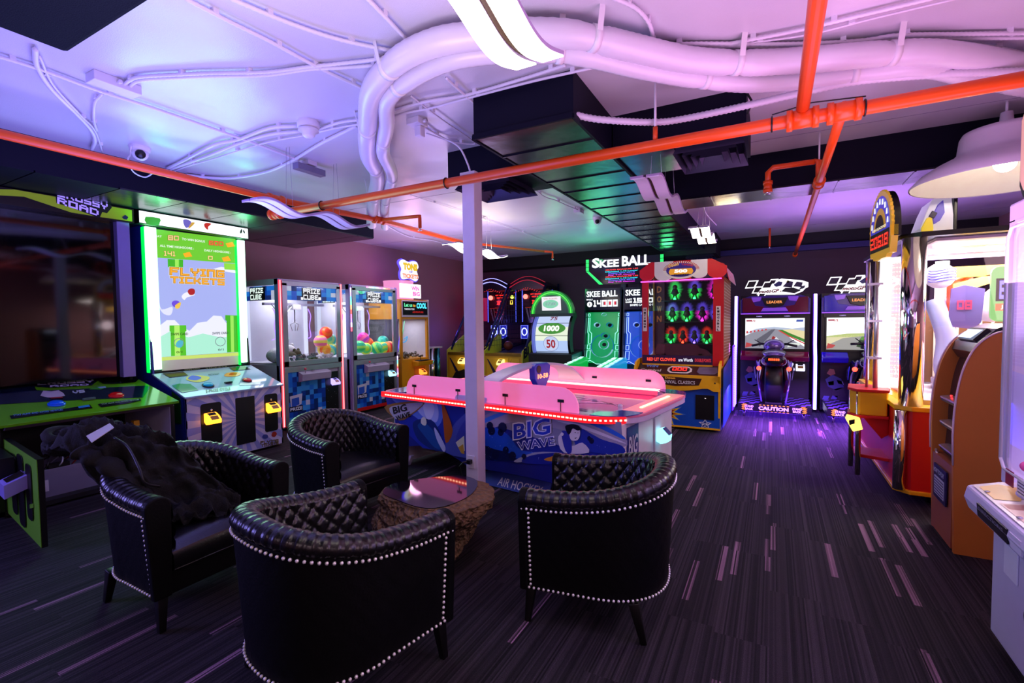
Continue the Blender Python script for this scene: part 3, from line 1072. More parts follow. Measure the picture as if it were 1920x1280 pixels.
def make_chair(label, loc, rz):
    t = thing('tub_armchair', label, 'armchair', loc, rz, 'black tub armchairs around the stone table')
    n = 120
    pts, nr, L = arm_path(n)

    def hh(i):
        u = abs(2 * i / n - 1)
        return 0.68 + 0.115 * (0.5 + 0.5 * math.cos(PI * min(1, u * 1.12)))
    zb = 0.185
    T = 0.105

    def quilt(a, b, k):
        x = a / 0.075; y = b / 0.095
        f = abs((x + y) % 1 - .5) * 2
        g_ = abs((x - y) % 1 - .5) * 2
        return k * (1 - max(f, g_) ** 5)
    # outer wall
    rows = 26
    vs_, fs = [], []
    for i in range(n + 1):
        s = L * i / n
        for r in range(rows + 1):
            v = r / rows
            z = zb + (hh(i) - .035 - zb) * v
            ins = 0.035 * (1 - v)
            q = quilt(s, z, .003)
            p = pts[i] - nr[i] * (ins + .004 - q)
            vs_.append((p.x, p.y, z))
    for i in range(n):
        for r in range(rows):
            a = i * (rows + 1) + r
            fs.append((a, a + rows + 1, a + rows + 2, a + 1))
    MB().add(vs_, fs, LEAD, True).build('outer_shell', t)
    # inner padded wall with diamond quilting
    rows = 34
    m2 = 240
    vs_, fs = [], []
    zi = 0.30
    for i in range(m2 + 1):
        u = i / m2 * n
        k = min(int(u), n - 1)
        f = u - k
        p0 = pts[k].lerp(pts[k + 1], f)
        nn = nr[k].lerp(nr[k + 1], f)
        h_ = hh(k) * (1 - f) + hh(k + 1) * f
        s = L * i / m2 * 0.8
        for r in range(rows + 1):
            v = r / rows
            z = zi + (h_ - zi) * v
            q = quilt(s, z, .016)
            p = p0 - nn * (T + q - .004 + .02 * math.sin(PI * v))
            vs_.append((p.x, p.y, z))
    for i in range(m2):
        for r in range(rows):
            a = i * (rows + 1) + r
            fs.append((a, a + 1, a + rows + 2, a + rows + 1))
    MB().add(vs_, fs, LEA, True).build('quilted_back', t)
    # rolled rim
    path = []
    m3 = 300
    rr = []
    for i in range(m3 + 1):
        u = i / m3 * n
        k = min(int(u), n - 1)
        f = u - k
        p0 = pts[k].lerp(pts[k + 1], f)
        nn = nr[k].lerp(nr[k + 1], f)
        h_ = hh(k) * (1 - f) + hh(k + 1) * f
        p = p0 - nn * .052
        path.append(V3((p.x, p.y, h_ - .012)))
        rr.append(.060 + .0022 * math.sin(i * .9) + .0012 * math.sin(i * 2.3))
    MB().tube(path, rr, LEA, 18, ell=.8).build('rolled_rim', t)
    # arm fronts
    for s in (0, n):
        x0 = pts[s].x
        sg = 1 if x0 > 0 else -1
        mb = MB()
        out = []
        for k in range(13):
            a = PI * k / 12
            out.append((x0 - sg * .052 + .062 * math.cos(a), hh(s) - .012 + .050 * math.sin(a)))
        out += [(x0 - sg * .052 - .052, zb), (x0 - sg * .052 + .035 * 1.0, zb)] if sg > 0 else [(x0 - sg * .052 - .035, zb), (x0 - sg * .052 + .052, zb)]
        mb.prism(out, 'y', -.022, .02, LEAD)
        mb.build('arm_front', t, bevel=.008)
    # nail heads
    mb = MB()
    def nail(p, d):
        mb.ball(p, .0075, NAIL, 7, 4)
    acc = 0
    for lv, zf in ((1, lambda i: hh(i) - .052), (0, lambda i: zb + .012)):
        step = .026
        cnt = int(L / step)
        for q in range(cnt + 1):
            u = q / cnt * n
            k = min(int(u), n - 1)
            f = u - k
            p0 = pts[k].lerp(pts[k + 1], f)
            nn = nr[k].lerp(nr[k + 1], f)
            z = zf(k) * (1 - f) + zf(k + 1) * f
            ins = 0.035 * (1 - (z - zb) / (hh(k) - .035 - zb))
            p = p0 - nn * (ins - .004)
            nail((p.x, p.y, z), nn)
    for s in (0, n):
        sg = 1 if pts[s].x > 0 else -1
        z = zb + .03
        while z < hh(s) - .06:
            ins = 0.035 * (1 - (z - zb) / (hh(s) - .035 - zb))
            nail((pts[s].x - sg * (ins - .001), .034, z), None)
            z += .026
    o = mb.build('nailhead_trim', t, label='row of bright silver nailheads')
    # seat
    W2 = .40 - T - .005
    mb = MB()
    NX, NY = 20, 20
    prof = lambda x, y: .435 + .03 * (1 - (x / W2) ** 2) * (1 - ((y - .27) / .33) ** 4) - .03 * max(0, (.04 - y) / .06)
    vs_ = []
    for i in range(NX + 1):
        for j in range(NY + 1):
            x = -W2 + 2 * W2 * i / NX
            y = -.015 + .62 * j / NY
            vs_.append((x, y, prof(x, y)))
    fs = [(i * (NY + 1) + j, (i + 1) * (NY + 1) + j, (i + 1) * (NY + 1) + j + 1, i * (NY + 1) + j + 1) for i in range(NX) for j in range(NY)]
    mb.add(vs_, fs, LEA, True)
    fr = []
    for i in range(NX + 1):
        x = -W2 + 2 * W2 * i / NX
        a = prof(x, -.015)
        fr += [(x, -.015, a), (x, -.028, a - .02), (x, -.030, .33), (x, -.018, .305)]
    mb.add(fr, [(i * 4 + k, i * 4 + k + 1, i * 4 + 5 + k, i * 4 + 4 + k) for i in range(NX) for k in range(3)], LEA, True)
    mb.tube([(-W2, -.03, .318), (W2, -.03, .318)], .005, LEA, 6)
    mb.build('seat_cushion', t)
    MB().box((-W2 - .02, W2 + .02), (-.012, .55), (zb, .31), LEAD).build('seat_base', t, bevel=.01)
    for x in (-.33, .33):
        for y, dy in ((.03, -.02), (.56, .05)):
            mb = MB().tube([(x, y, zb + .01), (x * 1.04, y + dy, 0)], [.036, .022], WOODB, 4)
            mb.build('leg', t, bevel=.003)
    return t


CH = make_chair('black quilted tub armchair nearest the camera, its back turned to it', (-1.70, 1.86, 0), math.radians(170))
# local -y is the opening; rz turns it
dup(CH, (-2.77, 1.60, 0), math.radians(90), 'black quilted tub armchair on the left, with a dark hooded jacket thrown over it')
dup(CH, (-2.84, 2.80, 0), math.radians(83), 'empty black quilted tub armchair at the back, before the air hockey table')
dup(CH, (-1.20, 2.57, 0), math.radians(-81), 'black quilted tub armchair on the right of the stone table, seen from its side')

# ------------------------------------------------------------------ jacket on the left chair
JK = mt('black_jacket_cloth', '#08080c', 0.85, bump=0.4, scale=160)
rows = [  # centre, half width, half thickness, axis direction of the width (deg)
    ((-3.80, 1.24, .84), .02, .02, 80), ((-3.76, 1.26, .865), .13, .06, 80), ((-3.68, 1.29, .90), .185, .085, 78), ((-3.58, 1.32, .925), .20, .09, 75),
    ((-3.46, 1.35, .915), .20, .075, 75), ((-3.37, 1.38, .87), .215, .06, 70), ((-3.29, 1.41, .79), .24, .05, 65), ((-3.22, 1.45, .70), .26, .05, 60),
    ((-3.14, 1.49, .62), .27, .05, 60), ((-3.06, 1.52, .56), .27, .045, 62), ((-2.99, 1.54, .525), .25, .035, 70), ((-2.92, 1.57, .505), .19, .028, 75), ((-2.86, 1.60, .49), .05, .015, 75)]
cen = catmull([r_[0] for r_ in rows], 9)
mb = MB()
seg = 72
vs_ = []
for i, c in enumerate(cen):
    u = i / (len(cen) - 1) * (len(rows) - 1)
    k = min(int(u), len(rows) - 2)
    f = u - k
    hw = rows[k][1] * (1 - f) + rows[k + 1][1] * f
    ht = rows[k][2] * (1 - f) + rows[k + 1][2] * f
    an = math.radians(rows[k][3] * (1 - f) + rows[k + 1][3] * f)
    wd = V3((math.cos(an), math.sin(an), 0))
    tn = (cen[min(i + 1, len(cen) - 1)] - cen[max(i - 1, 0)]).normalized()
    up_ = wd.cross(tn)
    if up_.z < 0:
        up_ = -up_
    for q in range(seg):
        a = 2 * PI * q / seg
        p = c + wd * hw * math.cos(a) + up_ * ht * math.copysign(abs(math.sin(a)) ** .8, math.sin(a))
        q3 = V3((p.x * 5 + p.y * 6, p.y * 13 - p.x * 8, p.z * 6))
        nv = noise.noise(p * 5) * .05 + .075 * (1 - 3.0 * abs(noise.noise(q3))) + .02 * (1 - 4 * abs(noise.noise(q3 * 2.3))) - .045
        p = p + up_ * nv * (1 if math.sin(a) > -.2 else .2)
        vs_.append(p)
fs = [(i * seg + q, i * seg + (q + 1) % seg, (i + 1) * seg + (q + 1) % seg, (i + 1) * seg + q) for i in range(len(cen) - 1) for q in range(seg)]
mb.add(vs_, fs, JK, True)
slv = MB()
for pts in ([(-3.42, 1.18, .90), (-3.33, 1.22, .86), (-3.24, 1.30, .74), (-3.16, 1.36, .62), (-3.04, 1.40, .56)], [(-3.50, 1.52, .90), (-3.40, 1.60, .86), (-3.30, 1.66, .74), (-3.18, 1.72, .60), (-3.08, 1.76, .53)]):
    cc = catmull(pts, 8)
    slv.tube([p + V3((noise.noise(p * 9) * .03, 0, noise.noise(p * 8) * .03)) for p in cc], [.062 + .012 * math.sin(k * 1.1) for k in range(len(cc))], JK, 14, ell=.6)
t = thing('jacket', 'dark hooded jacket with a white label, thrown over the left armchair', 'jacket', (-3.3, 1.4, .5))
mb.build('jacket_cloth', t, True)
slv.build('sleeves', t, True)
mb = MB()
c = V3((-3.62, 1.29, 1.03))
hood = MB()
ring = []
for q in range(24):
    a = 2 * PI * q / 24
    ring.append(V3((-3.69 + .10 * math.cos(a), 1.30 + .17 * math.sin(a), .955 + .02 * math.sin(a * 2))))
hood.tube(ring, .028, JK, 8, True)
hood.build('hood_edge', t, True)
pl = ('z', 1.005)
q = [P(162, 818, pl), P(206, 798, pl), P(214, 806, pl), P(172, 830, pl)]
mb.slab([v + V3((0, 0, .012 if k in (1, 2) else 0)) for k, v in enumerate(q)], (0, 0, .004), WHITE)
mb.build('care_label', t, True, label='white printed care label')
mb = MB()
mb.tube(catmull([P(214, 820, ('z', .98)), P(240, 838, ('z', .93)), P(262, 880, ('z', .83)), P(272, 905, ('z', .76)), P(300, 912, ('z', .70))], 6), .006, mt('zip', '#2a2a30', .4, .5), 6)
mb.build('zip', t, True)

# ------------------------------------------------------------------ stone table
ROCK = mt('lava_rock', '#7a5e3e', 0.85, bump=0.0, var=0.6, scale=30)
nt = ROCK.node_tree
vt = nt.nodes.new('ShaderNodeTexVoronoi'); vt.inputs['Scale'].default_value = 34
tcx = nt.nodes.new('ShaderNodeTexCoord')
nt.links.new(tcx.outputs['Object'], vt.inputs['Vector'])
bp = nt.nodes.new('ShaderNodeBump'); bp.inputs['Strength'].default_value = 1.0; bp.inputs['Distance'].default_value = .03
nt.links.new(vt.outputs['Distance'], bp.inputs['Height'])
nt.links.new(bp.outputs[0], nt.nodes['Principled BSDF'].inputs['Normal'])
t = thing('stone_table', 'rough brown rock side table with a flat polished top', 'table', (-2.1, 2.68, 0))
cx, cy = -2.12, 2.69
topo = [V3(a) for a in [(-2.353, 2.436, 0), (-2.42, 2.60, 0), (-2.353, 2.73, 0), (-2.225, 2.879, 0), (-2.061, 2.985, 0), (-1.90, 2.93, 0), (-1.80, 2.72, 0), (-1.80, 2.52, 0), (-1.86, 2.39, 0), (-1.97, 2.35, 0), (-2.15, 2.375, 0)]]
tp = catmull(topo, 8, True)
nseg = len(tp)
vs_ = []
lev = [(0.0, 1.12, 0), (0.05, 1.18, 0), (0.12, 1.17, 0), (0.2, 1.14, .6), (0.28, 1.1, 1.3), (0.34, 1.06, 2.0), (0.395, 1.04, 1.8), (0.413, 1.02, .8), (0.42, 1.0, .0)]
lv2 = []
for i in range(len(lev) - 1):
    for k in range(4):
        f = k / 4
        lv2.append(tuple(lev[i][j] * (1 - f) + lev[i + 1][j] * f for j in range(3)))
lv2.append(lev[-1])
for z, sc, bl in lv2:
    for q in range(nseg):
        p = tp[q]
        d_ = V3((p.x - cx, p.y - cy, 0))
        ang = math.atan2(d_.y, d_.x)
        right = max(0, math.cos(ang - .15)) ** 2
        taper = 1.0 - (0.42 * (1 - z / .42)) * right + .20 * right * bl
        left = max(0, math.cos(ang - PI - .2)) ** 2
        taper += left * .12 * (1 - z / .42)
        r_ = d_ * sc * taper
        pp_ = V3((cx + r_.x, cy + r_.y, z))
        if z < .415:
            nn = noise.noise(pp_ * 11) * .03 + noise.noise(pp_ * 26) * .018 + noise.noise(pp_ * 55) * .009
            pp_ += d_.normalized() * nn
        pp_.z = max(0, pp_.z)
        vs_.append(pp_)
fs = [(i * nseg + q, i * nseg + (q + 1) % nseg, (i + 1) * nseg + (q + 1) % nseg, (i + 1) * nseg + q) for i in range(len(lv2) - 1) for q in range(nseg)]
fs.append(tuple(range(nseg)))
MB().add(vs_, fs, ROCK, False).build('rock_body', t, True)
MB().slab([V3((p.x, p.y, .416)) for p in tp], (0, 0, .01), mt('polished_stone', '#0d0b12', 0.05, spec=0.9, var=0.2)).build('polished_top', t, True, label='mirror-polished dark top')

# ------------------------------------------------------------------ readers
def reader(root, x, y, z, glow='#ffc23a', s=1.0, k=2.5):
    """card reader in a cabinet's own frame: a sloping glowing wedge with a dark screen"""
    mb = MB()
    a = .055 * s
    pts = [(0, -.005), (0, .075 * s), (-.055 * s, .05 * s), (-.095 * s, .012 * s), (-.09 * s, -.02 * s), (-.03 * s, -.03 * s)]
    g1 = em(glow, k)
    mb.prism([(y + p, z + q) for p, q in pts], 'x', x - a, x + a, g1)
    o = mb.build('card_reader', root, bevel=.006, label='glowing card reader')
    mb = MB()
    p0 = V3((x, y - .055 * s, z + .05 * s)); p1 = V3((x, y - .095 * s, z + .012 * s))
    n_ = V3((0, -.7, .72)) * .004
    e1 = p0.lerp(p1, .1) + n_; e2 = p0.lerp(p1, .9) + n_
    dx = V3((a * .62, 0, 0))
    p0b = V3((x, y, z + .075 * s)); 
    f1 = p0b.lerp(p0, .25) + V3((0, -.002, .004)); f2 = p0b.lerp(p0, .98) + V3((0, -.002, .004))
    mb.quad(f1 - dx, f1 + dx, f2 + dx, f2 - dx, em('#20222a', .4))
    mb.quad(e1 - dx, e1 + dx, e2 + dx, e2 - dx, em('#8a5520', .6))
    mb.build('reader_screen', o)
    return o


# ------------------------------------------------------------------ air hockey table
HR = math.radians(-7.75)
t = thing('air_hockey_table', 'surf-themed air hockey table edged with red lights', 'air hockey table', (-2.262, 4.625, 0), HR)
HL, HW = 1.45, .875
HM = wmat(t)
NEARN = (HM.to_3x3() @ V3((0, -1, 0)))
SIDE = (HM @ V3((0, -HW + .10, .4)), NEARN)


def rr_outline(hx, hy, r, n=8, bulge=0.0):
    out = []
    ra = r
    for q_ in range(4):
        r = ra if q_ < 2 else min(ra, .14)
        cx_, cy_, a0 = ((hx - r, -hy + r, -PI / 2), (hx - r, hy - r, 0), (-hx + r, hy - r, PI / 2), (-hx + r, -hy + r, PI))[q_]
        for k in range(n + 1):
            a = a0 + PI / 2 * k / n
            x = cx_ + r * math.cos(a); y = cy_ + r * math.sin(a)
            out.append((x, y))
    return [(x + (bulge * (1 - (y / hy) ** 2) * (1 if x > 0 else -1) if abs(x) > hx - r * 1.01 else 0), y) for x, y in out]


HBODY = mt('hockey_white_laminate', '#dcd6e2', .35)
NAVY = mt('hockey_navy_print', '#1a1f7a', .35)
outer = rr_outline(HL, HW, .42)
inner = rr_outline(HL - .22, HW - .16, .22)


def ring_mesh(mb, o, i_, z0, z1, m):
    n = len(o)
    vs_ = [(x, y, z0) for x, y in o] + [(x, y, z1) for x, y in o] + [(x, y, z0) for x, y in i_] + [(x, y, z1) for x, y in i_]
    fs = []
    for k in range(n):
        j = (k + 1) % n
        fs += [(k, j, n + j, n + k), (2 * n + j, 2 * n + k, 3 * n + k, 3 * n + j), (n + k, n + j, 3 * n + j, 3 * n + k), (j, k, 2 * n + k, 2 * n + j)]
    mb.add(vs_, fs, m)


mb = MB()
ring_mesh(mb, outer, inner, .775, .835, mt('rim_white', '#d8c8e6', .25))
ring_mesh(mb, rr_outline(HL + .004, HW + .004, .42), rr_outline(HL - .03, HW - .03, .40), .82, .843, mt('rim_pink', '#ff8ab0', .3))
mb.build('rim', t, bevel=.004)
# blue corner tops
cb = mt('rim_blue', '#2b3fae', .12, .1)
for sx in (-1, 1):
    for sy in (-1, 1):
        mb = MB()
        pts = [(sx * (HL - .34), sy * HW * .985), (sx * (HL - .2), sy * HW * .965), (sx * (HL - .08), sy * (HW - .10)), (sx * (HL - .025), sy * (HW - .24)), (sx * (HL - .02), sy * (HW - .34)), (sx * (HL - .2), sy * (HW - .34)), (sx * (HL - .24), sy * (HW - .24)), (sx * (HL - .34), sy * (HW - .17))]
        mb.slab([(x, y, .8445) for x, y in pts], (0, 0, .004), cb)
        mb.build('corner_panel', t, label='blue corner panel of the rim')
REDL = em('#ff2a2a', 2.6)
REDH = em('#ffb08a', 6.0)
PINKL = em('#ff7a60', 2.2)
for s in (-1, 1):
    mb = MB()
    pth = [V3((-HL + .02, s * HW, 0)), V3((HL - .42, s * HW, 0))] + [V3((HL - .42 + .42 * math.cos(a), s * (HW - .42 + .42 * math.sin(a)), 0)) for a in [PI / 2 - k * PI / 28 for k in range(1, 9)]]
    mb.slab([p + V3((0, s * .012, .782)) for p in pth] + [p + V3((0, -s * .02, .782)) for p in pth[::-1]], (0, 0, .055), mt('red_light_tube', '#ff1a22', .3, emit=1.0))
    for k in range(70):
        f = k / 69 * 2.75 + .08
        i = 0
        while i < len(pth) - 2 and f > (pth[i + 1] - pth[i]).length:
            f -= (pth[i + 1] - pth[i]).length
            i += 1
        p = pth[i] + (pth[i + 1] - pth[i]).normalized() * f
        mb.box((p.x - .013, p.x + .013), (p.y + s * .010 - .004, p.y + s * .010 + .006), (.802, .814), REDH)
    mb.build('edge_light', t, label='red light strip along the long side')
mb = MB()
mb.box((-HL + .34, HL - .34), (HW - .15, HW - .10), (.842, .852), em('#ffd8c0', 4.0)).box((-HL + .34, HL - .34), (HW - .19, HW - .162), (.80, .842), em('#ff3050', 2.5)).box((-HL + .34, HL - .34), (HW - .10, HW - .02), (.842, .846), em('#ff6a70', 1.2))
mb.build('rail_light', t, label='bright pink light rail on the far side')
for s in (-1, 1):
    mb = MB()
    x0, x1 = sorted((s * (HL - .02), s * (HL - .2)))
    mb.box((x0, x1), (-.54, .54), (.844, .85), mt('end_pink_lens', '#ff8a96', .25, emit=.5))
    for k in range(14):
        y = -.34 + .68 * k / 13
        mb.box((s * (HL - .11) - .012, s * (HL - .11) + .012), (y - .02, y + .02), (.85, .856), em('#ffc27a', 5))
    mb.build('end_light', t, label='pink end panel with a dotted light')
# playfield
PF_ = mt('playfield', '#6a4a9a', .08)
mb = MB()
mb.slab([(x, y, .76) for x, y in rr_outline(HL - .22, HW - .16, .22)], (0, 0, .03), PF_)
sw = mt('playfield_white', '#b9a6d8', .08)
for (x0, r0, wd, a0, a1) in ((.2, .75, .03, 20, 200), (.55, .5, .02, 10, 190), (-.5, .7, .025, -30, 160), (.9, .35, .05, 60, 260), (-.9, .4, .03, 0, 200)):
    q = []
    for k in range(17):
        a = math.radians(a0 + (a1 - a0) * k / 16)
        q.append((x0 + r0 * math.cos(a), -.2 + r0 * .55 * math.sin(a)))
    for k in range(16):
        w0 = wd * math.sin(PI * k / 16) + .002; w1 = wd * math.sin(PI * (k + 1) / 16) + .002
        a, b = q[k], q[k + 1]
        if max(abs(a[1]), abs(b[1])) < HW - .2 and max(abs(a[0]), abs(b[0])) < HL - .26:
            mb.quad((a[0], a[1] - w0, .792), (b[0], b[1] - w1, .792), (b[0], b[1] + w1, .792), (a[0], a[1] + w0, .792), sw)
mb.build('playfield', t)
# end walls
for s in (-1, 1):
    mb = MB()
    x0, x1 = sorted((s * (HL - .10), s * (HL - .26)))
    mb.box((x0, x1), (-HW + .10, .42), (.06, .775), HBODY)
    xo = s * (HL - .096)
    mb.box((min(xo, xo + s * .004), max(xo, xo + s * .004)), (-HW + .18, -HW + .42), (.18, .74), NAVY)
    if s > 0:
        O = V3((xo + .006, -HW + .2, .5))
        mb.text('BIG', O, (0, .2, 0), (0, 0, .16), ink('#c8c8d8'), .02, .2)
        mb.text('WAVE', O - V3((0, 0, .14)), (0, .2, 0), (0, 0, .11), ink('#c8c8d8'), .02, .2)
    mb.build('end_cabinet', t, bevel=.01)
    for sy in (-1, 1):
        mb = MB()
        x = s * (HL - .20) if s < 0 else HL - .5
        y = sy * (HW - .16)
        mb.slab([(x - .10, y, .12), (x + .10, y, .12), (x + .03, y, 0), (x - .03, y, 0)], (0, .05, 0), HBODY)
        mb.build('leg', t, bevel=.005)
# side panels with the surf artwork (near side drawn on the panel's plane)
for s in (-1, 1):
    mb = MB()
    y0 = s * (HW - .10)
    x0, x1 = -HL + .12, HL - (.22 if s < 0 else .7)
    arch = []
    for k in range(25):
        u = k / 24
        x = x0 + (x1 - x0) * u
        z = .17 + .12 * math.sin(PI * min(1, u / .42)) ** .8 if u < .42 else .17 + .03 * math.sin(PI * (u - .42) / .58)
        arch.append((x, z))
    mb.prism(arch + [(x1, .775), (x0, .775)], 'y', y0 - .01, y0 + .01, NAVY)
    mb.box((x1 - .02, x1 + .12), (y0 - .014, y0 + .014), (.06, .775), HBODY)
    o = mb.build('side_panel', t)
    if s < 0:
        A = MB()
        S = SIDE
        n_ = S[1]
        S = (S[0] + n_ * .012, n_)
        pp = lambda pts, c, k=0, sm=0: A.pp([(690 + x / 3.2, 660 + y / 3.2) for x, y in pts], S, ink(c, .3), .001 + k * .0012, sm)
        # layered sea and swirls (coordinates follow the print)
        pp([(100, 250), (580, 310), (580, 600), (470, 600), (330, 575), (250, 500), (120, 330)], '#2030a0', 0)
        pp([(150, 262), (420, 300), (440, 420), (360, 470), (300, 400), (200, 330)], '#5a78d8', 1, 4)
        pp([(290, 285), (400, 300), (425, 360), (410, 420), (350, 400), (300, 350)], '#a8b4ec', 2, 4)
        pp([(330, 300), (380, 300), (400, 340), (380, 400), (350, 390)], '#d0d4f4', 3, 4)
        pp([(270, 430), (320, 400), (400, 420), (460, 560), (440, 590), (380, 580), (300, 520)], '#142a6e', 3, 4)
        pp([(300, 440), (340, 420), (400, 480), (440, 575), (400, 570), (340, 500)], '#1a4a8e', 4, 4)
        pp([(100, 330), (200, 300), (335, 297), (320, 330), (270, 370), (190, 410)], '#9a6a3a', 4, 3)
        pp([(130, 335), (210, 312), (330, 302), (300, 340), (240, 380), (170, 400)], '#b8b0c4', 5, 3)
        A.ptext('BIG', (690 + 158 / 3.2, 660 + 372 / 3.2), (690 + 240 / 3.2, 660 + 350 / 3.2), (690 + 150 / 3.2, 660 + 330 / 3.2), S, ink('#101018'), .03, .011)
        A.ptext('WAVE', (690 + 175 / 3.2, 660 + 412 / 3.2), (690 + 262 / 3.2, 660 + 385 / 3.2), (690 + 168 / 3.2, 660 + 382 / 3.2), S, ink('#101018'), .03, .011)
        pp([(445, 300), (465, 330), (512, 470), (470, 545), (455, 420)], '#b85a20', 6, 3)
        pp([(400, 450), (430, 490), (468, 570), (455, 595), (415, 520)], '#b8bce0', 6, 3)
        pp([(325, 395), (345, 390), (355, 420), (345, 440), (322, 425)], '#d8d2c0', 6, 4)
        pp([(560, 390), (690, 320), (690, 650), (640, 640), (470, 600), (500, 470)], '#4a55b4', 5, 3)
        pp([(575, 420), (690, 350), (690, 640), (600, 620), (530, 540)], '#3a3fa8', 6, 3)
        pp([(530, 540), (580, 500), (585, 590), (560, 600)], '#e0dcc8', 7)
        pp([(545, 570), (575, 550), (583, 610), (565, 605)], '#c89a40', 8)
        pp([(700, 320), (860, 335), (1520, 420), (1530, 560), (1150, 590), (900, 560), (700, 440)], '#8c90b0', 1)
        pp([(690, 420), (900, 480), (1150, 560), (1520, 570), (1530, 720), (690, 640)], '#1c2a96', 2)
        pp([(700, 380), (860, 345), (1100, 370), (1300, 420), (1530, 500), (1530, 570), (1300, 500), (1050, 440), (860, 420), (700, 470)], '#a9a6bc', 3, 3)
        pp([(860, 350), (1000, 340), (1200, 365), (1400, 430), (1530, 500), (1530, 520), (1390, 455), (1200, 385), (1000, 352)], '#2f6fe0', 4, 3)
        pp([(700, 400), (800, 360), (950, 335), (960, 342), (820, 375), (700, 425)], '#3f8ae8', 4, 3)
        pp([(1140, 400), (1300, 440), (1520, 530), (1525, 542), (1300, 462), (1140, 412)], '#e4e2ee', 5, 3)
        pp([(1240, 440), (1400, 520), (1525, 560), (1530, 610), (1350, 600), (1250, 560)], '#2338a8', 5, 3)
        pp([(690, 470), (760, 450), (850, 500), (930, 590), (1150, 600), (1150, 640), (980, 650), (690, 630)], '#1c50c8', 5, 3)
        pp([(690, 560), (760, 580), (840, 600), (900, 640), (980, 655), (690, 635)], '#0c1650', 6, 3)
        pp([(880, 650), (1000, 600), (1150, 600), (1150, 610), (1010, 625), (920, 658)], '#9ea2b8', 7, 3)
        pp([(930, 640), (1020, 610), (1160, 606), (1160, 660), (960, 668)], '#1a2690', 8, 3)
        pp([(1060, 640), (1140, 615), (1170, 620), (1170, 650), (1100, 652)], '#d0862a', 9, 3)
        for (x, y, r_) in ((810, 450, 26), (800, 480, 18), (735, 440, 20), (745, 470, 22), (1330, 515, 12), (1345, 530, 15), (870, 620, 22), (940, 625, 15), (770, 610, 24), (720, 590, 24), (830, 585, 18)):
            pp([(x + r_ * math.cos(a * PI / 5), y + r_ * 1.2 * math.sin(a * PI / 5)) for a in range(10)], '#0a1040', 8)
        random.seed(4)
        for k in range(70):
            x = random.uniform(700, 1500); y = random.uniform(470, 640); r_ = random.uniform(.8, 2.6)
            pp([(x - r_, y), (x, y - r_), (x + r_, y), (x, y + r_)], '#c8d4ff', 9)
        # lettering
        q = lambda x, y: (690 + x / 3.2, 660 + y / 3.2)
        A.ptext('BIG', q(872, 530), q(1112, 492), q(862, 425), S, ink('#e8ecff'), .06, .013, .08)
        A.ptext('BIG', q(880, 522), q(1104, 487), q(870, 432), S, ink('#2038c0'), .02, .0145, .08)
        A.ptext('WAVE', q(908, 590), q(1134, 556), q(896, 536), S, ink('#e8ecff'), .05, .013, .08)
        A.ptext('WAVE', q(914, 584), q(1128, 552), q(903, 540), S, ink('#3a3ea0'), .01, .0145, .08)
        # a player leaning over a table
        pp([(1145, 520), (1170, 480), (1215, 490), (1230, 560), (1290, 540), (1330, 600), (1180, 600)], '#d9d6e2', 10, 3)
        pp([(1165, 480), (1200, 475), (1225, 530), (1225, 600), (1190, 590)], '#2a34a8', 11, 3)
        pp([(1205, 460), (1240, 440), (1272, 455), (1278, 490), (1262, 525), (1225, 525), (1212, 490)], '#e4e0ea', 12, 4)
        pp([(1195, 470), (1190, 440), (1225, 430), (1265, 436), (1282, 460), (1262, 468), (1235, 455), (1222, 480), (1210, 492)], '#0c0c20', 13, 3)
        for e in ((1250, 480), (1266, 482)):
            pp([(e[0] - 5, e[1]), (e[0], e[1] - 3), (e[0] + 5, e[1]), (e[0], e[1] + 2)], '#0c0c20', 14)
        pp([(1245, 512), (1262, 508), (1250, 518)], '#0c0c20', 14)
        pp([(1160, 490), (1168, 478), (1180, 488), (1172, 500)], '#e4e0ea', 12, 3)
        A.build('surf_artwork', o, True)
# floor skirt with lettering under the near side
mb = MB()
y0 = -HW + .16
mb.slab([(-.3, y0, .01), (.62, y0, .01), (.62, y0 + .1, .20), (.0, y0 + .1, .20)], (0, .02, 0), mt('skirt_blue', '#3c4cb0', .4))
O = V3((.05, y0 + .002, .03))
mb.text('AIR HOCKEY', O + V3((0, -.004, 0)), (.5, 0, 0), (0, .05, .07), ink('#e8e0f4'), .01)
mb.build('centre_foot', t, label='blue centre foot lettered AIR HOCKEY')
# frosted shields
SH = mt('frosted_pink_acrylic', '#ffc4dc', .35, emit=.50, ecol='#ff5a98')  # emission stands in for the red LED light caught in the acrylic
for s in (-1, 1):
    y0 = s * (HW - .045)
    xa, xb = (-HL + .38, HL - .45) if s < 0 else (-HL + .28, HL - .30)
    H0, H1 = .842, 1.045
    prof = []
    for k in range(7):
        a = PI - PI / 2 * k / 6
        prof.append((xa + .17 + .17 * math.cos(a), H1 - .17 + .17 * math.sin(a)))
    for k in range(7):
        a = PI / 2 - PI / 2 * k / 6
        prof.append((xb - .17 + .17 * math.cos(a), H1 - .17 + .17 * math.sin(a)))
    mb = MB().prism([(xa, H0)] + prof + [(xb, H0)], 'y', y0 - .006, y0 + .006, SH)
    o = mb.build('side_shield', t, label='frosted pink side shield')
    mb = MB()
    for u in (.06, .36, .64, .92):
        x = xa + (xb - xa) * u
        mb.box((x - .03, x + .03), (y0 - .012, y0 + .012), (H0 + .075, H0 + .10), BLACK)
        mb.cyl((x, y0 + s * .012, H0 + .08), (x, y0 + s * .012, H0), .004, BLACK, 6)
    mb.build('shield_bracket', o)
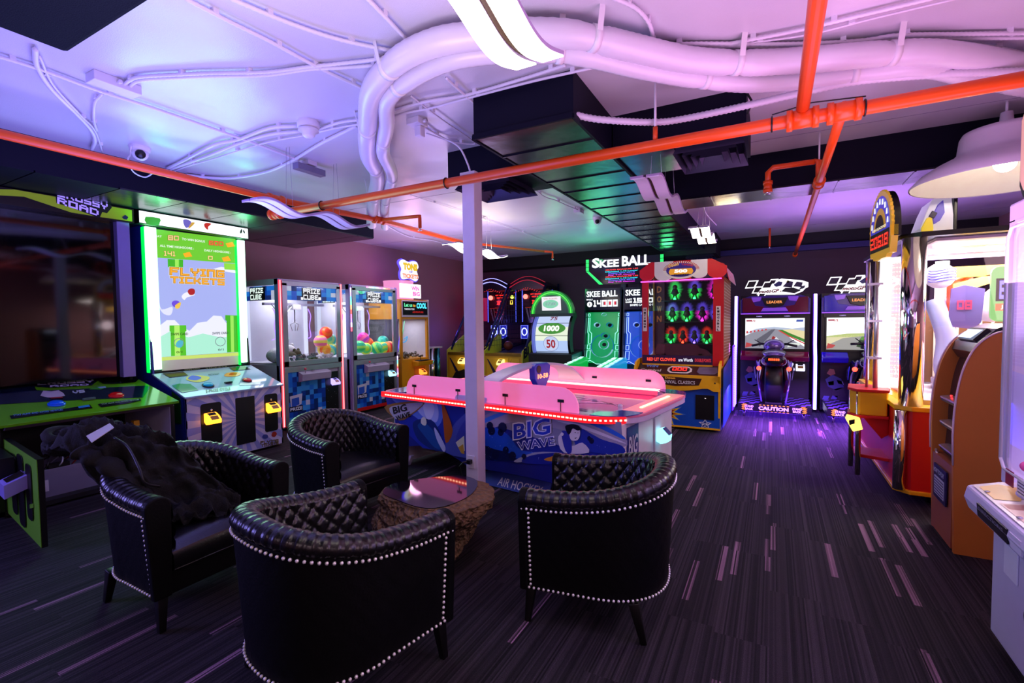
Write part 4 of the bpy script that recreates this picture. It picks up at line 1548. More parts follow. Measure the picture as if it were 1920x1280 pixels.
# scoring bridge
BR = mt('bridge_white', '#cfc2e6', .3)
cen = [(-.16, -HW + .03, .845), (-.10, -HW + .10, .93), (-.05, -HW + .3, 1.03), (-.02, -.25, 1.095), (0, 0, 1.115), (.0, .3, 1.10), (0, .6, 1.04), (0, HW - .12, .95), (0, HW - .03, .85)]
path = catmull(cen, 6)
vs_ = []
for i, p in enumerate(path):
    u = abs(i / (len(path) - 1) * 2 - 1)
    hw = .10 + .10 * u ** 3
    for dx, dz in ((-hw, 0), (hw, 0), (hw, .03), (-hw, .03)):
        vs_.append((p.x + dx, p.y, p.z + dz))
n = len(path)
fs = [(i * 4 + a, i * 4 + (a + 1) % 4, i * 4 + 4 + (a + 1) % 4, i * 4 + 4 + a) for i in range(n - 1) for a in range(4)] + [(0, 1, 2, 3), (n * 4 - 1, n * 4 - 2, n * 4 - 3, n * 4 - 4)]
MB().add(vs_, fs, BR, False).build('scoring_bridge', t, bevel=.006, label='white arched bridge over the table')
mb = MB()
mb.prism([(-.15, .99), (-.16, 1.12), (-.10, 1.15), (.10, 1.15), (.16, 1.12), (.14, .99), (.06, .88), (-.06, .88)], 'x', .05, .12, mt('score_blue', '#3548d8', .3))
mb.lathe([(0, 0), (.03, 0)], (.0, 0, 0), BLACK, 3)
mb2 = MB()
mb2.add([(.124, -.075 + .04 * math.cos(a * PI / 8), 1.09 + .04 * math.sin(a * PI / 8)) for a in range(16)], [tuple(range(16))], BLACK)
mb2.text('10-58', (.124, -.10, .99), (0, .2, 0), (0, 0, .05), em('#ff7a50', 4), .03)
o = mb.build('score_pod', t, bevel=.01, label='blue score display hanging from the bridge')
mb2.build('score_digits', o)
# reader on the right end
mb = MB()
xo = HL - .096
mb.box((xo, xo + .012), (-.08, .06), (.34, .72), HBODY)
o = mb.build('reader_plate', t)
mb = MB()
GL = em('#8ff4ff', 2.0)
mb.slab([(xo + .01, -.06, .50), (xo + .01, -.06, .60), (xo + .06, -.06, .62), (xo + .12, -.06, .56), (xo + .11, -.06, .50), (xo + .05, -.06, .48)], (0, .12, 0), GL)
r2 = mb.build('card_reader', t, bevel=.008, label='glowing cyan card reader')
MB().quad((xo + .064, -.045, .622), (xo + .122, -.045, .565), (xo + .122, .045, .565), (xo + .064, .045, .622), ink('#101880')).build('reader_screen', r2)
# mallet
c = P(1163, 775, ('z', .792))
mb = MB().lathe([(0, 0), (.05, 0), (.055, .008), (.052, .02), (.03, .028), (.02, .03), (.02, .06), (.022, .07), (.012, .082), (0, .084)], c, mt('mallet_white', '#e6d8ee', .35), 24)
solo('hockey_mallet', mb, 'round white mallet lying on the air hockey playfield', 'mallet', loc=c)
# ------------------------------------------------------------------ CROSSY ROAD cabinet (door open)
LFX = -5.6
X0 = -5.6
t = thing('arcade_cabinet', 'lime green arcade cabinet with its front door swung open and its tall screen off', 'arcade machine', (X0, 2.08, 0), PI / 2)
y0, y1 = 1.40, 2.74
LILAC = mt('lilac_panel', '#c9c4dc', .4)  # pale lilac is the panel's own even colour
mb = MB()
for y in (y0, y1 - .03):
    mb.prism([(X0, .02), (X0 - .02, .76), (-6.5, .96), (-6.5, 3.0 - .12), (-7.0, 2.88), (-7.0, .02)], 'y', y, y + .03, BLACK) if False else mb.slab([(X0, y, .02), (X0 - .0, y, .74), (-6.45, y, .95), (-6.45, y, 2.88), (-7.0, y, 2.88), (-7.0, y, .02)], (0, .03, 0), BLACK)
mb.box((-7.0, -6.95), (y0, y1), (.02, 2.88), BLACKM)
mb.box((-6.95, X0), (y0, y1), (.02, .06), BLACKM)
mb.build('cabinet_body', t, True)
MB().box((-6.6, X0 - .02), (y1 - .036, y1 - .031), (.06, .74), LILAC).build('inner_side', t, True, label='pale inner side panel')
# console
mb = MB()
CA = V3((X0 + .06, 0, .79)); CB = V3((-6.45, 0, 1.0))
mb.slab([(CA.x, y0 - .02, CA.z), (CA.x, y1 + .02, CA.z), (CB.x, y1 + .02, CB.z), (CB.x, y0 - .02, CB.z)], (0, 0, -.025), mt('glossy_lime_print', '#5aa012', .12))
o = mb.build('control_panel', t, True, bevel=.004)
mb = MB()
mb.slab([(CA.x - .01, y0 + .05, .765), (CA.x - .01, y1 - .02, .765), (CA.x - .05, y1 - .02, .735), (CA.x - .05, y0 + .05, .735)], (-.03, 0, 0), mt('console_rail', '#5a4a58', .4))
mb.build('front_rail', t, True)
nC = (CB - CA).cross(V3((0, 1, 0))).normalized()
if nC.z < 0:
    nC = -nC
CP = (CA + nC * .0015, nC)
A = MB()
q = lambda x, y: (x / 5.818, 660 + y / 5.818)
pp = lambda pts, c, k=0, sm=0, r=.12: A.pp([q(*a) for a in pts], CP, ink(c, r), .001 + k * .0012, sm)
pp([(-300, 430), (80, 390), (360, 350), (400, 415), (480, 420), (980, 395), (1590, 365), (1640, 380), (1560, 495), (980, 515), (500, 540), (0, 570), (-300, 600)], '#0d1a30', 0)
pp([(360, 360), (410, 330), (1000, 300), (1060, 320), (1000, 365), (560, 390), (400, 380)], '#10102a', 2)
A.ptext('CROSSY', q(412, 362), q(1020, 330), q(412, 334), CP, ink('#d9d4f0', .2), pix=True, off=.005, grow=.22)
A.ptext('ROAD', q(548, 385), q(965, 366), q(548, 366), CP, ink('#d9d4f0', .2), pix=True, off=.005, grow=.22)
A.ptext('ARCADE', q(725, 318), q(945, 308), q(722, 306), CP, ink('#d9d4f0', .2), .02)
pp([(440, 480), (470, 425), (560, 430), (640, 420), (690, 450), (710, 480), (640, 495), (520, 500)], '#c9b4d0', 3)
pp([(540, 500), (680, 490), (690, 505), (560, 512)], '#8a1c2a', 4)
A.ptext('VS', q(800, 455), q(925, 440), q(790, 428), CP, ink('#c9c4e0', .2), pix=True, grow=.25)
pp([(105, 695), (700, 620), (980, 575), (1010, 612), (700, 650), (125, 730)], '#0c1418', 2)
A.ptext('STAY ALIVE AND AVOID VEHICLES', q(150, 702), q(690, 637), q(145, 684), CP, ink('#5f8fd8'), .01)
pp([(850, 596), (970, 578), (985, 598), (860, 615)], '#2f7fd0', 3)
pp([(1065, 568), (1450, 515), (1525, 508), (1540, 530), (1400, 560), (1105, 603)], '#0c1418', 2)
A.ptext('STAY ALIVE AND AVOID VEHICLES', q(1112, 578), q(1520, 524), q(1105, 564), CP, ink('#7f9f88'), .01)
pp([(1080, 320), (1130, 290), (1480, 260), (1510, 300), (1480, 330), (1220, 350), (1120, 345)], '#0a140c', 3)
pp([(970, 410), (1080, 370), (1180, 385), (1100, 410)], '#3a8a2a', 3)
pp([(1060, 385), (1150, 378), (1160, 395), (1090, 400)], '#8fa6d8', 4)
A.build('printed_artwork', o, True)


def button(t, px, py, pl, r, m, base=None):
    c = P(px, py, pl)
    n_ = pl[1] if not isinstance(pl[0], str) else AX[pl[0]]
    MB().cyl(c, c + n_ * .012, r * 1.15, base or m, 24).cyl(c + n_ * .012, c + n_ * .028, r, m, 24, r * .85).build('push_button', t, True)


BTB = mt('blue_button', '#0a4fe0', .15, emit=.15)
BTR = mt('red_button', '#c01010', .15, emit=.1)
button(t, 106, 758, CP, .055, BTB)
button(t, 218, 742, CP, .055, BTR)
c = P(167, 749, CP)
MB().slab([c + V3((-.02, -.045, 0)), c + V3((.02, -.045, 0)), c + V3((.02, .045, 0)), c + V3((-.02, .045, 0))], nC * .02, mt('grey_cap', '#5a6a70', .4)).build('start_button', t, True)
# screen, post, marquee
mb = MB().box((-6.44, -6.41), (y0 + .0, 2.60), (1.03, 2.74), SCREENB)
mb.build('screen_glass', t, True, label='switched-off glossy black screen')
mb = MB().box((-6.42, -6.33), (2.60, 2.72), (1.02, 2.74), mt('purple_post', '#8f86c8', .25))
mb.build('screen_post', t, True, bevel=.006, label='pale purple post beside the screen')
mb = MB().box((-6.42, -6.33), (1.32, 1.42), (1.02, 2.74), mt('purple_post', '#8f86c8', .25))
mb.build('screen_post', t, True, bevel=.006)
MX = -6.28
mb = MB().box((-6.7, MX), (1.35, 2.745), (2.735, 2.89), BLACK)
o = mb.build('marquee', t, True)
A = MB()
q = lambda x, y: (x / 6.738, 330 + y / 6.738)
S = ('x', MX)
A.pp([q(-2400, 120), q(180, 170), q(1665, 430), q(1670, 575), q(1250, 515), q(900, 460), q(300, 260), q(-2400, 120)], S, mt('marquee_green', '#9fc42a', .3, emit=.12), .002)
A.pp([q(700, 250), q(1400, 360), q(1410, 400), q(1350, 470), q(1290, 455), q(1260, 520), q(1200, 510), q(900, 400), q(710, 340)], S, BLACKM, .004)
LV = mt('marquee_lilac', '#b9a4ff', .3, emit=.5)
A.ptext('ROAD', q(722, 345), q(1240, 505), q(722, 262), S, LV, pix=True, off=.006, grow=.1)
A.ptext('CROSSY', q(722, 250), q(1355, 430), q(722, 170), S, LV, pix=True, off=.006, grow=.1)
A.pp([q(1540, 520), q(1580, 490), q(1620, 520), q(1600, 550), q(1560, 545)], S, ink('#1a1f5a'), .004)
A.build('marquee_print', o, True)
# machinery inside
mb = MB().box((-6.3, -5.72), (1.66, 2.32), (.03, .31), mt('galvanised_box', '#8a86a0', .45, .4))
o = mb.build('metal_box', t, True, bevel=.004, label='grey metal box inside the open cabinet')
mb = MB()
for k in range(5):
    yy = 1.72 + k * .1
    mb.tube(catmull([(-5.74, yy, .31), (-5.70, yy + .02, .36), (-5.8, yy + .05, .40), (-5.95, yy + .02, .32)], 4), .006, ink(['#2a2a30', '#c8c8d0', '#a01818', '#d8d8e0', '#3a3a44'][k]), 5)
mb.box((-5.78, -5.72), (1.75, 1.9), (.31, .35), BLACK).box((-5.719, -5.70), (1.70, 1.74), (.12, .22), WHITE)
mb.build('wiring', o, True)
mb = MB()
for yy in (2.30, 2.47):
    mb.box((-5.9, -5.84), (yy, yy + .05), (.48, .60), mt('coin_yellow', '#d89a10', .4))
mb.box((-6.0, -5.86), (2.34, 2.46), (.44, .58), mt('brass_mech', '#6a5a3a', .5, .5))
mb.build('coin_mechanism', t, True, label='coin mechanism with yellow tabs')
# open door
dh = V3((-5.62, 1.45, 0)); de = V3((-4.50, 1.318, 0))
dd = (de - dh).normalized()
dn = V3((dd.y, -dd.x, 0))
mb = MB()
a = dh; b = de
mb.slab([(a.x, a.y, .04), (b.x, b.y, .04), (b.x, b.y, .67), (a.x, a.y, .67)], -dn * .035, BLACK)
mb.slab([a + dn * .002 + V3((0, 0, .045)), b + dn * .002 + V3((0, 0, .045)), b + dn * .002 + V3((0, 0, .665)), a + dn * .002 + V3((0, 0, .665))], -dn * .004, mt('door_green', '#6cb828', .45))
door = mb.build('door', t, True, label='open green front door')
DP = (dh + dn * .003, dn)
A = MB()


def insetd(u0, u1, z0, z1):
    r = .05
    pts = []
    for cx_, cz, a0 in ((u1 - r, z0 + r, -PI / 2), (u1 - r, z1 - r, 0), (u0 + r, z1 - r, PI / 2), (u0 + r, z0 + r, PI)):
        for k in range(5):
            an = a0 + PI / 2 * k / 4
            pts.append(dh + dd * (cx_ + r * math.cos(an)) + V3((0, 0, cz + r * math.sin(an))) + dn * .004)
    A.slab(pts, dn * .006, BLACK)


insetd(.28, .46, .12, .60)
insetd(.52, .72, .08, .63)
insetd(.80, .97, .19, .60)
A.build('door_panels', door, True)
MB().slab([dh + dd * .95 + V3((0, 0, .3)) + dn * .004, dh + dd * .98 + V3((0, 0, .3)) + dn * .004, dh + dd * .98 + V3((0, 0, .33)) + dn * .004, dh + dd * .95 + V3((0, 0, .33)) + dn * .004], dn * .02, CHROME).build('door_lock', door, True)
mb = MB()
c = dh + dd * .66 + V3((0, 0, .42))
mb.slab([c, c + dd * .2, c + dd * .2 + dn * .13 + V3((0, 0, -.05)), c + dn * .13 + V3((0, 0, -.05))], (0, 0, .10), mt('lilac_plastic', '#9a90e0', .4))
mb.slab([c + V3((0, 0, .102)) + dd * .04 + dn * .02, c + V3((0, 0, .102)) + dd * .16 + dn * .02, c + dd * .16 + dn * .11 + V3((0, 0, .06)), c + dd * .04 + dn * .11 + V3((0, 0, .06))], (0, 0, .004), BLACK)
mb.build('card_reader', door, True, bevel=.006, label='lilac card reader, unlit')
mb = MB()
c = dh + dd * .0 + V3((0, 0, .30))
mb.slab([c + dn * .02, c + dd * .52 + dn * .02, c + dd * .52 + dn * .16, c + dn * .16], (0, 0, .30), mt('coin_box_black', '#14121c', .4, .3))
mb.slab([c + dd * .2 + dn * .162 + V3((0, 0, .1)), c + dd * .3 + dn * .162 + V3((0, 0, .1)), c + dd * .3 + dn * .162 + V3((0, 0, .16)), c + dd * .2 + dn * .162 + V3((0, 0, .16))], dn * .002, WHITE)
mb.build('ticket_dispenser', door, True, bevel=.004)

# ------------------------------------------------------------------ FLYING TICKETS cabinet
X0 = -5.65
y0, y1 = 2.87, 4.05
t = thing('arcade_cabinet', 'tall arcade cabinet with a lit sky-blue game screen between green light columns', 'arcade machine', (X0, 3.46, 0), PI / 2)
GREYP = mt('pale_lilac_laminate', '#c8c6e4', .35)
mb = MB()
SIDEB = mt('cabinet_blue_side', '#1e2f9a', .4)
for y in (y0, y1 - .02):
    mb.slab([(X0, y, .03), (X0, y, .79), (-6.3, y, 1.02), (-6.42, y, 2.87), (-7.05, y, 2.87), (-7.05, y, .03)], (0, .02, 0), SIDEB if y == y0 else BLACK)
mb.box((-7.0, X0 - .02), (y0 + .02, y1 - .02), (.03, .78), BLACKM)
mb.box((-7.0, -6.5), (y0 + .02, y1 - .02), (1.0, 2.87), BLACKM)
mb.build('cabinet_body', t, True)
mb = MB().slab([(X0 - .25, y0 - .002, .5), (X0 - .08, y0 - .002, .5), (X0 - .08, y0 - .002, .79), (X0 - .25, y0 - .002, .86)], (0, -.003, 0), mt('pipe_print_dark', '#0f5a1a', .4))
mb.build('side_print', t, True)
mb = MB().box((X0 - .02, X0), (y0, y1), (.03, .795), GREYP)
fp = mb.build('front_panel', t, True, bevel=.003)
# sun ray print on the front
A = MB()
S = ('x', X0)
q = lambda x, y: (240 + x / 5.82, 640 + y / 5.82)
cx_, cy_ = 3.50, .45
ray_c = mt('ray_blue', '#8f98d8', .35)
for k in range(22):
    a = 2 * PI * k / 22
    b = a + PI / 22
    pts = []
    for an in (a, b):
        ux, uz = math.cos(an), math.sin(an)
        tt = min([(y1 - .01 - cx_) / ux if ux > 1e-6 else (y0 + .01 - cx_) / ux if ux < -1e-6 else 9, (.785 - cy_) / uz if uz > 1e-6 else (.04 - cy_) / uz if uz < -1e-6 else 9])
        pts.append((X0 + .0015, cx_ + ux * tt, cy_ + uz * tt))
    A.add([(X0 + .0015, cx_, cy_), pts[0], pts[1]], [(0, 1, 2)], ray_c)


def rrect(y0_, y1_, z0_, z1_, x, r=.03, th=.006, m=BLACK, mb=None):
    pts = []
    for cy1, cz, a0 in ((y1_ - r, z0_ + r, -PI / 2), (y1_ - r, z1_ - r, 0), (y0_ + r, z1_ - r, PI / 2), (y0_ + r, z0_ + r, PI)):
        for k in range(5):
            an = a0 + PI / 2 * k / 4
            pts.append((x, cy1 + r * math.cos(an), cz + r * math.sin(an)))
    mb.slab(pts, (th, 0, 0), m)


rrect(3.03, 3.26, .22, .70, X0, mb=A)
rrect(3.43, 3.67, .14, .71, X0, .01, mb=A)
rrect(3.80, 3.98, .22, .70, X0, mb=A)
for yy, zz in ((3.145, .62), (3.89, .63)):
    A.cyl((X0 + .006, yy, zz), (X0 + .012, yy, zz), .012, CHROME, 10)
A.pp([q(1462, 1040), q(1480, 1015), q(1515, 1015), q(1528, 1040), q(1505, 1060), q(1475, 1058)], S, ink('#3a4a9a'), .004, 3)
A.pp([q(1565, 1015), q(1580, 985), q(1610, 985), q(1622, 1010), q(1600, 1040), q(1570, 1035)], S, ink('#a03020'), .004, 3)
for (s_, a, b, c) in (('FLYING', (1445, 1120), (1640, 1095), (1445, 1090)), ('TICKETS', (1455, 1150), (1640, 1122), (1455, 1124))):
    A.ptext(s_, q(*a), q(*b), q(*c), S, ink('#6a5a28'), pix=True, off=.003, grow=.3)
A.build('ray_print', fp, True)
for yy, zz in ((3.13, .50), (3.885, .50)):
    # readers built in the cabinet's own frame
    reader(t, yy - 3.46, 0, zz, '#ff9a28', 1.25, 3.2)
# console
CA = V3((X0 + .03, 0, .805)); CB = V3((-6.3, 0, 1.035))
mb = MB()
mb.slab([(CA.x, y0 - .01, CA.z), (CA.x, y1 + .01, CA.z), (CB.x, y1 + .01, CB.z), (CB.x, y0 - .01, CB.z)], (0, 0, -.02), mt('console_aqua_print', '#9fb4cf', .06))
o = mb.build('control_panel', t, True, bevel=.003)
nC = (CB - CA).cross(V3((0, 1, 0))).normalized()
nC = nC if nC.z > 0 else -nC
CP = (CA + nC * .0015, nC)
A = MB()
pp = lambda pts, c, k=0, sm=0, r=.1: A.pp([q(*a) for a in pts], CP, ink(c, r), .001 + k * .0012, sm)
pp([(640, 420), (660, 380), (760, 370), (880, 385), (870, 420), (760, 445)], '#f0d25a', 1, 4)
pp([(655, 410), (690, 375), (760, 378), (800, 400), (740, 425)], '#5a5ae0', 2, 4)
pp([(1050, 375), (1080, 345), (1180, 335), (1230, 350), (1200, 375), (1110, 385)], '#ff9a5a', 1, 4)
pp([(1100, 365), (1130, 345), (1190, 345), (1170, 368)], '#e0401a', 2, 4)
pp([(480, 480), (560, 460), (680, 465), (770, 530), (590, 560), (500, 500)], '#3a8f5a', 1, 0)
pp([(1215, 480), (1225, 450), (1450, 440), (1440, 470)], '#f2f6f6', 1)
pp([(375, 350), (600, 330), (655, 372), (455, 395)], '#0a1814', 3)
pp([(1100, 285), (1270, 268), (1338, 303), (1150, 320)], '#06301c', 3)
A.ptext('SWIPE CARD', q(620, 322), q(790, 305), q(612, 306), CP, ink('#5a5a30'), .03)
A.ptext('TICKETS', q(845, 303), q(1085, 280), q(838, 288), CP, ink('#5a5a30'), .03)
A.ptext('RETICKET', q(880, 372), q(1000, 362), q(876, 358), CP, ink('#2a4a3a'), .02)
A.ptext('2-PRIZE CYCLE', q(850, 558), q(1120, 528), q(846, 530), CP, ink('#4a4a30'), .02)
A.build('printed_artwork', o, True)
button(t, 390, 723, CP, .055, mt('aqua_button', '#0a90c0', .12, emit=.2), BLACK)
button(t, 463, 714, CP, .05, BTR, BLACK)
c = P(428, 718, CP)
MB().slab([c + V3((-.02, -.04, 0)), c + V3((.02, -.04, 0)), c + V3((.02, .04, 0)), c + V3((-.02, .04, 0))], nC * .02, BLACK).build('start_button', t, True)
# screen
SX = -6.40
mb = MB().box((SX - .03, SX), (y0 + .02, y1 - .02), (1.03, 2.74), BLACK)
mb.quad((SX + .001, y0 + .13, 1.05), (SX + .001, y1 - .1, 1.05), (SX + .001, y1 - .1, 1.22), (SX + .001, y0 + .13, 1.22), mt('cream_board', '#d8d4c4', .3, emit=.25))
scr = mb.build('screen', t, True)
A = MB()
S = ('x', SX)
q = lambda x, y: (240 + x / 4, 380 + y / 4)


def sp(pts, c, k=0, sm=0, e=1.0):
    A.pp([q(*a) for a in pts], S, em(c, e), .002 + k * .001, sm)


sp([(185, 195), (805, 272), (812, 455), (200, 410)], '#6fcf2a', 0)
sp([(200, 410), (812, 455), (832, 1118), (222, 1158)], '#a9b4f4', 0)
sp([(214, 1020), (320, 960), (450, 1010), (560, 980), (700, 1010), (828, 1000), (832, 1118), (222, 1158)], '#aef2d8', 1)
sp([(214, 1000), (225, 930), (290, 880), (350, 880), (400, 930), (460, 960), (520, 900), (590, 890), (640, 845), (700, 850), (735, 900), (830, 930), (828, 1010), (700, 1020), (540, 1000), (400, 1030), (215, 1040)], '#f0f2ff', .5)
sp([(296, 420), (412, 428), (412, 490), (298, 484)], '#3fb81a', 2)
sp([(350, 423), (380, 425), (380, 488), (352, 486)], '#9ff05a', 3)
sp([(718, 452), (810, 458), (812, 505), (722, 500)], '#8fe03a', 2)
sp([(640, 495), (700, 480), (812, 510), (812, 530), (700, 510)], '#f4f4ff', 1)
sp([(310, 920), (435, 918), (437, 962), (428, 966), (436, 1144), (322, 1150), (318, 966), (310, 962)], '#4fc41a', 2)
sp([(345, 922), (385, 921), (392, 1146), (350, 1149)], '#b4f26a', 3)
sp([(728, 842), (820, 845), (828, 1118), (742, 1122), (738, 885), (728, 880)], '#3fb414', 2)
sp([(765, 846), (790, 846), (795, 1120), (772, 1121)], '#9fea5a', 3)
sp([(224, 1160), (832, 1122), (834, 1145), (226, 1185)], '#c9e26a', 3)
for (s_, a, b, c, col) in (('BEAT', (190, 255), (250, 262), (190, 240), '#f4fff0'), ('TO WIN BONUS', (402, 280), (574, 300), (402, 262), '#f4fff0'), ('ALL TIME HIGHSCORE :', (236, 330), (490, 352), (236, 312), '#f4fff0'), ('DAILY HIGHSCORE :', (570, 364), (768, 382), (570, 347), '#f4fff0'),
                           ('SWIPE CARD', (320, 995), (448, 992), (320, 976), '#203a10'), ('SWIPE CARD', (630, 988), (750, 984), (630, 970), '#303a50'), ('0/1', (360, 1128), (405, 1126), (360, 1112), '#2a5a10'), ('0/1', (672, 1110), (715, 1108), (672, 1094), '#4a6a60')):
    A.ptext(s_, q(*a), q(*b), q(*c), S, em(col, 1), .02, .008)
for (s_, a, b, c, c1, c2) in (('80', (298, 280), (378, 284), (298, 244), '#7a3a10', '#ffd090'), ('600', (605, 316), (712, 324), (605, 284), '#8a1a08', '#ff6a3a'), ('141', (268, 398), (352, 402), (268, 362), '#7a4a10', '#ffe090'), ('0', (598, 426), (632, 428), (598, 398), '#7a4a10', '#ffe090')):
    A.ptext(s_, q(*a), q(*b), q(*c), S, em(c1, .8), pix=True, off=.006, grow=.28)
    A.ptext(s_, q(*a), q(*b), q(*c), S, em(c2, 1), pix=True, off=.008, grow=.05)
for x, y in ((410, 380), (730, 305), (700, 412)):
    sp([(x, y), (x + 50, y - 12), (x + 70, y + 22), (x + 15, y + 30)], '#ffb414', 5)
for (s_, a, b, c) in (('FLYING', (312, 540), (718, 560), (312, 484)), ('TICKETS', (318, 600), (720, 618), (318, 552))):
    A.ptext(s_, q(*a), q(*b), q(*c), S, em('#fff6e0', 1), pix=True, off=.005, grow=.50)
    A.ptext(s_, q(*a), q(*b), q(*c), S, em('#4a2408', .7), pix=True, off=.007, grow=.30)
    A.ptext(s_, q(*a), q(*b), q(*c), S, em('#ffa820', 1.1), pix=True, off=.009, grow=.06)
sp([(445, 665), (460, 645), (490, 645), (500, 665), (490, 688), (460, 690)], '#b01818', 6, 3)
sp([(400, 700), (440, 670), (500, 690), (440, 710), (420, 730)], '#f4f4ff', 5, 3)
sp([(325, 755), (340, 735), (370, 735), (390, 755), (372, 782), (342, 782)], '#6a4ae0', 6, 3)
sp([(350, 770), (392, 745), (385, 785), (360, 795)], '#f4c84a', 7, 3)
sp([(230, 720), (250, 800), (330, 780), (320, 840), (270, 835), (235, 790)], '#e4e6ff', 4, 3)
for x, y in ((380, 1050), (690, 1040)):
    for k in range(12):
        a, b = 2 * PI * k / 12, 2 * PI * (k + 1) / 12
        sp([(x + 40 * math.cos(a), y + 36 * math.sin(a)), (x + 40 * math.cos(b), y + 36 * math.sin(b)), (x + 35 * math.cos(b), y + 31 * math.sin(b)), (x + 35 * math.cos(a), y + 31 * math.sin(a))], '#7a8a90', 6)
sp([(355, 1060), (380, 1030), (410, 1040), (400, 1080), (370, 1085)], '#4ab4d0', 7, 3)
A.build('screen_image', scr, True, label='bright game picture of sky, pipes and clouds')
# light columns
for ya, yb in ((y0 + .0, y0 + .115), (y1 - .095, y1 - .0)):
    mb = MB().box((SX - .02, SX + .075), (ya, yb), (1.075, 2.73), em('#b4ffd0', 3.0))
    mb.box((SX - .02, SX + .07), (ya, yb), (1.04, 1.075), mt('column_foot', '#2a5a4a', .3, .3))
    mb.box((SX - .025, SX + .05), (ya - .006, yb + .006), (1.04, 2.73), mt('green_acrylic', '#08c44a', .2, emit=1.2, ecol='#00ff50'))
    mb.build('light_column', t, True, bevel=.008, label='blazing green light column')
mb = MB().box((-6.75, -6.27), (y0 - .085, y1 + .02), (2.745, 2.89), BLACK)
MX = -6.268
mb.quad((MX, y0 - .08, 2.752), (MX, y1 + .012, 2.752), (MX, y1 + .012, 2.885), (MX, y0 - .08, 2.885), em('#f0f6ff', 1.5))
o = mb.build('marquee', t, True, label='glowing white marquee cut off by the duct')
A = MB()
S = ('x', MX)
for pts, c in (([(130, 105), (238, 118), (236, 150), (225, 170), (140, 160)], '#3aa81a'), ([(412, 130), (440, 125), (470, 140), (472, 165), (440, 190), (420, 170)], '#7a6ad8'), ([(470, 150), (500, 150), (480, 175), (450, 195)], '#e8b43a'), ([(570, 160), (590, 150), (625, 158), (600, 180), (600, 205), (575, 185)], '#d82a18'), ([(838, 220), (850, 195), (856, 215), (846, 232)], '#101014'), ([(860, 205), (872, 210), (876, 230), (866, 225)], '#101014')):
    A.pp([q(*a) for a in pts], S, ink(c) if c == '#101014' else em(c, .8), .004, 2)
A.build('marquee_print', o, True)
light('green_column_up', 'AREA', (-6.2, 3.0, 2.6), 9, (.1, 1, .35), .12, .12, UP, 150)
light('green_column_up', 'AREA', (-6.2, 4.0, 2.6), 9, (.1, 1, .35), .12, .12, UP, 150)
light('screen_light', 'AREA', (-6.3, 3.46, 1.9), 22, (.45, 1.0, .75), 1.0, 1.5, (0, math.radians(-90), 0))

# ------------------------------------------------------------------ PRIZE CUBE cabinets
def blueblocks(mb, f, x0, x1, z0, z1, n, m_, seed, cols=('#0a3a9a', '#0a56c8', '#1a78e0', '#0a2a70', '#3a9ae8'), white=0.06, e=0.0):
    random.seed(seed)
    for i in range(n):
        for j in range(m_):
            c = random.choice(cols) if random.random() > white else '#c8cee8'
            a0 = x0 + (x1 - x0) * i / n; a1 = x0 + (x1 - x0) * (i + 1) / n
            b0 = z0 + (z1 - z0) * j / m_; b1 = z0 + (z1 - z0) * (j + 1) / m_
            mb.add([f(a0, b0), f(a1, b0), f(a1, b1), f(a0, b1)], [(0, 1, 2, 3)], em(c, .8) if e else ink(c, .3))


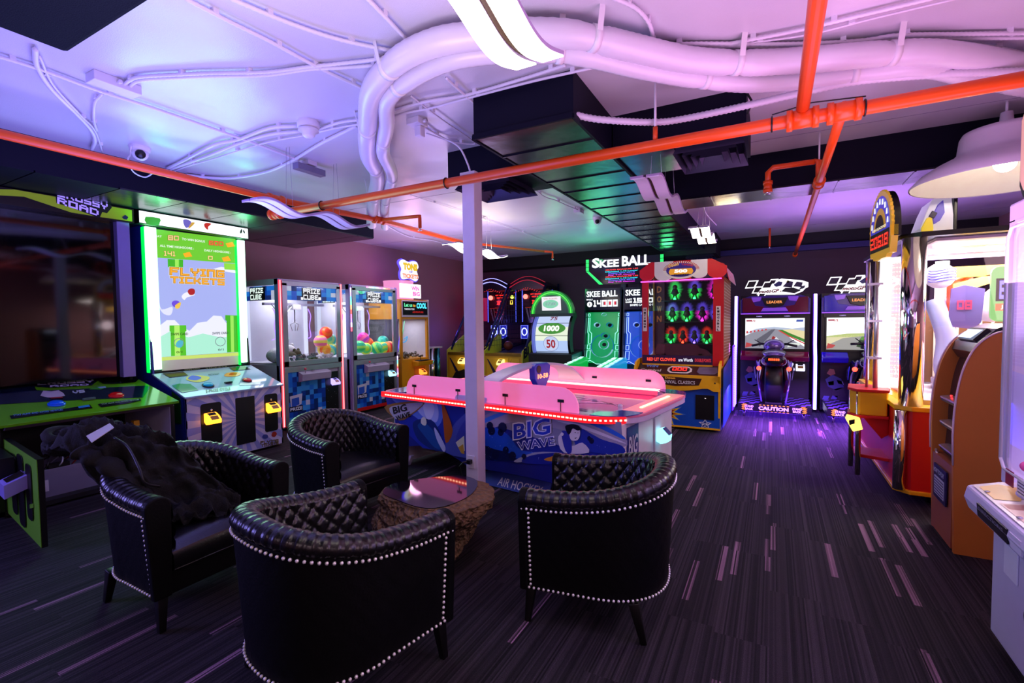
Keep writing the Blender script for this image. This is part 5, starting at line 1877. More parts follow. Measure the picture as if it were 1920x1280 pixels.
def prize_cube(loc, label, strip, lower_pos):
    t = thing('prize_cabinet', label, 'prize machine', loc, PI / 2, 'glazed prize cabinets on the left wall')
    W, D, H = .59, .88, 2.26
    mb = MB()
    mb.box((-W, W), (.02, D), (.04, .98), mt('cube_grey', '#c4bfd2', .35))
    mb.box((-W, W), (0, D), (2.17, H), mt('cube_grey', '#c4bfd2', .35))
    mb.box((-W, W), (D - .03, D), (.98, 2.17), mt('cube_back', '#c2c2d6', .4))
    mb.build('cabinet_body', t, bevel=.006)
    # door frame
    G = SILVER
    mb = MB()
    for a, b, c, d in ((-W + .06, -W + .14, .95, 2.2), (W - .12, W - .04, .95, 2.2), (-W + .06, W - .04, 2.16, 2.23), (-W + .06, W - .04, .95, 1.03), (-W + .06, W - .04, .86, .94)):
        mb.box((a, b), (-.02, .02), (c, d), G)
    mb.build('door_frame', t, bevel=.003)
    mb = MB()
    mb.box((-W + .06, -W + .12), (-.012, .02), (.06, .86), G).box((W - .10, W - .04), (-.012, .02), (.06, .86), G)
    blueblocks(mb, lambda a, b: (a, -.004, b), -W + .12, W - .38, .10, .86, 9, 10, hash(label) % 1000 if False else int(loc[1] * 10))
    mb.box((W - .38, W - .12), (-.006, .02), (.10, .80), BLACK)
    mb.box((-W + .06, W - .04), (-.01, .02), (.04, .10), RED)
    for k in range(14):
        mb.ball((W - .36 + (k * 37 % 22) / 100, -.008, .14 + (k * 53 % 60) / 100), .004, SILVER, 5, 3)
    o = mb.build('lower_panel', t, label='lower panel printed with blue and white squares')
    A = MB()
    A.prism([(-W + .16, .30), (-W + .34, .36), (-W + .36, .52), (-W + .14, .50)], 'y', -.008, -.0065, ink('#d4d4e2'))
    A.prism([(-W + .17, .32), (-W + .30, .36), (-W + .30, .47), (-W + .17, .46)], 'y', -.0095, -.008, ink('#2a5ac8'))
    A.prism([(-W + .13, .26), (-W + .36, .26), (-W + .36, .34), (-W + .13, .34)], 'y', -.0105, -.009, ink('#0a1030'))
    A.text('PRIZE', (-W + .14, -.012, .275), (.21, 0, 0), (0, 0, .05), ink('#e8ecff'), .03)
    A.build('prize_print', o)
    mb = MB().prism([(-.02, .70), (-.11, .72), (-.12, .82), (-.02, .86)], 'x', -.30, .24, mt('ledge_grey', '#a9a2b8', .4))
    mb.box((-.09, -.05), (-.09, -.03), (.865, .87), BLACK)
    mb.build('control_shelf', t, bevel=.006)
    MB().cyl((-.22, -.08, .84), (-.22, -.08, .89), .006, SILVER, 6).ball((-.22, -.08, .9), .02, mt('pinkish_knob', '#e04060', .3)).build('joystick', t)
    reader(t, W - .22, -.01, .61, '#8fd8ff' if strip == 'multi' else '#9a8aff', 1.1, 2.6)
    # header print and lettering behind the glass
    for side in (0, 1):
        mb = MB()
        if side == 0:
            f = lambda a, b: (a, .006, b)
            blueblocks(mb, f, -W + .14, W - .12, 1.95, 2.16, 10, 3, 5, e=1, white=.1)
            mb.box((-.18, .18), (-.001, .004), (1.955, 2.145), BLACKM)
            mb.pix('PRIZE', (-.155, -.004, 2.06), (.31, 0, 0), (0, 0, .075), em('#f6f8ff', 1.2), .08)
            mb.pix('CUBE', (-.155, -.004, 1.965), (.27, 0, 0), (0, 0, .075), em('#f6f8ff', 1.2), .08)
            mb.box((.12, .17), (-.005, -.003), (1.965, 2.01), em('#f6f8ff', 1.2))
            mb.box((-.2, -.165), (-.005, -.003), (1.96, 2.0), em('#f6f8ff', 1.2))
        else:
            f = lambda a, b: (-W + .006, a, b)
            blueblocks(mb, f, .78, .06, 1.95, 2.16, 7, 3, 6, e=1, white=.1)
            mb.box((-W - .004, -W + .004), (.30, .66), (1.95, 2.15), BLACKM)
            mb.pix('PRIZE', (-W - .006, .64, 2.06), (0, -.31, 0), (0, 0, .075), em('#e8fff4', 1.1), .08)
            mb.pix('CUBE', (-W - .006, .64, 1.965), (0, -.27, 0), (0, 0, .075), em('#e8fff4', 1.1), .08)
        mb.build('header_sign', t, label='lit blue squared sign with white lettering')
    # glass
    MB().quad((-W + .13, .0, 1.02), (W - .11, .0, 1.02), (W - .11, .0, 2.17), (-W + .13, .0, 2.17), GLASS).build('front_glass', t)
    MB().quad((-W + .002, .08, 1.0), (-W + .002, D - .06, 1.0), (-W + .002, D - .06, 2.17), (-W + .002, .08, 2.17), GLASS).build('side_glass', t)
    MB().quad((W - .002, .08, 1.0), (W - .002, D - .06, 1.0), (W - .002, D - .06, 2.17), (W - .002, .08, 2.17), GLASS).build('side_glass', t)
    light('case_lamp', 'AREA', (loc[0] - .35, loc[1], 2.15), 16, (.92, .92, 1), .8, .5)
    # corner lights
    cols = {'red': ('#ff4050', '#ff4050'), 'multi': None}
    for s in (-1, 1):
        mb = MB()
        x0, x1 = sorted((s * W, s * (W - .05)))
        mb.box((x0, x1), (-.006, .08), (.04, H), mt('corner_post', '#8a90c4', .3))
        if strip == 'red':
            mb.box((x0 + .005, x1 - .005), (-.02, -.005), (.06, H - .02), em('#ff3a48', 2.2))
            mb.box((x0 + .018, x1 - .018), (-.023, -.02), (.06, H - .02), em('#ff8a90', 3))
        else:
            seq = ['#ff5a70', '#ffd8f0', '#b08aff', '#ff7ab0', '#ff5a50', '#ffb070', '#80ffb0', '#70d8ff', '#b0a0ff', '#e0c8ff']
            on = (1.45, 2.2) if s < 0 else (.55, .95)
            mb.box((x0 + .005, x1 - .005), (-.02, -.005), (.06, H - .02), mt('strip_off', '#9a8ab8', .3))
            for k in range(20):
                za = on[0] + (on[1] - on[0]) * k / 20
                zb_ = on[0] + (on[1] - on[0]) * (k + 1) / 20
                mb.box((x0 + .01, x1 - .01), (-.023, -.02), (za, zb_), em(seq[(k // 2) % 10], 2.4))
        mb.build('corner_light', t, label='coloured light strip on the corner')
    mb = MB()
    if strip == 'multi':
        for k in range(10):
            mb.box((-.2 + k * .06, -.14 + k * .06), (-.022, -.016), (H - .045, H - .02), em(['#ff8ad0', '#ffd0f0', '#c8e0ff', '#a0ffe0', '#ffe0ff', '#ff9ad8', '#ff7ab0', '#ffc0a0', '#ff8a80', '#ff6a70'][k], 2.4))
    else:
        mb.box((-W + .06, W - .06), (-.012, -.008), (H - .04, H - .03), mt('top_trim', '#c06a80', .3))
    mb.build('top_light', t)
    # inside: claw track, arm, fluorescent column, floor
    mb = MB()
    mb.box((-W + .02, W - .02), (.05, D - .04), (.985, 1.0), mt('prize_floor', '#c8c8d8', .5))
    mb.build('prize_floor', t)
    mb = MB()
    mb.box((-W + .04, W - .04), (.38, .44), (1.88, 1.92), SILVER)
    mb.box((-.08, .06), (.34, .48), (1.82, 1.9), WHITE)
    mb.tube(catmull([(-W + .1, .3, 1.9), (-.4, .28, 1.78), (-.25, .3, 1.76), (-.1, .36, 1.86)], 5), .008, WHITE, 6)
    mb.cyl((-.01, .41, 1.82), (-.01, .41, 1.62), .01, SILVER, 8)
    for a in (0, 120, 240):
        ca, sa = math.cos(math.radians(a)), math.sin(math.radians(a))
        mb.tube([(-.01, .41, 1.62), (-.01 + .07 * ca, .41 + .07 * sa, 1.58), (-.01 + .04 * ca, .41 + .04 * sa, 1.48)], .006, SILVER, 6)
    mb.build('claw_mechanism', t)
    mb = MB().box((-.05, .06), (D - .08, D - .04), (1.02, 1.92), em('#eef0ff', 1.4)).box((-W + .03, -W + .08), (D - .08, D - .04), (1.02, 2.1), em('#d8e0ff', 1.0)).box((W - .1, W - .05), (D - .08, D - .04), (1.02, 1.92), em('#e0e4ff', 1.0))
    mb.build('inner_lamp', t, label='white light tubes at the back of the case')
    mb = MB()
    for x in (-.33, .32):
        mb.tube(catmull([(x, .5, 1.84), (x + .05, .5, 1.72), (x + .02, .5, 1.55), (x + .04, .5, 1.38), (x - .03, .5, 1.34)], 5), .007, em('#9a70ff', 2), 6)  # emissive bars draw a neon reflection inside the case
    mb.build('neon_reflection_bar', t, label='violet neon reflection modelled as a thin bent glowing bar')
    MB().box((-W + .08, -W + .17), (.03, .06), (1.80, 1.93), BLACK).build('camera_box', t)
    for sx in (-.5, .5):
        for sy in (.08, D - .08):
            MB().cyl((sx, sy, 0), (sx, sy, .04), .025, BLACK, 10).build('foot', t)
    return t


prize_cube((-6.38, 5.15, 0), 'glazed blue-squared prize cabinet with red light strips on its corners', 'red', 0)
prize_cube((-6.38, 6.49, 0), 'glazed blue-squared prize cabinet with rainbow light strips, full of striped balls', 'multi', 0)


def stripe_ball(c, r, cols, rot, label, grp):
    m = ['#ff5a30', '#ff9a28', '#e8e84a', '#50d060', '#28c0b0', '#ff4a90']
    mb = MB()
    seg, ring = 20, 14
    vs_ = []
    R_ = Matrix.Rotation(rot[0], 3, 'X') @ Matrix.Rotation(rot[1], 3, 'Y')
    for i in range(ring + 1):
        t_ = PI * i / ring
        for k in range(seg):
            a = 2 * PI * k / seg
            vs_.append(R_ @ V3((r * math.sin(t_) * math.cos(a), r * math.sin(t_) * math.sin(a), r * math.cos(t_))))
    for i in range(ring):
        col = cols[(i // 2) % len(cols)]
        mb.add(vs_[i * seg:(i + 2) * seg], [(k, seg + k, seg + (k + 1) % seg, (k + 1) % seg) for k in range(seg)], mt('ball_' + col.strip('#'), col, .35, emit=.18), True)  # slight emission lightens the balls in place of light falling on them
    mb.v = [v + V3(c) for v in mb.v]
    solo('toy_ball', mb, label, 'ball', grp, loc=c)


PAL = {'green': ['#3ad070', '#5ae08a', '#20c090', '#a0f060'], 'red': ['#ff4a28', '#ff7a30', '#ff3a50', '#ff9a40'], 'orange': ['#ff9a20', '#ffc030', '#ff7a28', '#e8e050'], 'teal': ['#20b8a0', '#3ad0c0', '#28a088', '#50e0b0'], 'magenta': ['#e010a0', '#ff30c0', '#c010c0', '#ff50a0'], 'lime': ['#b0e830', '#60e070', '#e8f050', '#40d0a0'], 'pink': ['#ff7ab0', '#ffc060', '#ff90c0', '#f0e060'], 'mint': ['#60e0b0', '#b0f0a0', '#50d0d0', '#e0f080']}
gb = 'striped toy balls in the rainbow-lit prize cabinet'
XB = -6.53
for k, (px, py, c, lb) in enumerate([(674, 650, 'green', 'green striped ball at the left of the heap'), (689, 643, 'red', 'large red and orange striped ball in the middle of the heap'), (706, 651, 'orange', 'orange striped ball right of the red one'), (718, 640, 'teal', 'teal striped ball on top at the right of the heap'), (681, 634, 'magenta', 'magenta ball peeping over the red one'), (686, 659, 'lime', 'lime striped ball at the bottom under the red one'), (706, 659, 'green', 'bright green ball at the bottom of the heap, by the glass'), (717, 656, 'lime', 'yellow green ball at the bottom under the teal one'), (730, 650, 'orange', 'orange ball at the far right of the heap'), (727, 658, 'red', 'red ball in the bottom right corner of the heap')]):
    xx = XB - (.16 if py < 648 else 0) - (.02 * (k % 3))
    p = P(px, py, ('x', xx))
    p.z = max(p.z, 1.0 + .118)
    stripe_ball(p, .112, PAL[c], (k * .9, k * 1.7), lb, gb)
gb = 'striped toy balls in the red-lit prize cabinet'
for k, (px, py, c, lb) in enumerate([(601, 640, 'pink', 'pink and yellow ball left in the upper row of the heap'), (619, 637, 'mint', 'mint striped ball by the glass at the right'), (608, 655, 'orange', 'orange and mint ball low at the front of the heap'), (611, 624, 'red', 'orange red ball at the very top of the heap'), (622, 655, 'mint', 'pale mint ball low in the right corner')]):
    p = P(px, py, ('x', XB - .06 * (k % 2)))
    p.z = max(p.z, 1.0 + .112)
    stripe_ball(p, .108, PAL[c], (k * 1.3, k * .7), lb, gb)
PLUSH = mt('plush_white', '#e4e2ea', .9, bump=.6, scale=60)
PLUSHG = mt('plush_grey', '#4a463c', .9, bump=.6, scale=60)


def plush(x, y, z, s, m, label, m2=None, name='plush_toy'):
    c = V3((x, y, z))
    mb = MB().ball(c, .13 * s, m, 14, 10, (1, 1.25, .8)).ball(c + V3((.02, .15 * s, .05 * s)), .085 * s, m2 or m, 12, 8)
    for dy in (-.04, .05):
        mb.ball(c + V3((.0, (.15 + dy) * s, .13 * s)), .03 * s, m2 or m, 8, 6)
        mb.ball(c + V3((.12 * s, dy * 2 * s, -.05 * s)), .045 * s, m, 8, 6, (1.4, 1, 1))
    solo(name, mb, label, 'plush toy', 'plush toys in the red-lit prize cabinet', loc=(x, y, 1.0))


plush(-6.66, 4.74, 1.11, 1.15, PLUSH, 'large white plush toy lying at the left side glass', PLUSH)
plush(-6.53, 4.84, 1.09, .75, PLUSHG, 'dark speckled plush toy beside the white one')
for k in range(9):
    y = 4.78 + k * .09
    m = [PLUSH, PLUSHG, mt('plush_brown', '#5a4434', .9)][k % 3]
    if k > 5:
        m = PLUSH
    lb = ['small dark plush low behind the front glass, leftmost of the row', 'small brown plush, second from the left of the row', 'small pale plush, third from the left of the row', 'small dark plush, fourth from the left of the row', 'small brown plush, fifth from the left of the row', 'small pale plush, sixth from the left of the row', 'small white plush, third from the right of the row', 'small white plush, second from the right of the row', 'small white plush, rightmost of the row under the balls'][k]
    plush(-6.47 - .03 * (k % 2), y, 1.055, .42, m, lb)

# ------------------------------------------------------------------ yellow crane cabinet with TONS OF TICKETS topper
t = thing('crane_cabinet', 'yellow crane game cabinet at the end of the left wall row', 'crane machine', (-6.38, 7.62, 0), PI / 2)
W = .42
YC = mt('crane_yellow', '#e0990c', .4)
mb = MB().box((-W, W), (.0, .85), (.03, .86), YC).box((-W, W), (0, .85), (1.66, 2.05), YC).box((-W, W), (.82, .85), (.86, 1.66), mt('smoke_back', '#3a3a48', .3))
mb.box((-W - .0, -W + .04), (0, .05), (.86, 1.66), YC).box((W - .05, W), (0, .05), (.86, 1.66), YC)
mb.box((W, W + .02), (-.01, .85), (.03, 2.06), WHITE)
mb.build('cabinet_body', t, bevel=.004)
mb = MB().box((-W + .02, W - .02), (-.012, 0), (1.70, 2.03), WHITE).box((-W + .04, W - .04), (-.016, -.012), (1.74, 2.01), BLACK)
mb.text('Let us', (-.34, -.02, 1.90), (.24, 0, 0), (0, 0, .075), em('#60e0a0', 1.3), .04)
mb.text('to', (-.08, -.02, 1.90), (.08, 0, 0), (0, 0, .06), em('#e0a030', 1.2), .04)
mb.text('COOL', (.03, -.02, 1.87), (.32, 0, 0), (0, 0, .12), em('#50d8f0', 1.4), .06)
mb.text('TAKING YOU', (-.34, -.02, 1.84), (.3, 0, 0), (0, 0, .035), em('#f0f0ff', 1), .02)
mb.text('ADVENTURE', (-.1, -.02, 1.78), (.34, 0, 0), (0, 0, .035), em('#c02018', 1), .02)
mb.build('marquee', t, label='dark marquee with glowing coloured lettering')
MB().quad((-W + .04, .01, .88), (W - .05, .01, .88), (W - .05, .01, 1.66), (-W + .04, .01, 1.66), GLASS).build('front_glass', t)
MB().quad((-W + .002, .05, .88), (-W + .002, .8, .88), (-W + .002, .8, 1.66), (-W + .002, .05, 1.66), GLASS).build('side_glass', t)
mb = MB()
random.seed(3)
for k in range(150):
    mb.ball((random.uniform(-W + .07, W - .07), random.uniform(.06, .6), .87 + random.random() * .09), random.uniform(.018, .03), random.choice([mt('capsule_dark', '#4a4440', .4), mt('capsule_pale', '#9a948c', .4), mt('capsule_brown', '#3a2c20', .4)]), 6, 4)
o = mb.build('candy_filling', t, label='heap of small dark and pale candies')
o['kind'] = 'stuff'
mb = MB().tube([(-.2, .3, 1.0), (.0, .35, 1.62)], .012, em('#6a5aff', 1.5), 6).tube([(-.14, .3, 1.0), (.08, .35, 1.62)], .012, em('#30c080', 1.0), 6)
mb.tube(catmull([(-.12, .3, 1.18), (.02, .28, 1.2), (.1, .3, 1.3), (.0, .3, 1.25)], 4), .012, em('#3aa0e0', 1), 6)
mb.build('neon_arm', t, label='crossed violet and green light rods inside')
mb = MB().prism([(.0, .70), (-.16, .72), (-.18, .80), (.0, .82)], 'x', -.12, .34, YC).box((-.06, .28), (-.16, -.02), (.815, .825), BLACKM)
mb.cyl((.04, -.09, .82), (.04, -.09, .90), .008, BLACK, 8).ball((.04, -.09, .91), .02, BLACK)
mb.build('control_shelf', t, bevel=.006)
MB().box((-.06, .28), (-.004, .0), (.30, .68), mt('coin_door_brown', '#3a1c08', .4, emit=.15, ecol='#ff6a10')).build('coin_door', t)
reader(t, .14, -.01, .55, '#ff7a28', 1.2, 3)
mb = MB()
for (u, a) in ((0, 0),):
    mb.lathe([(.0, 2.06), (.30, 2.06), (.30, 2.40), (.31, 2.44), (.0, 2.46)], (0, .42, 0), em('#ff9ad8', .9), 32)
mb.box((-.30, .32), (.10, .13), (2.09, 2.37), em('#fff0fa', 2.0))
mb.text('WIN', (.02, .096, 2.24), (.24, 0, 0), (0, 0, .09), em('#ff5ab8', 1.2), .05)
mb.text('BIG', (.06, .096, 2.13), (.22, 0, 0), (0, 0, .09), em('#ff5ab8', 1.2), .05)
mb.build('topper_drum', t, label='pink glowing drum reading WIN BIG')
mb = MB()
sh = [(-.36, .12), (-.30, .0), (.0, .03), (.22, -.02), (.33, .06), (.30, .14), (.27, .22), (.34, .30), (.28, .40), (.12, .42), (-.05, .38), (-.28, .42), (-.40, .34), (-.32, .22)]
c0 = catmull([V3((x * .82, y, 0)) for x, y in sh], 4, True)
mb.prism([(p.x, 2.44 + p.y) for p in c0], 'y', .12, .16, em('#4a3aff', 2.5))
mb.prism([(p.x * .93, 2.44 + .2 + (p.y - .2) * .92) for p in c0], 'y', .10, .121, em('#f4f0ff', 1.3))
mb.text('TONS', (-.22, .094, 2.64), (.44, 0, 0), (0, 0, .15), em('#f0c81e', 1.0), .09)
mb.text('OF', (-.04, .092, 2.59), (.10, 0, 0), (0, 0, .045), em('#7a6ae0', 1.0), .05)
mb.text('TICKETS', (-.24, .094, 2.48), (.48, 0, 0), (0, 0, .09), em('#ff9a6a', 1.0), .06)
mb.build('topper_sign', t, label='white and violet glowing shaped sign')
light('crane_case', 'AREA', (-6.8, 7.62, 1.64), 5, (.8, .8, 1), .5, .5)
light('topper_pink', 'POINT', (-6.15, 7.3, 2.5), 8, (1, .4, .8), .15)
# chrome-cornered low machine
t = thing('pusher_cabinet', 'low dark machine with chrome corner columns beside the yellow crane cabinet', 'arcade machine', (-6.5, 8.4, 0), PI / 2)
MB().box((-.26, .26), (.06, .7), (.03, 1.02), BLACK).box((-.30, .28), (.0, .72), (1.02, 1.05), WHITE).build('cabinet_body', t, bevel=.004)
for x, m in ((-.2, SILVER), (-.05, CHROME), (.16, mt('teal_chrome', '#3a8a90', .15, .9))):
    MB().cyl((x, .04, .03), (x, .04, 1.02), .05, m, 18).build('corner_column', t)
# ------------------------------------------------------------------ basketball games
NET = None


def basket(loc, label, ring_x):
    t = thing('basketball_game', label, 'basketball game', loc, 0, 'basketball games on the back wall')
    W, D = .46, 2.0
    YB_ = mt('basket_yellow', '#c9a41a', .4)
    DB = mt('basket_navy', '#0c1240', .4)
    mb = MB().box((-W, W), (.0, .5), (.04, .88), YB_).box((-W, W), (.5, D), (.04, .6), DB)
    mb.slab([(-W, .3, .86), (W, .3, .86), (W, D, 1.02), (-W, D, 1.02)], (0, 0, -.04), DB)
    mb.build('cabinet_body', t, bevel=.006)
    mb = MB().box((-W + .02, W - .02), (-.01, .0), (.84, .9), mt('gold_rail', '#8a6f20', .3, .4))
    for a, b in ((-.40, .14), (.16, .40)):
        mb.box((a, b), (-.008, 0), (.34, .80), mt('basket_yellow2', '#d9b422', .4))
    mb.prism([(-.40, .78), (-.36, .76), (-.12, .42), (-.02, .30), (-.18, .36)], 'y', -.014, -.009, DB).prism([(.20, .74), (.22, .78), (.06, .48), (-.02, .30), (.12, .42)], 'y', -.014, -.009, DB)
    mb.prism([(-.34, .28), (.30, .28), (.22, .44), (.0, .52), (-.24, .44)], 'y', -.018, -.014, BLACKM)
    mb.build('front_panel', t)
    reader(t, -.02, -.01, .68, '#ffd870', 1.3, 2.6)
    # lower side wall with lettering
    mb = MB()
    mb.slab([(W, .0, .04), (W, .0, .95), (W, .75, 1.30), (W, .75, .3)], (.02, 0, 0), mt('side_yellow', '#c8d23c', .4))
    mb.text('BUZZER', (W + .022, .05, .78), (0, 1.25, .25), (0, 0, .22), ink('#14143a'), .05)
    mb.build('side_board', t, label='yellow side board with large dark letters')
    MB().slab([(-W, .0, .04), (-W, .0, .95), (-W, .75, 1.30), (-W, .75, .3)], (-.02, 0, 0), mt('side_yellow', '#c8d23c', .4)).build('side_board', t)
    for s in (-1, 1):
        mb = MB().tube([(s * W, .15, .95), (s * W, 1.25, 2.45)], .028, mt('dark_blue_tube', '#101c5a', .3, .2), 8).tube([(s * W, D, .6), (s * W, D, 2.5)], .03, DB, 8)
        mb.build('frame_post', t)
        mb = MB()
        for k in range(15):
            u = k / 14
            y = .3 + (D - .3) * u
            zt = min(2.4, .95 + (y - .15) * 1.36)
            mb.cyl((s * W, y, 1.0), (s * W, y, zt), .0035, DB, 4)
        for k in range(12):
            z = 1.05 + k * .115
            ys = max(.2, .15 + (z - .95) / 1.36)
            mb.cyl((s * W, ys, z), (s * W, D, z), .0035, DB, 4)
        mb.build('side_net', t)
    # backboard with scores
    by = 1.75
    mb = MB().box((-W + .02, W - .02), (by, by + .04), (1.55, 2.38), mt('backboard_smoke', '#140a18', .15))
    bb = mb.build('backboard', t)
    mb = MB()
    blu = em('#4a5aff', 3.2)
    for k in range(34):
        z = 1.58 + k * .78 / 33
        for s in (-1, 1):
            mb.box((s * (W - .05) - .008, s * (W - .05) + .008), (by - .012, by - .002), (z - .007, z + .007), blu)
    for k in range(30):
        x = -W + .07 + k * (2 * W - .14) / 29
        mb.box((x - .007, x + .007), (by - .012, by - .002), (2.345, 2.36), blu)
    mb.build('light_frame', bb, label='blue dotted light frame')
    mb = MB()
    rd = em('#ff2a20', 2.5)
    ye = em('#ffd84a', 2.2)
    mb.text('1ST QUARTER', (-.18, by - .004, 2.24), (.40, 0, 0), (0, 0, .035), rd, .03).text('GET READY', (-.15, by - .004, 2.18), (.36, 0, 0), (0, 0, .03), rd, .03)
    mb.pix('30', (-.14, by - .004, 2.02), (.14, 0, 0), (0, 0, .09), rd, .1).pix('0', (.25, by - .004, 2.02), (.07, 0, 0), (0, 0, .10), ye, .1)
    for k in range(6):
        mb.text(['SCORE 2 PTS', 'LAST 10 SEC', '3 POINTS', 'HI SCORE', 'BONUS', 'PLAY'][k], (-.2 + .05 * (k % 2), by - .004, 1.93 - k * .055), (.3 - .03 * k, 0, 0), (0, 0, .022), em('#c01a30', 1), .02)
    mb.build('score_display', bb, label='red and yellow lit score display')
    mb = MB().ball((-.30, by - .05, 2.2), .06, em('#ff5a50', 5), 10, 8).ball((.33, by - .05, 2.2), .045, em('#e8ff60', 2.5), 10, 8)
    mb.build('beacon_lamps', bb)
    mb = MB().tube([(.19 * math.cos(a * PI / 12), by - .22 + .19 * math.sin(a * PI / 12), 1.92) for a in range(24)], .010, ORANGE, 6, True)
    for a in range(12):
        ca, sa = math.cos(a * PI / 6), math.sin(a * PI / 6)
        mb.cyl((.19 * ca, by - .22 + .19 * sa, 1.92), (.11 * ca, by - .22 + .11 * sa, 1.6), .003, WHITE, 4)
    mb.build('hoop', t)
    # ring lights on small boards
    for x in ring_x:
        mb = MB().box((x - .10, x + .10), (1.20, 1.22), (1.17, 1.50), em('#1a22c8', .8))
        mb.tube([(x + .065 * math.cos(a * PI / 12), 1.19, 1.34 + .085 * math.sin(a * PI / 12)) for a in range(24)], .010, em('#b0c0ff', 4), 6, True)
        mb.tube([(x - .09, 1.19, 1.18), (x + .09, 1.19, 1.18), (x + .09, 1.19, 1.49), (x - .09, 1.19, 1.49)], .004, em('#9aa8ff', 2), 5, True)
        mb.build('target_panel', t, label='blue panel with a glowing ring')
    # top canopy
    mb = MB()
    arc = [(-W + 2 * W * k / 12, 2.42 + .16 * math.sin(PI * k / 12)) for k in range(13)]
    mb.prism([(-W, 2.34)] + arc + [(W, 2.34)], 'y', 1.2, D, mt('canopy', '#0a0a1c', .25))
    cn = mb.build('canopy', t)
    mb = MB()
    for k in range(13):
        x, z = arc[k]
    cc = em('#8a8aff', 3) if 'left' in label else em('#c0203a', .8)
    mb.tube([(x, 1.17, z - .02) for x, z in arc], .010, cc, 6)
    mb.tube([(x, 1.22, z + .07) for x, z in arc], .007, cc, 6)
    for k in range(12):
        x = -.36 + k * .06
        z = 2.40 - .04 * abs(k - 5.5) / 2
        mb.slab([(x, 1.19, z - .03), (x + .012, 1.19, z - .03), (x + .035, 1.19, z), (x + .023, 1.19, z)], (0, .004, 0), em('#d02a28', 1.2))
    mb.build('canopy_lights', cn)
    mb = MB().box((-W - .02, -W + .02), (.9, D - .1), (1.6, 2.2), mt('red_lit_net', '#3a0a1c', .4, emit=.25, ecol='#ff2060')) if 'left' in label else MB().box((-W, -W + .01), (.9, 1), (1.7, 2.2), DB)  # red light on the left net wall is put in as emission
    mb.build('net_side_panel', t)
    for x in (-.4, .4):
        for y in (.1, 1.8):
            MB().cyl((x, y, 0), (x, y, .04), .03, BLACK, 8).build('foot', t)
    random.seed(len(label))
    return t


basket((-6.14, 9.0, 0), 'left basketball game with blue lights along its canopy', [.35, .10])
basket((-5.13, 9.0, 0), 'right basketball game beside the ticket wheel, dim red lights on its canopy', [-.08])
gbk = 'basketballs lying in the games'
for k, (x, y, z, l) in enumerate([(-6.25, 9.55, 1.02, 'left'), (-6.0, 9.7, 1.04, 'middle'), (-5.35, 9.65, 1.03, 'right')]):
    solo('basketball', MB().ball((x, y, z), .11, mt('basketball_orange', '#5a1a14', .5), 16, 10), 'small dark red basketball at the bottom of a game, the %s of the three seen' % l, 'ball', gbk)
light('basket_red', 'POINT', (-6.6, 10.2, 2.1), 6, (1, .05, .25), .1)
light('basket_blue', 'POINT', (-6.75, 9.4, 1.35), 5, (.15, .1, 1), .1)
light('basket_blue', 'POINT', (-5.6, 10.0, 1.6), 4, (.3, .2, 1), .1)

# ------------------------------------------------------------------ ticket wheel
t = thing('wheel_game', 'green-topped spinning wheel game showing 1000 and 50', 'wheel game', (-3.94, 8.8, 0))
W = .47
TB = mt('teal_side', '#0a5a60', .35)
mb = MB().box((-W, W), (.0, 1.1), (.04, .66), mt('wheel_navy', '#10306a', .4)).prism([(.0, .66), (.0, .92), (.25, .96), (1.1, .96), (1.1, .66)], 'x', -W, W, BLACKM)
mb.slab([(W, .25, .5), (W, .0, .62), (W, .0, .92), (W, .6, .96), (W, 1.1, .96), (W, 1.1, .04), (W, .25, .04)], (.012, 0, 0), TB)
mb.build('cabinet_body', t, bevel=.006)
reader(t, .02, -.01, .60, '#ffe9a8', 1.2, 2.4)
mb = MB()
R, cz, cy = .62, 1.22, .72
segs = 30
cols = ['#c8d8ff', '#f0f8e0', '#b8d0ff', '#ffe8c0']
for k in range(segs):
    a0 = -1.05 + 2.0 * k / segs; a1 = -1.05 + 2.0 * (k + 1) / segs
    c = cols[min(3, int((segs - 1 - k) / segs * 4))]
    p = [(x, cy - R * math.cos(a), cz + R * math.sin(a)) for a in (a0, a1) for x in (-.36, .36)]
    mb.add([p[0], p[1], p[3], p[2]], [(0, 1, 2, 3)], em(c, .95))


def onw(mb, s_, a, h, w_, m, b=.03, x0=0.0, rr=.004):
    """lettering wrapped on the wheel at angle a"""
    for sl in range(1):
        O = V3((x0 - w_ / 2, cy - (R + rr) * math.cos(a), cz + (R + rr) * math.sin(a)))
        up_ = V3((0, math.sin(a), math.cos(a)))
        mb.text(s_, O - up_ * h / 2, (w_, 0, 0), up_ * h, m, b)


def ovl(mb, a, hw, hh_, m, rr):
    O = V3((0, cy - (R + rr) * math.cos(a), cz + (R + rr) * math.sin(a)))
    up_ = V3((0, math.sin(a), math.cos(a)))
    n = 28
    mb.add([O + V3((hw * math.cos(2 * PI * q / n), 0, 0)) + up_ * hh_ * math.sin(2 * PI * q / n) for q in range(n)], [tuple(range(n))], m)


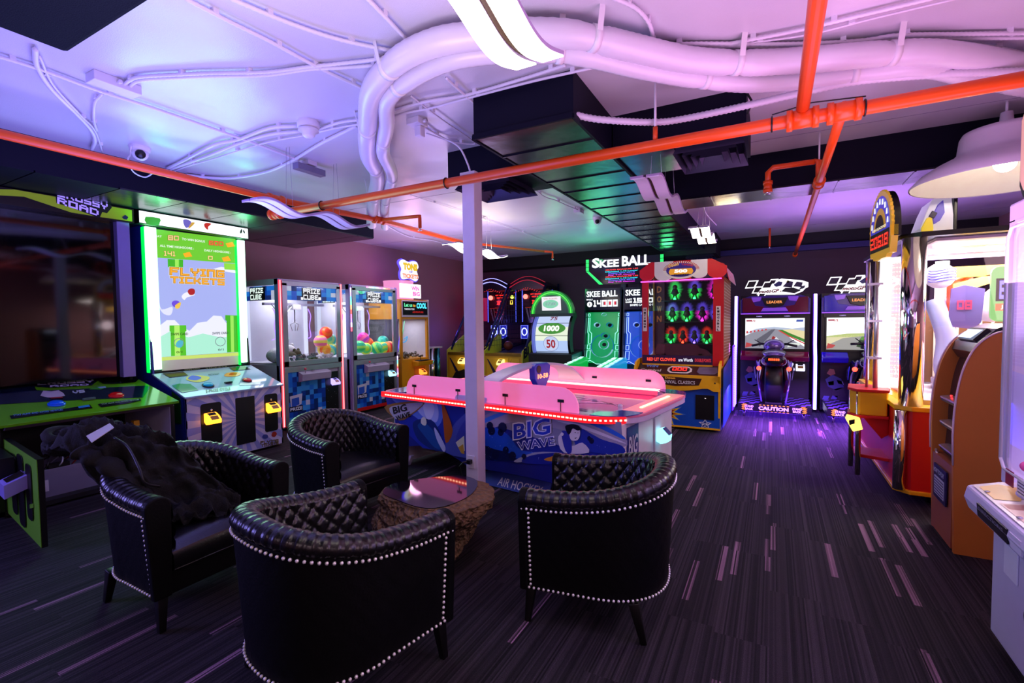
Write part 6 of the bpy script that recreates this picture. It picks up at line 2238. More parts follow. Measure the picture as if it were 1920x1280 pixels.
for a in (.55, .12, -.42):
    O = V3((0, cy - (R + .003) * math.cos(a), cz + (R + .003) * math.sin(a)))
    mb.box((-.36, .36), (O.y - .003, O.y), (O.z - .005, O.z + .005), BLACK)
ovl(mb, .35, .30, .12, em('#3a9a18', .8), .006 + .012)
onw(mb, '1000', .35, .13, .34, em('#f8fff0', 1.1), .05, rr=.022)
ovl(mb, -.14, .17, .155, em('#8aa0d8', .8), .02)
ovl(mb, -.14, .16, .145, em('#d0dcff', .9), .024)
onw(mb, '50', -.14, .18, .2, em('#b02030', .8), .03, rr=.03)
onw(mb, '75', .72, .1, .16, em('#8a3a50', .8), .03, rr=.015)
onw(mb, '25', -.62, .14, .2, em('#3a3a50', .8), .03, rr=.012)
o = mb.build('wheel', t, label='lit wheel with prize segments')
for s in (-1, 1):
    mb = MB()
    pr = [(cy - (R + .05) * math.cos(a), cz + (R + .05) * math.sin(a)) for a in [-1.1 + 2.15 * k / 16 for k in range(17)]]
    pr2 = [(cy - (R - .10) * math.cos(a), cz + (R - .10) * math.sin(a)) for a in [1.05 - 2.15 * k / 16 for k in range(17)]]
    x0, x1 = sorted((s * .37, s * .42))
    for k in range(16):
        a, b = pr[k], pr[k + 1]
        c, d_ = pr2[15 - k], pr2[16 - k]
        m_ = BLACK if s > 0 else mt('wheel_side_glow', '#6a78d8', .3, emit=.5)
        mb.slab([(x0, a[0], a[1]), (x0, b[0], b[1]), (x0, c[0], c[1]), (x0, d_[0], d_[1])], (x1 - x0, 0, 0), m_)
    mb.build('wheel_arch', t)
mb = MB()
n = 14
for k in range(n):
    a0, a1 = PI * k / n, PI * (k + 1) / n
    for j, (r0, r1, m_) in enumerate(((.36, .47, em('#0c8a28', .35)), (.0, .36, em('#042a0c', .3)))):
        q = [(r * math.cos(a), 0, 1.74 + r * math.sin(a)) for a in (a0, a1) for r in (r0, r1)]
        mb.slab([V3(q[0]) + V3((0, .12, 0)), V3(q[1]) + V3((0, .12, 0)), V3(q[3]) + V3((0, .12, 0)), V3(q[2]) + V3((0, .12, 0))], (0, .1, 0), m_)
mb.tube([(.42 * math.cos(PI * k / 24), .115, 1.74 + .42 * math.sin(PI * k / 24)) for k in range(25)], .012, em('#5aff50', 1.2), 6)
for r_ in (.39, .45):
    mb.tube([(r_ * math.cos(PI * k / 24), .118, 1.74 + r_ * math.sin(PI * k / 24)) for k in range(25)], .006, em('#20c030', 1.2), 6)
mb.box((-.47, .47), (.1, .3), (1.68, 1.74), BLACK)
mb.build('dome', t, label='green glowing half-round top')
mb = MB().slab([(-.19, .08, 1.80), (.22, .08, 1.80), (.20, .10, 2.08), (-.21, .10, 2.08)], (0, .02, 0), em('#f4f0f8', 1.0))
n = 24
mb.add([(.17 * math.cos(2 * PI * q / n), .072, 1.93 + .085 * math.sin(2 * PI * q / n)) for q in range(n)], [tuple(range(n))], em('#8ae0b8', .8))
mb.text('1000', (-.10, .066, 1.90), (.22, 0, 0), (0, 0, .07), ink('#e8f8f0'), .03)
mb.text('WIN TICKETS', (-.15, .068, 2.02), (.3, 0, 0), (0, 0, .03), em('#d08090', .8), .02)
mb.build('screen', t, label='small lit screen reading 1000')
light('green_dome', 'POINT', (-3.8, 8.7, 2.4), 5, (.1, 1, .3), .1)

# ------------------------------------------------------------------ skee ball alleys
def skee(loc, label, glow, tcol, score, left):
    t = thing('ball_rolling_alley', label, 'ball rolling alley', loc, 0, 'ball rolling alleys on the back wall')
    W = .385
    SC = mt('alley_teal', '#0a3040', .3)
    mb = MB().box((-W, W), (.0, .55), (.04, .72), SC).box((-W, W), (-2.45, -.02), (.04, .45), SC)
    mb.box((-W, W), (.52, .6), (.7, 2.25), BLACK)
    for s in (-1, 1):
        x0, x1 = sorted((s * W, s * (W - .03)))
        mb.slab([(x0, -.15, .62), (x0, -.02, 1.74), (x0, .02, 2.25), (x0, .55, 2.25), (x0, .55, .62)], (x1 - x0, 0, 0), mt('alley_frame', '#06283a', .25))
    mb.build('cabinet_body', t, bevel=.004)
    # lane with glowing edges
    gm = {'g': '#10e05a', 'b': '#20b8ff'}[glow]
    mb = MB()
    mb.slab([(-W + .05, -2.4, .58), (W - .05, -2.4, .58), (W - .05, -.4, .66), (-W + .05, -.4, .66)], (0, 0, -.04), mt('lane_' + glow, '#0a3a40', .15, emit=.15, ecol=gm))
    mb.build('lane', t)
    mb = MB()
    for s in (-1, 1):
        x0, x1 = sorted((s * W, s * (W - .09)))
        mb.slab([(x0, -2.45, .45), (x0, -2.45, .60), (x0, -2.2, .68), (x0, -.35, .84), (x0, -.05, .84), (x0, -.05, .45)], (x1 - x0, 0, 0), mt('lane_rail_' + glow, '#0a6a2a' if glow == 'g' else '#0a5a6a', .2, emit=.5, ecol=gm))
        for k in range(7):
            y = -2.1 + k * .27
            z = .689 + (y + 2.2) * .0865
            mb.slab([(x0 + .01, y, z), (x1 - .01, y, z), (x1 - .01, y + .2, z + .018), (x0 + .01, y + .2, z + .018)], (0, 0, .004), em('#b8fff0' if glow == 'g' else '#a8e8ff', 1.8))
    mb.build('lane_rail', t, label='lit segmented rails beside the lane')
    # target board
    bm = {'g': ('#0a6a4a', '#18c86a'), 'b': ('#0a2aa0', '#2a6aff')}[glow]
    b0 = V3((0, -.05, .72)); b1 = V3((0, .12, 1.76))
    up_ = (b1 - b0).normalized()
    nn = V3((0, -up_.z, up_.y))
    H = (b1 - b0).length
    mb = MB()
    w0, w1 = W - .035, W - .045
    for k in range(8):
        f0, f1 = k / 8, (k + 1) / 8
        ya = b0.lerp(b1, f0); yb = b0.lerp(b1, f1)
        c0 = lin(bm[0]); c1 = lin(bm[1])
        mb.add([ya + V3((-w0, 0, 0)), ya + V3((w0, 0, 0)), yb + V3((w0, 0, 0)), yb + V3((-w0, 0, 0))], [(0, 1, 2, 3)], mt('board_' + glow, bm[0], .2, emit=.45, ecol=bm[1]))
    bo = mb.build('target_board', t)
    mb = MB()
    F = lambda x, h, o=.006: b0 + up_ * (h * H) + V3((x, 0, 0)) + nn * o
    lc = em('#a0fff0' if glow == 'g' else '#a8c8ff', 1.6)

    def loop(pts, r=.006, m=lc, o=.008):
        mb.tube([F(x, h, o) for x, h in pts], r, m, 5, True)
    for s in (-1, 1):
        loop([(s * .34, .97), (s * .30, .97), (s * .30, .92), (s * .34, .92)])
        loop([(s * .335, .89), (s * .30, .89), (s * .295, .62), (s * .25, .58), (s * .25, .38), (s * .31, .38), (s * .31, .56), (s * .335, .6)])
        loop([(s * .33, .35), (s * .27, .35), (s * .27, .27), (s * .33, .27)])
        loop([(s * .33, .24), (s * .26, .24), (s * .26, .08), (s * .34, .08)])
    mb.tube([F(x, h, .01) for x, h in ((-.34, .0), (-.26, .05), (-.12, -.02), (.12, -.02), (.26, .05), (.34, .0))], .006, lc, 5)
    mb.build('light_lines', bo, label='glowing line pattern')
    mb = MB()

    def ring(x, h, rx, rh, dep, wd, m, arc=None):
        n = 28
        a0, a1 = arc or (0, 2 * PI)
        pts0, pts1 = [], []
        for q in range(n + 1):
            a = a0 + (a1 - a0) * q / n
            pts0.append(F(x + rx * math.cos(a), h + rh * math.sin(a), .0))
            pts1.append(F(x + rx * math.cos(a), h + rh * math.sin(a), dep))
        mb.add(pts0 + pts1, [(q, q + 1, n + 2 + q, n + 1 + q) for q in range(n)], m, True)
    rm = mt('ring_' + glow, '#1a4a9a', .25, emit=.25, ecol='#3aa0ff')
    rw = mt('ring_white', '#d8e8ff', .3, emit=.45, ecol='#b0c8ff')
    ring(0, .33, .235, .22, .07, .02, rm)
    ring(0, .33, .235, .22, .10, .02, rw, (PI * 1.1, PI * 1.9))
    ring(.03, .36, .10, .09, .07, .02, rw)
    ring(.05, .53, .085, .06, .06, .02, rm)
    ring(-.13, .74, .06, .045, .07, .02, rw)
    ring(.13, .74, .06, .045, .07, .02, rm)
    ring(.0, .95, .05, .03, .04, .02, rw)
    for x, h in ((.03, .36), (-.13, .74), (.13, .74), (.05, .53)):
        n = 16
        mb.add([F(x + .045 * math.cos(2 * PI * q / n), h + .035 * math.sin(2 * PI * q / n), .003) for q in range(n)], [tuple(range(n))], BLACKM)
    mb.build('target_rings', bo)
    # score screen
    mb = MB().slab([(-W + .02, -.03, 1.80), (W - .02, -.03, 1.80), (W - .02, .0, 2.24), (-W + .02, .0, 2.24)], (0, .03, 0), mt('score_navy', '#04141c', .15))
    so = mb.build('score_screen', t)
    mb = MB()
    wt = em('#f4fbff', 1.6)
    mb.text('SKEE', (-.33, -.036, 2.07), (.29, 0, 0), (0, 0, .12), wt, .025)
    mb.text('BALL', (.0, -.036, 2.07), (.32, 0, 0), (0, 0, .12), wt, .025)
    if left:
        mb.text('BALLS', (-.33, -.036, 2.005), (.13, 0, 0), (0, 0, .03), wt, .03)
        n = 18
        mb.add([(-.265 + .055 * math.cos(2 * PI * q / n), -.035, 1.92 + .055 * math.sin(2 * PI * q / n)) for q in range(n)], [tuple(range(n))], wt)
        mb.text('1', (-.275, -.038, 1.895), (.02, 0, 0), (0, 0, .05), ink('#04141c'), .03)
        mb.pix('14000', (-.18, -.036, 1.87), (.50, 0, 0), (0, 0, .13), wt, .12)
        for k in range(3):
            mb.box((.045 + k * .104, .075 + k * .104), (-.039, -.037), (1.90, 1.97), em('#f02a30', 1))
    else:
        mb.text('LAST', (-.33, -.036, 1.98), (.13, 0, 0), (0, 0, .035), wt, .03).text('GAME', (-.33, -.036, 1.93), (.13, 0, 0), (0, 0, .035), wt, .03)
        mb.pix('15000', (-.17, -.036, 1.93), (.48, 0, 0), (0, 0, .09), wt, .18)
        mb.text('SWIPE CARD TO PLAY', (-.24, -.036, 1.865), (.56, 0, 0), (0, 0, .04), wt, .03)
    mb.build('score_lettering', so, label='white lit title and score')
    for x in (-.3, .3):
        for y in (-2.3, .4):
            MB().cyl((x, y, 0), (x, y, .04), .03, BLACK, 8).build('foot', t)
    return t


skee((-3.06, 9.5, 0), 'left ball rolling alley with a green-glowing target board, score 14000', 'g', '', '14000', True)
skee((-2.25, 9.5, 0), 'right ball rolling alley with a blue-glowing target board', 'b', '', '15000', False)
light('skee_green', 'AREA', (-3.05, 9.1, 1.95), 5, (.1, 1, .35), .6, .3, (math.radians(-160), 0, 0))
light('teal_duct_fill', 'AREA', (-2.3, 8.5, 1.75), 11, (.02, .6, .9), 1.2, .9, UP)  # added teal fill for the duct underside, no lamp hangs here
t = thing('overhead_sign', 'large dark overhead sign with white title and green edge lights above the alleys', 'sign', (-2.65, 9.5, 2.3))
mb = MB().prism([(-3.42, 2.84), (-3.42, 2.66), (-3.12, 2.32), (-2.18, 2.30), (-1.86, 2.62), (-1.86, 2.84)], 'y', 9.5, 9.62, mt('sign_black', '#04060c', .12))
mb.box((-2.7, -2.6), (9.56, 9.75), (2.2, 2.35), BLACK)
o = mb.build('sign_board', t, True)
mb = MB()
y = 9.494
for (ch, a, b) in (('S', -3.28, -3.12), ('KEE', -3.12, -2.72), ('BALL', -2.66, -2.10)):
    mb.text(ch, (a, y, 2.66), (b - a, 0, 0), (0, 0, .20 if ch != 'KEE' else .15), em('#f4fbff', 1.6), .035)
mb.build('sign_title', o, True, label='white lit title lettering')
mb = MB()
for k, (s_, c) in enumerate((('GRAND MARQUEE 1.23', '#ff3a30'), ('Diamond 1.10 Lower', '#30d0e0'), ('Copyright 2015', '#5a6aff'), ('Bay Tek Games', '#e030e0')) * 2):
    wd = .66 if k % 4 < 2 else .54
    mb.text(s_, (-2.67 - wd / 2, y, 2.59 - k * .035), (wd, 0, 0), (0, 0, .026), em(c, 1.3), .05)
mb.build('sign_small_text', o, True, label='coloured small lettering in eight lines')
mb = MB()
gg = em('#20e060', 1.6)
mb.slab([(-3.41, y, 2.60), (-3.35, y, 2.60), (-3.05, y, 2.32), (-3.13, y, 2.32)], (0, .004, 0), gg)
for s in (0, 1):
    xo = 0 if s == 0 else 1.495
    for k in range(3):
        mb.box((-3.41 + xo, -3.35 + xo), (y, y + .004), (2.61 + k * .08, 2.68 + k * .08), gg)
mb.build('sign_edge_light', o, True, label='green light bars at the sign edges')
light('sign_green', 'POINT', (-3.2, 9.3, 2.8), 3.0, (.1, 1, .35), .1)
light('sign_green', 'POINT', (-1.75, 9.3, 2.75), 2.5, (.1, 1, .35), .1)

# ------------------------------------------------------------------ Down the Clown style carnival game
CX = -1.235
t = thing('carnival_game', 'red and white striped carnival game cabinet with rows of glowing targets', 'carnival game', (CX, 7.25, 0))
W = .615
WOOD = mt('carnival_ochre', '#a8661a', .5)
BRN = mt('carnival_brown', '#3c1a10', .35)
mb = MB()
mb.box((-W + .01, W - .01), (.0, .9), (.03, .62), BLUE)
mb.box((-W + .06, W - .01), (1.35, 1.4), (.6, 2.28), BLACKM)
mb.box((-W + .12, W - .01), (.1, 1.4), (2.34, 2.38), RED)
mb.box((-W + .06, W - .04), (.3, 1.4), (.85, .9), mt('stage_red', '#5a0c14', .4))
cb_ = mb.build('cabinet_body', t)
for s in (-1, 1):
    mb = MB()
    x = s * (W - .015) - (.03 if s > 0 else 0)
    mb.slab([(x, .0, .03), (x, -.02, .60), (x, -.10, .80), (x, .0, .96), (x, .18, 1.0), (x, 1.45, 1.0), (x, 1.45, .03)], (.03, 0, 0), YELLOW)
    if s > 0:
        mb.slab([(W + .016, .02, .06), (W + .016, .0, .62), (W + .016, .02, .9), (W + .016, 1.4, .98), (W + .016, 1.4, .06)], (.003, 0, 0), BLUE)
    mb.build('side_board', t, bevel=.004, label='yellow-edged side board')
mb = MB()
mb.box((W - .03, W), (.22, 1.4), (1.0, 2.2), WOOD)
for k in range(26):
    z = 1.02 + k * .045
    mb.slab([(W + .001, .24, z + .02), (W + .001, 1.38, z), (W + .001, 1.38, z + .007), (W + .001, .24, z + .027)], (.003, 0, 0), mt('cream_line', '#e8d8b8', .4))
mb.build('side_wall', t, label='ochre side wall with slanting cream lines')
for x in (-W + .095, W - .10):
    mb = MB().box((x - .015, x + .075) if x < 0 else (W - .14, W), (.18, .24), (.92, 2.38), RED)
    mb.box((x, x + .06), (.172, .18), (1.42, 1.78), mt('cream_plate', '#e8e0d8', .4))
    for k, ch in enumerate('RING A BALL'.replace(' ', '')[:8] if x > 0 else 'HIT WIN!'.replace(' ', '')):
        mb.text(ch, (x + .015, .169, 1.73 - k * .043), (.03, 0, 0), (0, 0, .03), ink('#2a1a10'), .04)
    mb.build('front_post', t, label='red post with a cream letter plate')
mb = MB().box((-W + .09, W - .14), (.16, .26), (.86, .93), YELLOW)
mb.box((-W + .09, W - .14), (.17, .18), (.93, 1.06), mt('banner_navy', '#1a1440', .3))
mb.text('RED LIT CLOWNS', (-W + .16, .165, .972), (.42, 0, 0), (0, 0, .05), em('#ff4a38', 1.1), .04)
mb.text('are Worth', (-W + .62, .165, .972), (.20, 0, 0), (0, 0, .05), em('#f0f0ff', 1.0), .03)
mb.text('DOUBLE POINTS', (-W + .85, .165, .972), (.22, 0, 0), (0, 0, .05), em('#d02a38', .9), .03)
mb.build('lower_banner', t, label='banner reading RED LIT CLOWNS are Worth DOUBLE POINTS')
MB().quad((-W + .09, .20, 1.0), (W - .14, .20, 1.0), (W - .14, .20, 2.28), (-W + .09, .20, 2.28), GLASS).build('front_glass', t)
MB().quad((-W + .02, .24, 1.0), (-W + .02, 1.34, 1.0), (-W + .02, 1.34, 2.2), (-W + .02, .24, 2.2), GLASS).build('side_glass', t)
mb = MB()
mb.box((-W + .015, -W + .035), (1.25, 1.4), (.9, 2.3), WOOD).box((-W + .02, -W + .2), (1.30, 1.35), (.9, 2.28), BRN)
for k, ch in enumerate('DOWN'):
    mb.text(ch, (-W + .07, 1.295, 2.06 - k * .17), (.08, 0, 0), (0, 0, .11), mt('copper_letter', '#a8622a', .4, emit=.2), .03)
mb.build('back_panel', t, label='inner panel with DOWN lettered downwards')
# awning
mb = MB()
CREAM = mt('awning_cream', '#e4dcd8', .4, emit=.12)
REDA = mt('awning_red', '#d4121a', .4, emit=.10)
yA = .02
xs = [-W + .08, -W + .30, -W + .57, W - .42, W - .20, W + .05]
cs = [REDA, CREAM, REDA, CREAM, REDA]
for k in range(5):
    a, b = xs[k], xs[k + 1]
    top = 2.44
    pts = []
    if k == 0:
        pts = []
    elif k == 4:
        pts = []
    else:
        pts = [(a, top), (b, top)]
    if k == 2:
        bot = [(b, 2.17), (a, 2.17)]
    else:
        n = 8
        r = (b - a) / 2
        bot = [((a + b) / 2 + r * math.cos(PI * q / n), 2.255 - .7 * r * math.sin(PI * q / n)) for q in range(n + 1)]
    if k == 0:
        poly = [(a, 2.25), (a, 2.33), (b - .06, top), (b, top)] + bot[0:]
    elif k == 4:
        poly = [(a, top), (a + .06, top), (b, 2.33)] + bot
    else:
        poly = [(a, top), (b, top)] + bot
    mb.prism(poly, 'y', yA, yA + .03, cs[k])
for k in range(14):
    y_ = .05 + k * .1
    mb.slab([(W + .03, y_, 2.32), (W + .03, y_ + .1, 2.32), (W + .07, y_ + .1, 2.14), (W + .07, y_, 2.14)], (.005, 0, 0), CREAM if k % 2 else REDA)
mb.slab([(W + .03, yA, 2.32), (W + .03, 1.45, 2.32), (W - .18, 1.45, 2.44), (W - .18, yA, 2.44)], (0, 0, .005), REDA)
mb.slab([(-W + .08, yA, 2.32), (-W + .26, yA, 2.44), (-W + .26, 1.45, 2.44), (-W + .08, 1.45, 2.32)], (0, 0, .005), REDA)
mb.box((-W + .18, W - .18), (yA + .03, 1.45), (2.435, 2.44), REDA)
aw = mb.build('awning', t, label='red and cream scalloped awning')
mb = MB()
cx_ = .06


bz = lambda z: 2.305 + (z - 2.25) * .64


def oval(mb, x, z, rx, rz_, y, m, n=28):
    mb.add([(x + rx * math.cos(2 * PI * q / n), y, z + rz_ * math.sin(2 * PI * q / n)) for q in range(n)], [tuple(range(n))], m)


oval(mb, cx_, bz(2.25), .25, .128, yA - .004, mt('badge_cream', '#e8e0d0', .4, emit=.15))
for k in range(24):
    a = PI * k / 24 * 1.0
    mb.add([(cx_ + .25 * math.cos(a), yA - .006, bz(2.25) + .128 * math.sin(a)), (cx_ + .25 * math.cos(a + .065), yA - .006, bz(2.25) + .128 * math.sin(a + .065)), (cx_ + .18 * math.cos(a + .065), yA - .006, bz(2.25) + .09 * math.sin(a + .065)), (cx_ + .18 * math.cos(a), yA - .006, bz(2.25) + .09 * math.sin(a))], [(0, 1, 2, 3)], RED)
oval(mb, cx_, bz(2.25), .205, .10, yA - .008, mt('badge_violet', '#3a2c8a', .4, emit=.15))
mb.prism([(cx_ - .15, bz(2.15)), (cx_ + .15, bz(2.15)), (cx_ + .17, bz(2.21)), (cx_ + .15, bz(2.28)), (cx_ - .15, bz(2.28)), (cx_ - .17, bz(2.21))], 'y', yA - .012, yA - .009, em('#f0a020', .8))
mb.text('500', (cx_ - .09, yA - .016, bz(2.185)), (.18, 0, 0), (0, 0, .052), em('#fff6f0', 1.1), .06)
mb.text('TICKETS', (cx_ - .10, yA - .016, bz(2.12)), (.21, 0, 0), (0, 0, .026), ink('#1a1010'), .04)
mb.text('Down', (cx_ - .17, yA - .014, bz(2.31)), (.14, 0, .03), (0, 0, .045), em('#f0b060', .8), .04)
mb.text('Carnival', (cx_ + .01, yA - .014, bz(2.36)), (.15, 0, -.03), (0, 0, .035), em('#c02a40', .8), .03)
mb.build('ticket_badge', aw, label='round badge reading 500 TICKETS')
MB().box((-W + .09, W - .02), (.05, .08), (2.155, 2.17), em('#ff50e0', 2.5)).build('awning_light', aw, label='magenta light under the awning')
# shelves and targets
mb = MB()
for z in (1.92, 1.56, 1.20):
    mb.box((-W + .2, W - .02), (1.0, 1.35), (z - .02, z), BLACKM)
mb.build('shelf', t)
G_, M_, R_c, V_, = '#28ff60', '#ff28e0', '#ff3a20', '#6a50ff'


def target(x, z, c, c2, s=1.0):
    mb = MB()
    y = 1.12
    yy = y
    halo = mt('fringe_' + c.strip('#') + c2.strip('#'), '#c8d8c8', .8)
    random.seed(int((x + 3) * 1000 + z * 77))
    # fringe of bristles round a doll-like body; base light painted in as emission
    for k in range(64):
        a = -PI / 2 + 2 * PI * k / 64
        up_ = (math.sin(a) + 1) / 2
        col = em(c, .9 * (1 - up_) + .25) if up_ < .55 else em(c2, .45)
        ln = .075 + random.random() * .03
        ox, oz = .018 * math.cos(a), .07 * math.sin(a)
        ex, ez = (.03 + ln) * math.cos(a), (.085 + ln) * math.sin(a)
        w_ = .0075
        px, pz = -math.sin(a) * w_, math.cos(a) * w_
        mb.slab([(x + (ox - px) * s, yy, z + (.16 + oz - pz) * s), (x + (ox + px) * s, yy, z + (.16 + oz + pz) * s), (x + ex * s, yy - .02, z + (.16 + ez) * s)], (0, .004, 0), col)
    f = mb.build('fringe', None)
    f.location = (0, 0, 0)
    tt = thing('target_doll', '', 'target doll', (0, 0, 0))
    mb = MB().ball((x, yy - .02, z + .21 * s), .04 * s, mt('doll_face', '#3a3a38', .5), 10, 8)
    mb.ball((x, yy - .02, z + .13 * s), .052 * s, mt('doll_body', '#20302a', .6), 10, 8, (1, .8, 1.3))
    for q in (-1, 1):
        mb.tube([(x + q * .015 * s, yy - .02, z + .08 * s), (x + q * .035 * s, yy - .02, z + .0)], .012 * s, mt('doll_body', '#20302a', .6), 6)
        mb.tube([(x + q * .03 * s, yy - .02, z + .16 * s), (x + q * .06 * s, yy - .025, z + .10 * s)], .010 * s, mt('doll_body', '#20302a', .6), 6)
    tt2 = mb.build('doll_body', None)
    b = MB().ball((x, yy - .05, z + .015 * s), .022 * s, em(c, 7), 8, 6).build('base_light', None)
    return tt, [f, tt2, b]


rows_ = [(1.92, [(-.21, G_, G_), (.10, G_, V_), (.40, M_, M_)], 1.0, 'top'), (1.56, [(-.25, G_, V_), (-.02, G_, V_), (.22, M_, V_), (.43, V_, V_)], .98, 'middle'), (1.20, [(-.27, G_, R_c), (-.08, R_c, R_c), (.10, V_, V_), (.29, G_, R_c), (.45, R_c, R_c)], .86, 'bottom')]
names = {G_: 'green-lit', M_: 'magenta-lit', R_c: 'red-lit', V_: 'violet-lit'}
order = ['first', 'second', 'third', 'fourth', 'fifth']
for z, L, s, rn in rows_:
    for k, (x, c, c2) in enumerate(L):
        tt, ps = target(CX + x, z, c, c2, s)
        off = V3((CX + x, 7.25 + 1.12, z))
        tt.location = off
        for o in ps:
            me = o.data
            for v in me.vertices:
                v.co = V3((v.co.x - off.x, v.co.y - 1.12, v.co.z - z))
            o.parent = tt
        tt['label'] = '%s fringed target doll, %s from the left on the %s shelf' % (names[c], order[k], rn)
        tt['group'] = 'fringed target dolls in the carnival game'
# play console
mb = MB()
mb.slab([(-W + .02, -.05, .80), (W - .03, -.05, .80), (W - .05, .2, .93), (-W + .04, .2, .93)], (0, 0, -.02), BRN)
co = mb.build('play_console', t)
mb = MB()
CF = lambda x, v, o=.003: V3((x, -.05 + .25 * v, .80 + .13 * v + o))
mb.slab([CF(-.10 + a, b, .002) for a, b in ((-.03, .3), (.02, .12), (.26, .12), (.31, .3), (.31, .55), (.25, .75), (.02, .75), (-.03, .55))], (0, 0, .004), mt('cream_plate', '#e8e0d8', .4))
mb.slab([CF(-.10 + a, b, .006) for a, b in ((.0, .32), (.04, .2), (.24, .2), (.28, .32), (.28, .55), (.23, .66), (.04, .66), (.0, .55))], (0, 0, .003), BLACK)
mb.pix('000', CF(-.06, .3, .012), (.2, 0, 0), CF(0, .6, 0) - CF(0, .3, 0), em('#ff2a20', 2), .1)
mb.slab([CF(.30 + a, b, .002) for a, b in ((-.02, .3), (.02, .12), (.22, .12), (.26, .3), (.24, .75), (.0, .75))], (0, 0, .003), mt('console_grey', '#6a6078', .4))
mb.text('Carnival', CF(-.52, .2), (.3, 0, 0), CF(0, .45, 0) - CF(0, .2, 0), ink('#d8c8b8'), .02)
mb.text('WIN', CF(-.46, .6), (.18, 0, 0), CF(0, .85, 0) - CF(0, .6, 0), ink('#5a8ad8'), .04)
mb.build('console_print', co)
mb = MB()
fr = []
for k in range(17):
    x = -W + .02 + (2 * W - .05) * k / 16
    u = abs(x) / W
    z = .62 - .05 * (1 - (u / .62) ** 2) if u < .62 else .62 + .0 * u
    fr.append((x, z + (.0 if u < .8 else -.04)))
mb.prism(fr + [(W - .03, .80), (-W + .02, .80)], 'y', -.06, .0, YELLOW)
mb.prism([(-.37, .775), (.36, .755), (.32, .66), (.0, .635), (-.33, .67)], 'y', -.064, -.06, BRN)
mb.text('Down', (-.14, -.067, .735), (.14, 0, 0), (0, 0, .03), em('#e09030', .7), .03)
mb.text('CARNIVAL CLASSICS', (-.25, -.067, .67), (.52, 0, 0), (0, 0, .048), ink('#e8e4ec'), .015)
mb.cyl((.53, -.064, .70), (.53, -.06, .70), .012, BLACK, 8).cyl((-.53, -.064, .70), (-.53, -.06, .70), .012, BLACK, 8)
mb.build('console_front', t, label='yellow console front with a brown name plate')
mb = MB().box((-W + .02, W - .02), (-.006, .0), (.05, .60), BLUE).box((-W + .02, W - .02), (-.01, .004), (.03, .055), YELLOW)
mb.box((.27, .52), (-.014, -.006), (.17, .52), BLACK)
mb.cyl((.40, -.018, .47), (.40, -.014, .47), .014, CHROME, 8)
st = []
for k in range(10):
    a = PI / 2 + 2 * PI * k / 10
    r = .09 if k % 2 == 0 else .042
    st.append((.40 + r * math.cos(a), .105 + r * .85 * math.sin(a)))
mb.prism(st, 'y', -.009, -.006, ink('#e8ecff'))
mb.prism([(.40 + (x - .40) * .75, .105 + (z - .105) * .75) for x, z in st], 'y', -.011, -.009, ink('#0a3a9a'))
mb.text('ICE', (.365, -.014, .09), (.07, 0, 0), (0, 0, .03), ink('#f0f4ff'), .05)
# starburst and comic lettering
sb = []
random.seed(9)
for k in range(22):
    a = 2 * PI * k / 22
    r = (.22 + .10 * random.random()) if k % 2 == 0 else .12
    sb.append((-.13 + r * math.cos(a), .22 + r * .8 * math.sin(a)))
mb.prism(sb, 'y', -.008, -.006, ink('#5a8ae0'))
mb.prism([(-.13 + (x + .13) * .86, .22 + (z - .22) * .84) for x, z in sb], 'y', -.010, -.008, ink('#f0d020'))
mb.prism([(-.13 + (x + .13) * .6, .22 + (z - .22) * .6) for x, z in sb], 'y', -.012, -.010, ink('#b0301c'))
oval(mb, -.19, .23, .055, .07, -.014, ink('#e8e0dc'))
oval(mb, -.19, .23, .035, .035, -.016, ink('#c01820'))
oval(mb, -.08, .22, .04, .03, -.015, ink('#101010'))
mb.text('Down', (-.30, -.018, .32), (.26, 0, -.03), (0, 0, .07), em('#f0a030', .7), .05)
mb.build('front_panel', t, label='blue front panel with comic starburst and star')
for x in (-.5, .5):
    for y in (.1, 1.2):
        MB().cyl((x, y, 0), (x, y, .03), .03, BLACK, 8).build('foot', t)
light('target_green', 'POINT', (CX - .25, 8.1, 1.7), 1.5, (.2, 1, .4), .05)
light('awning_pink', 'POINT', (CX, 7.45, 1.98), 2.5, (1, .3, .9), .05)

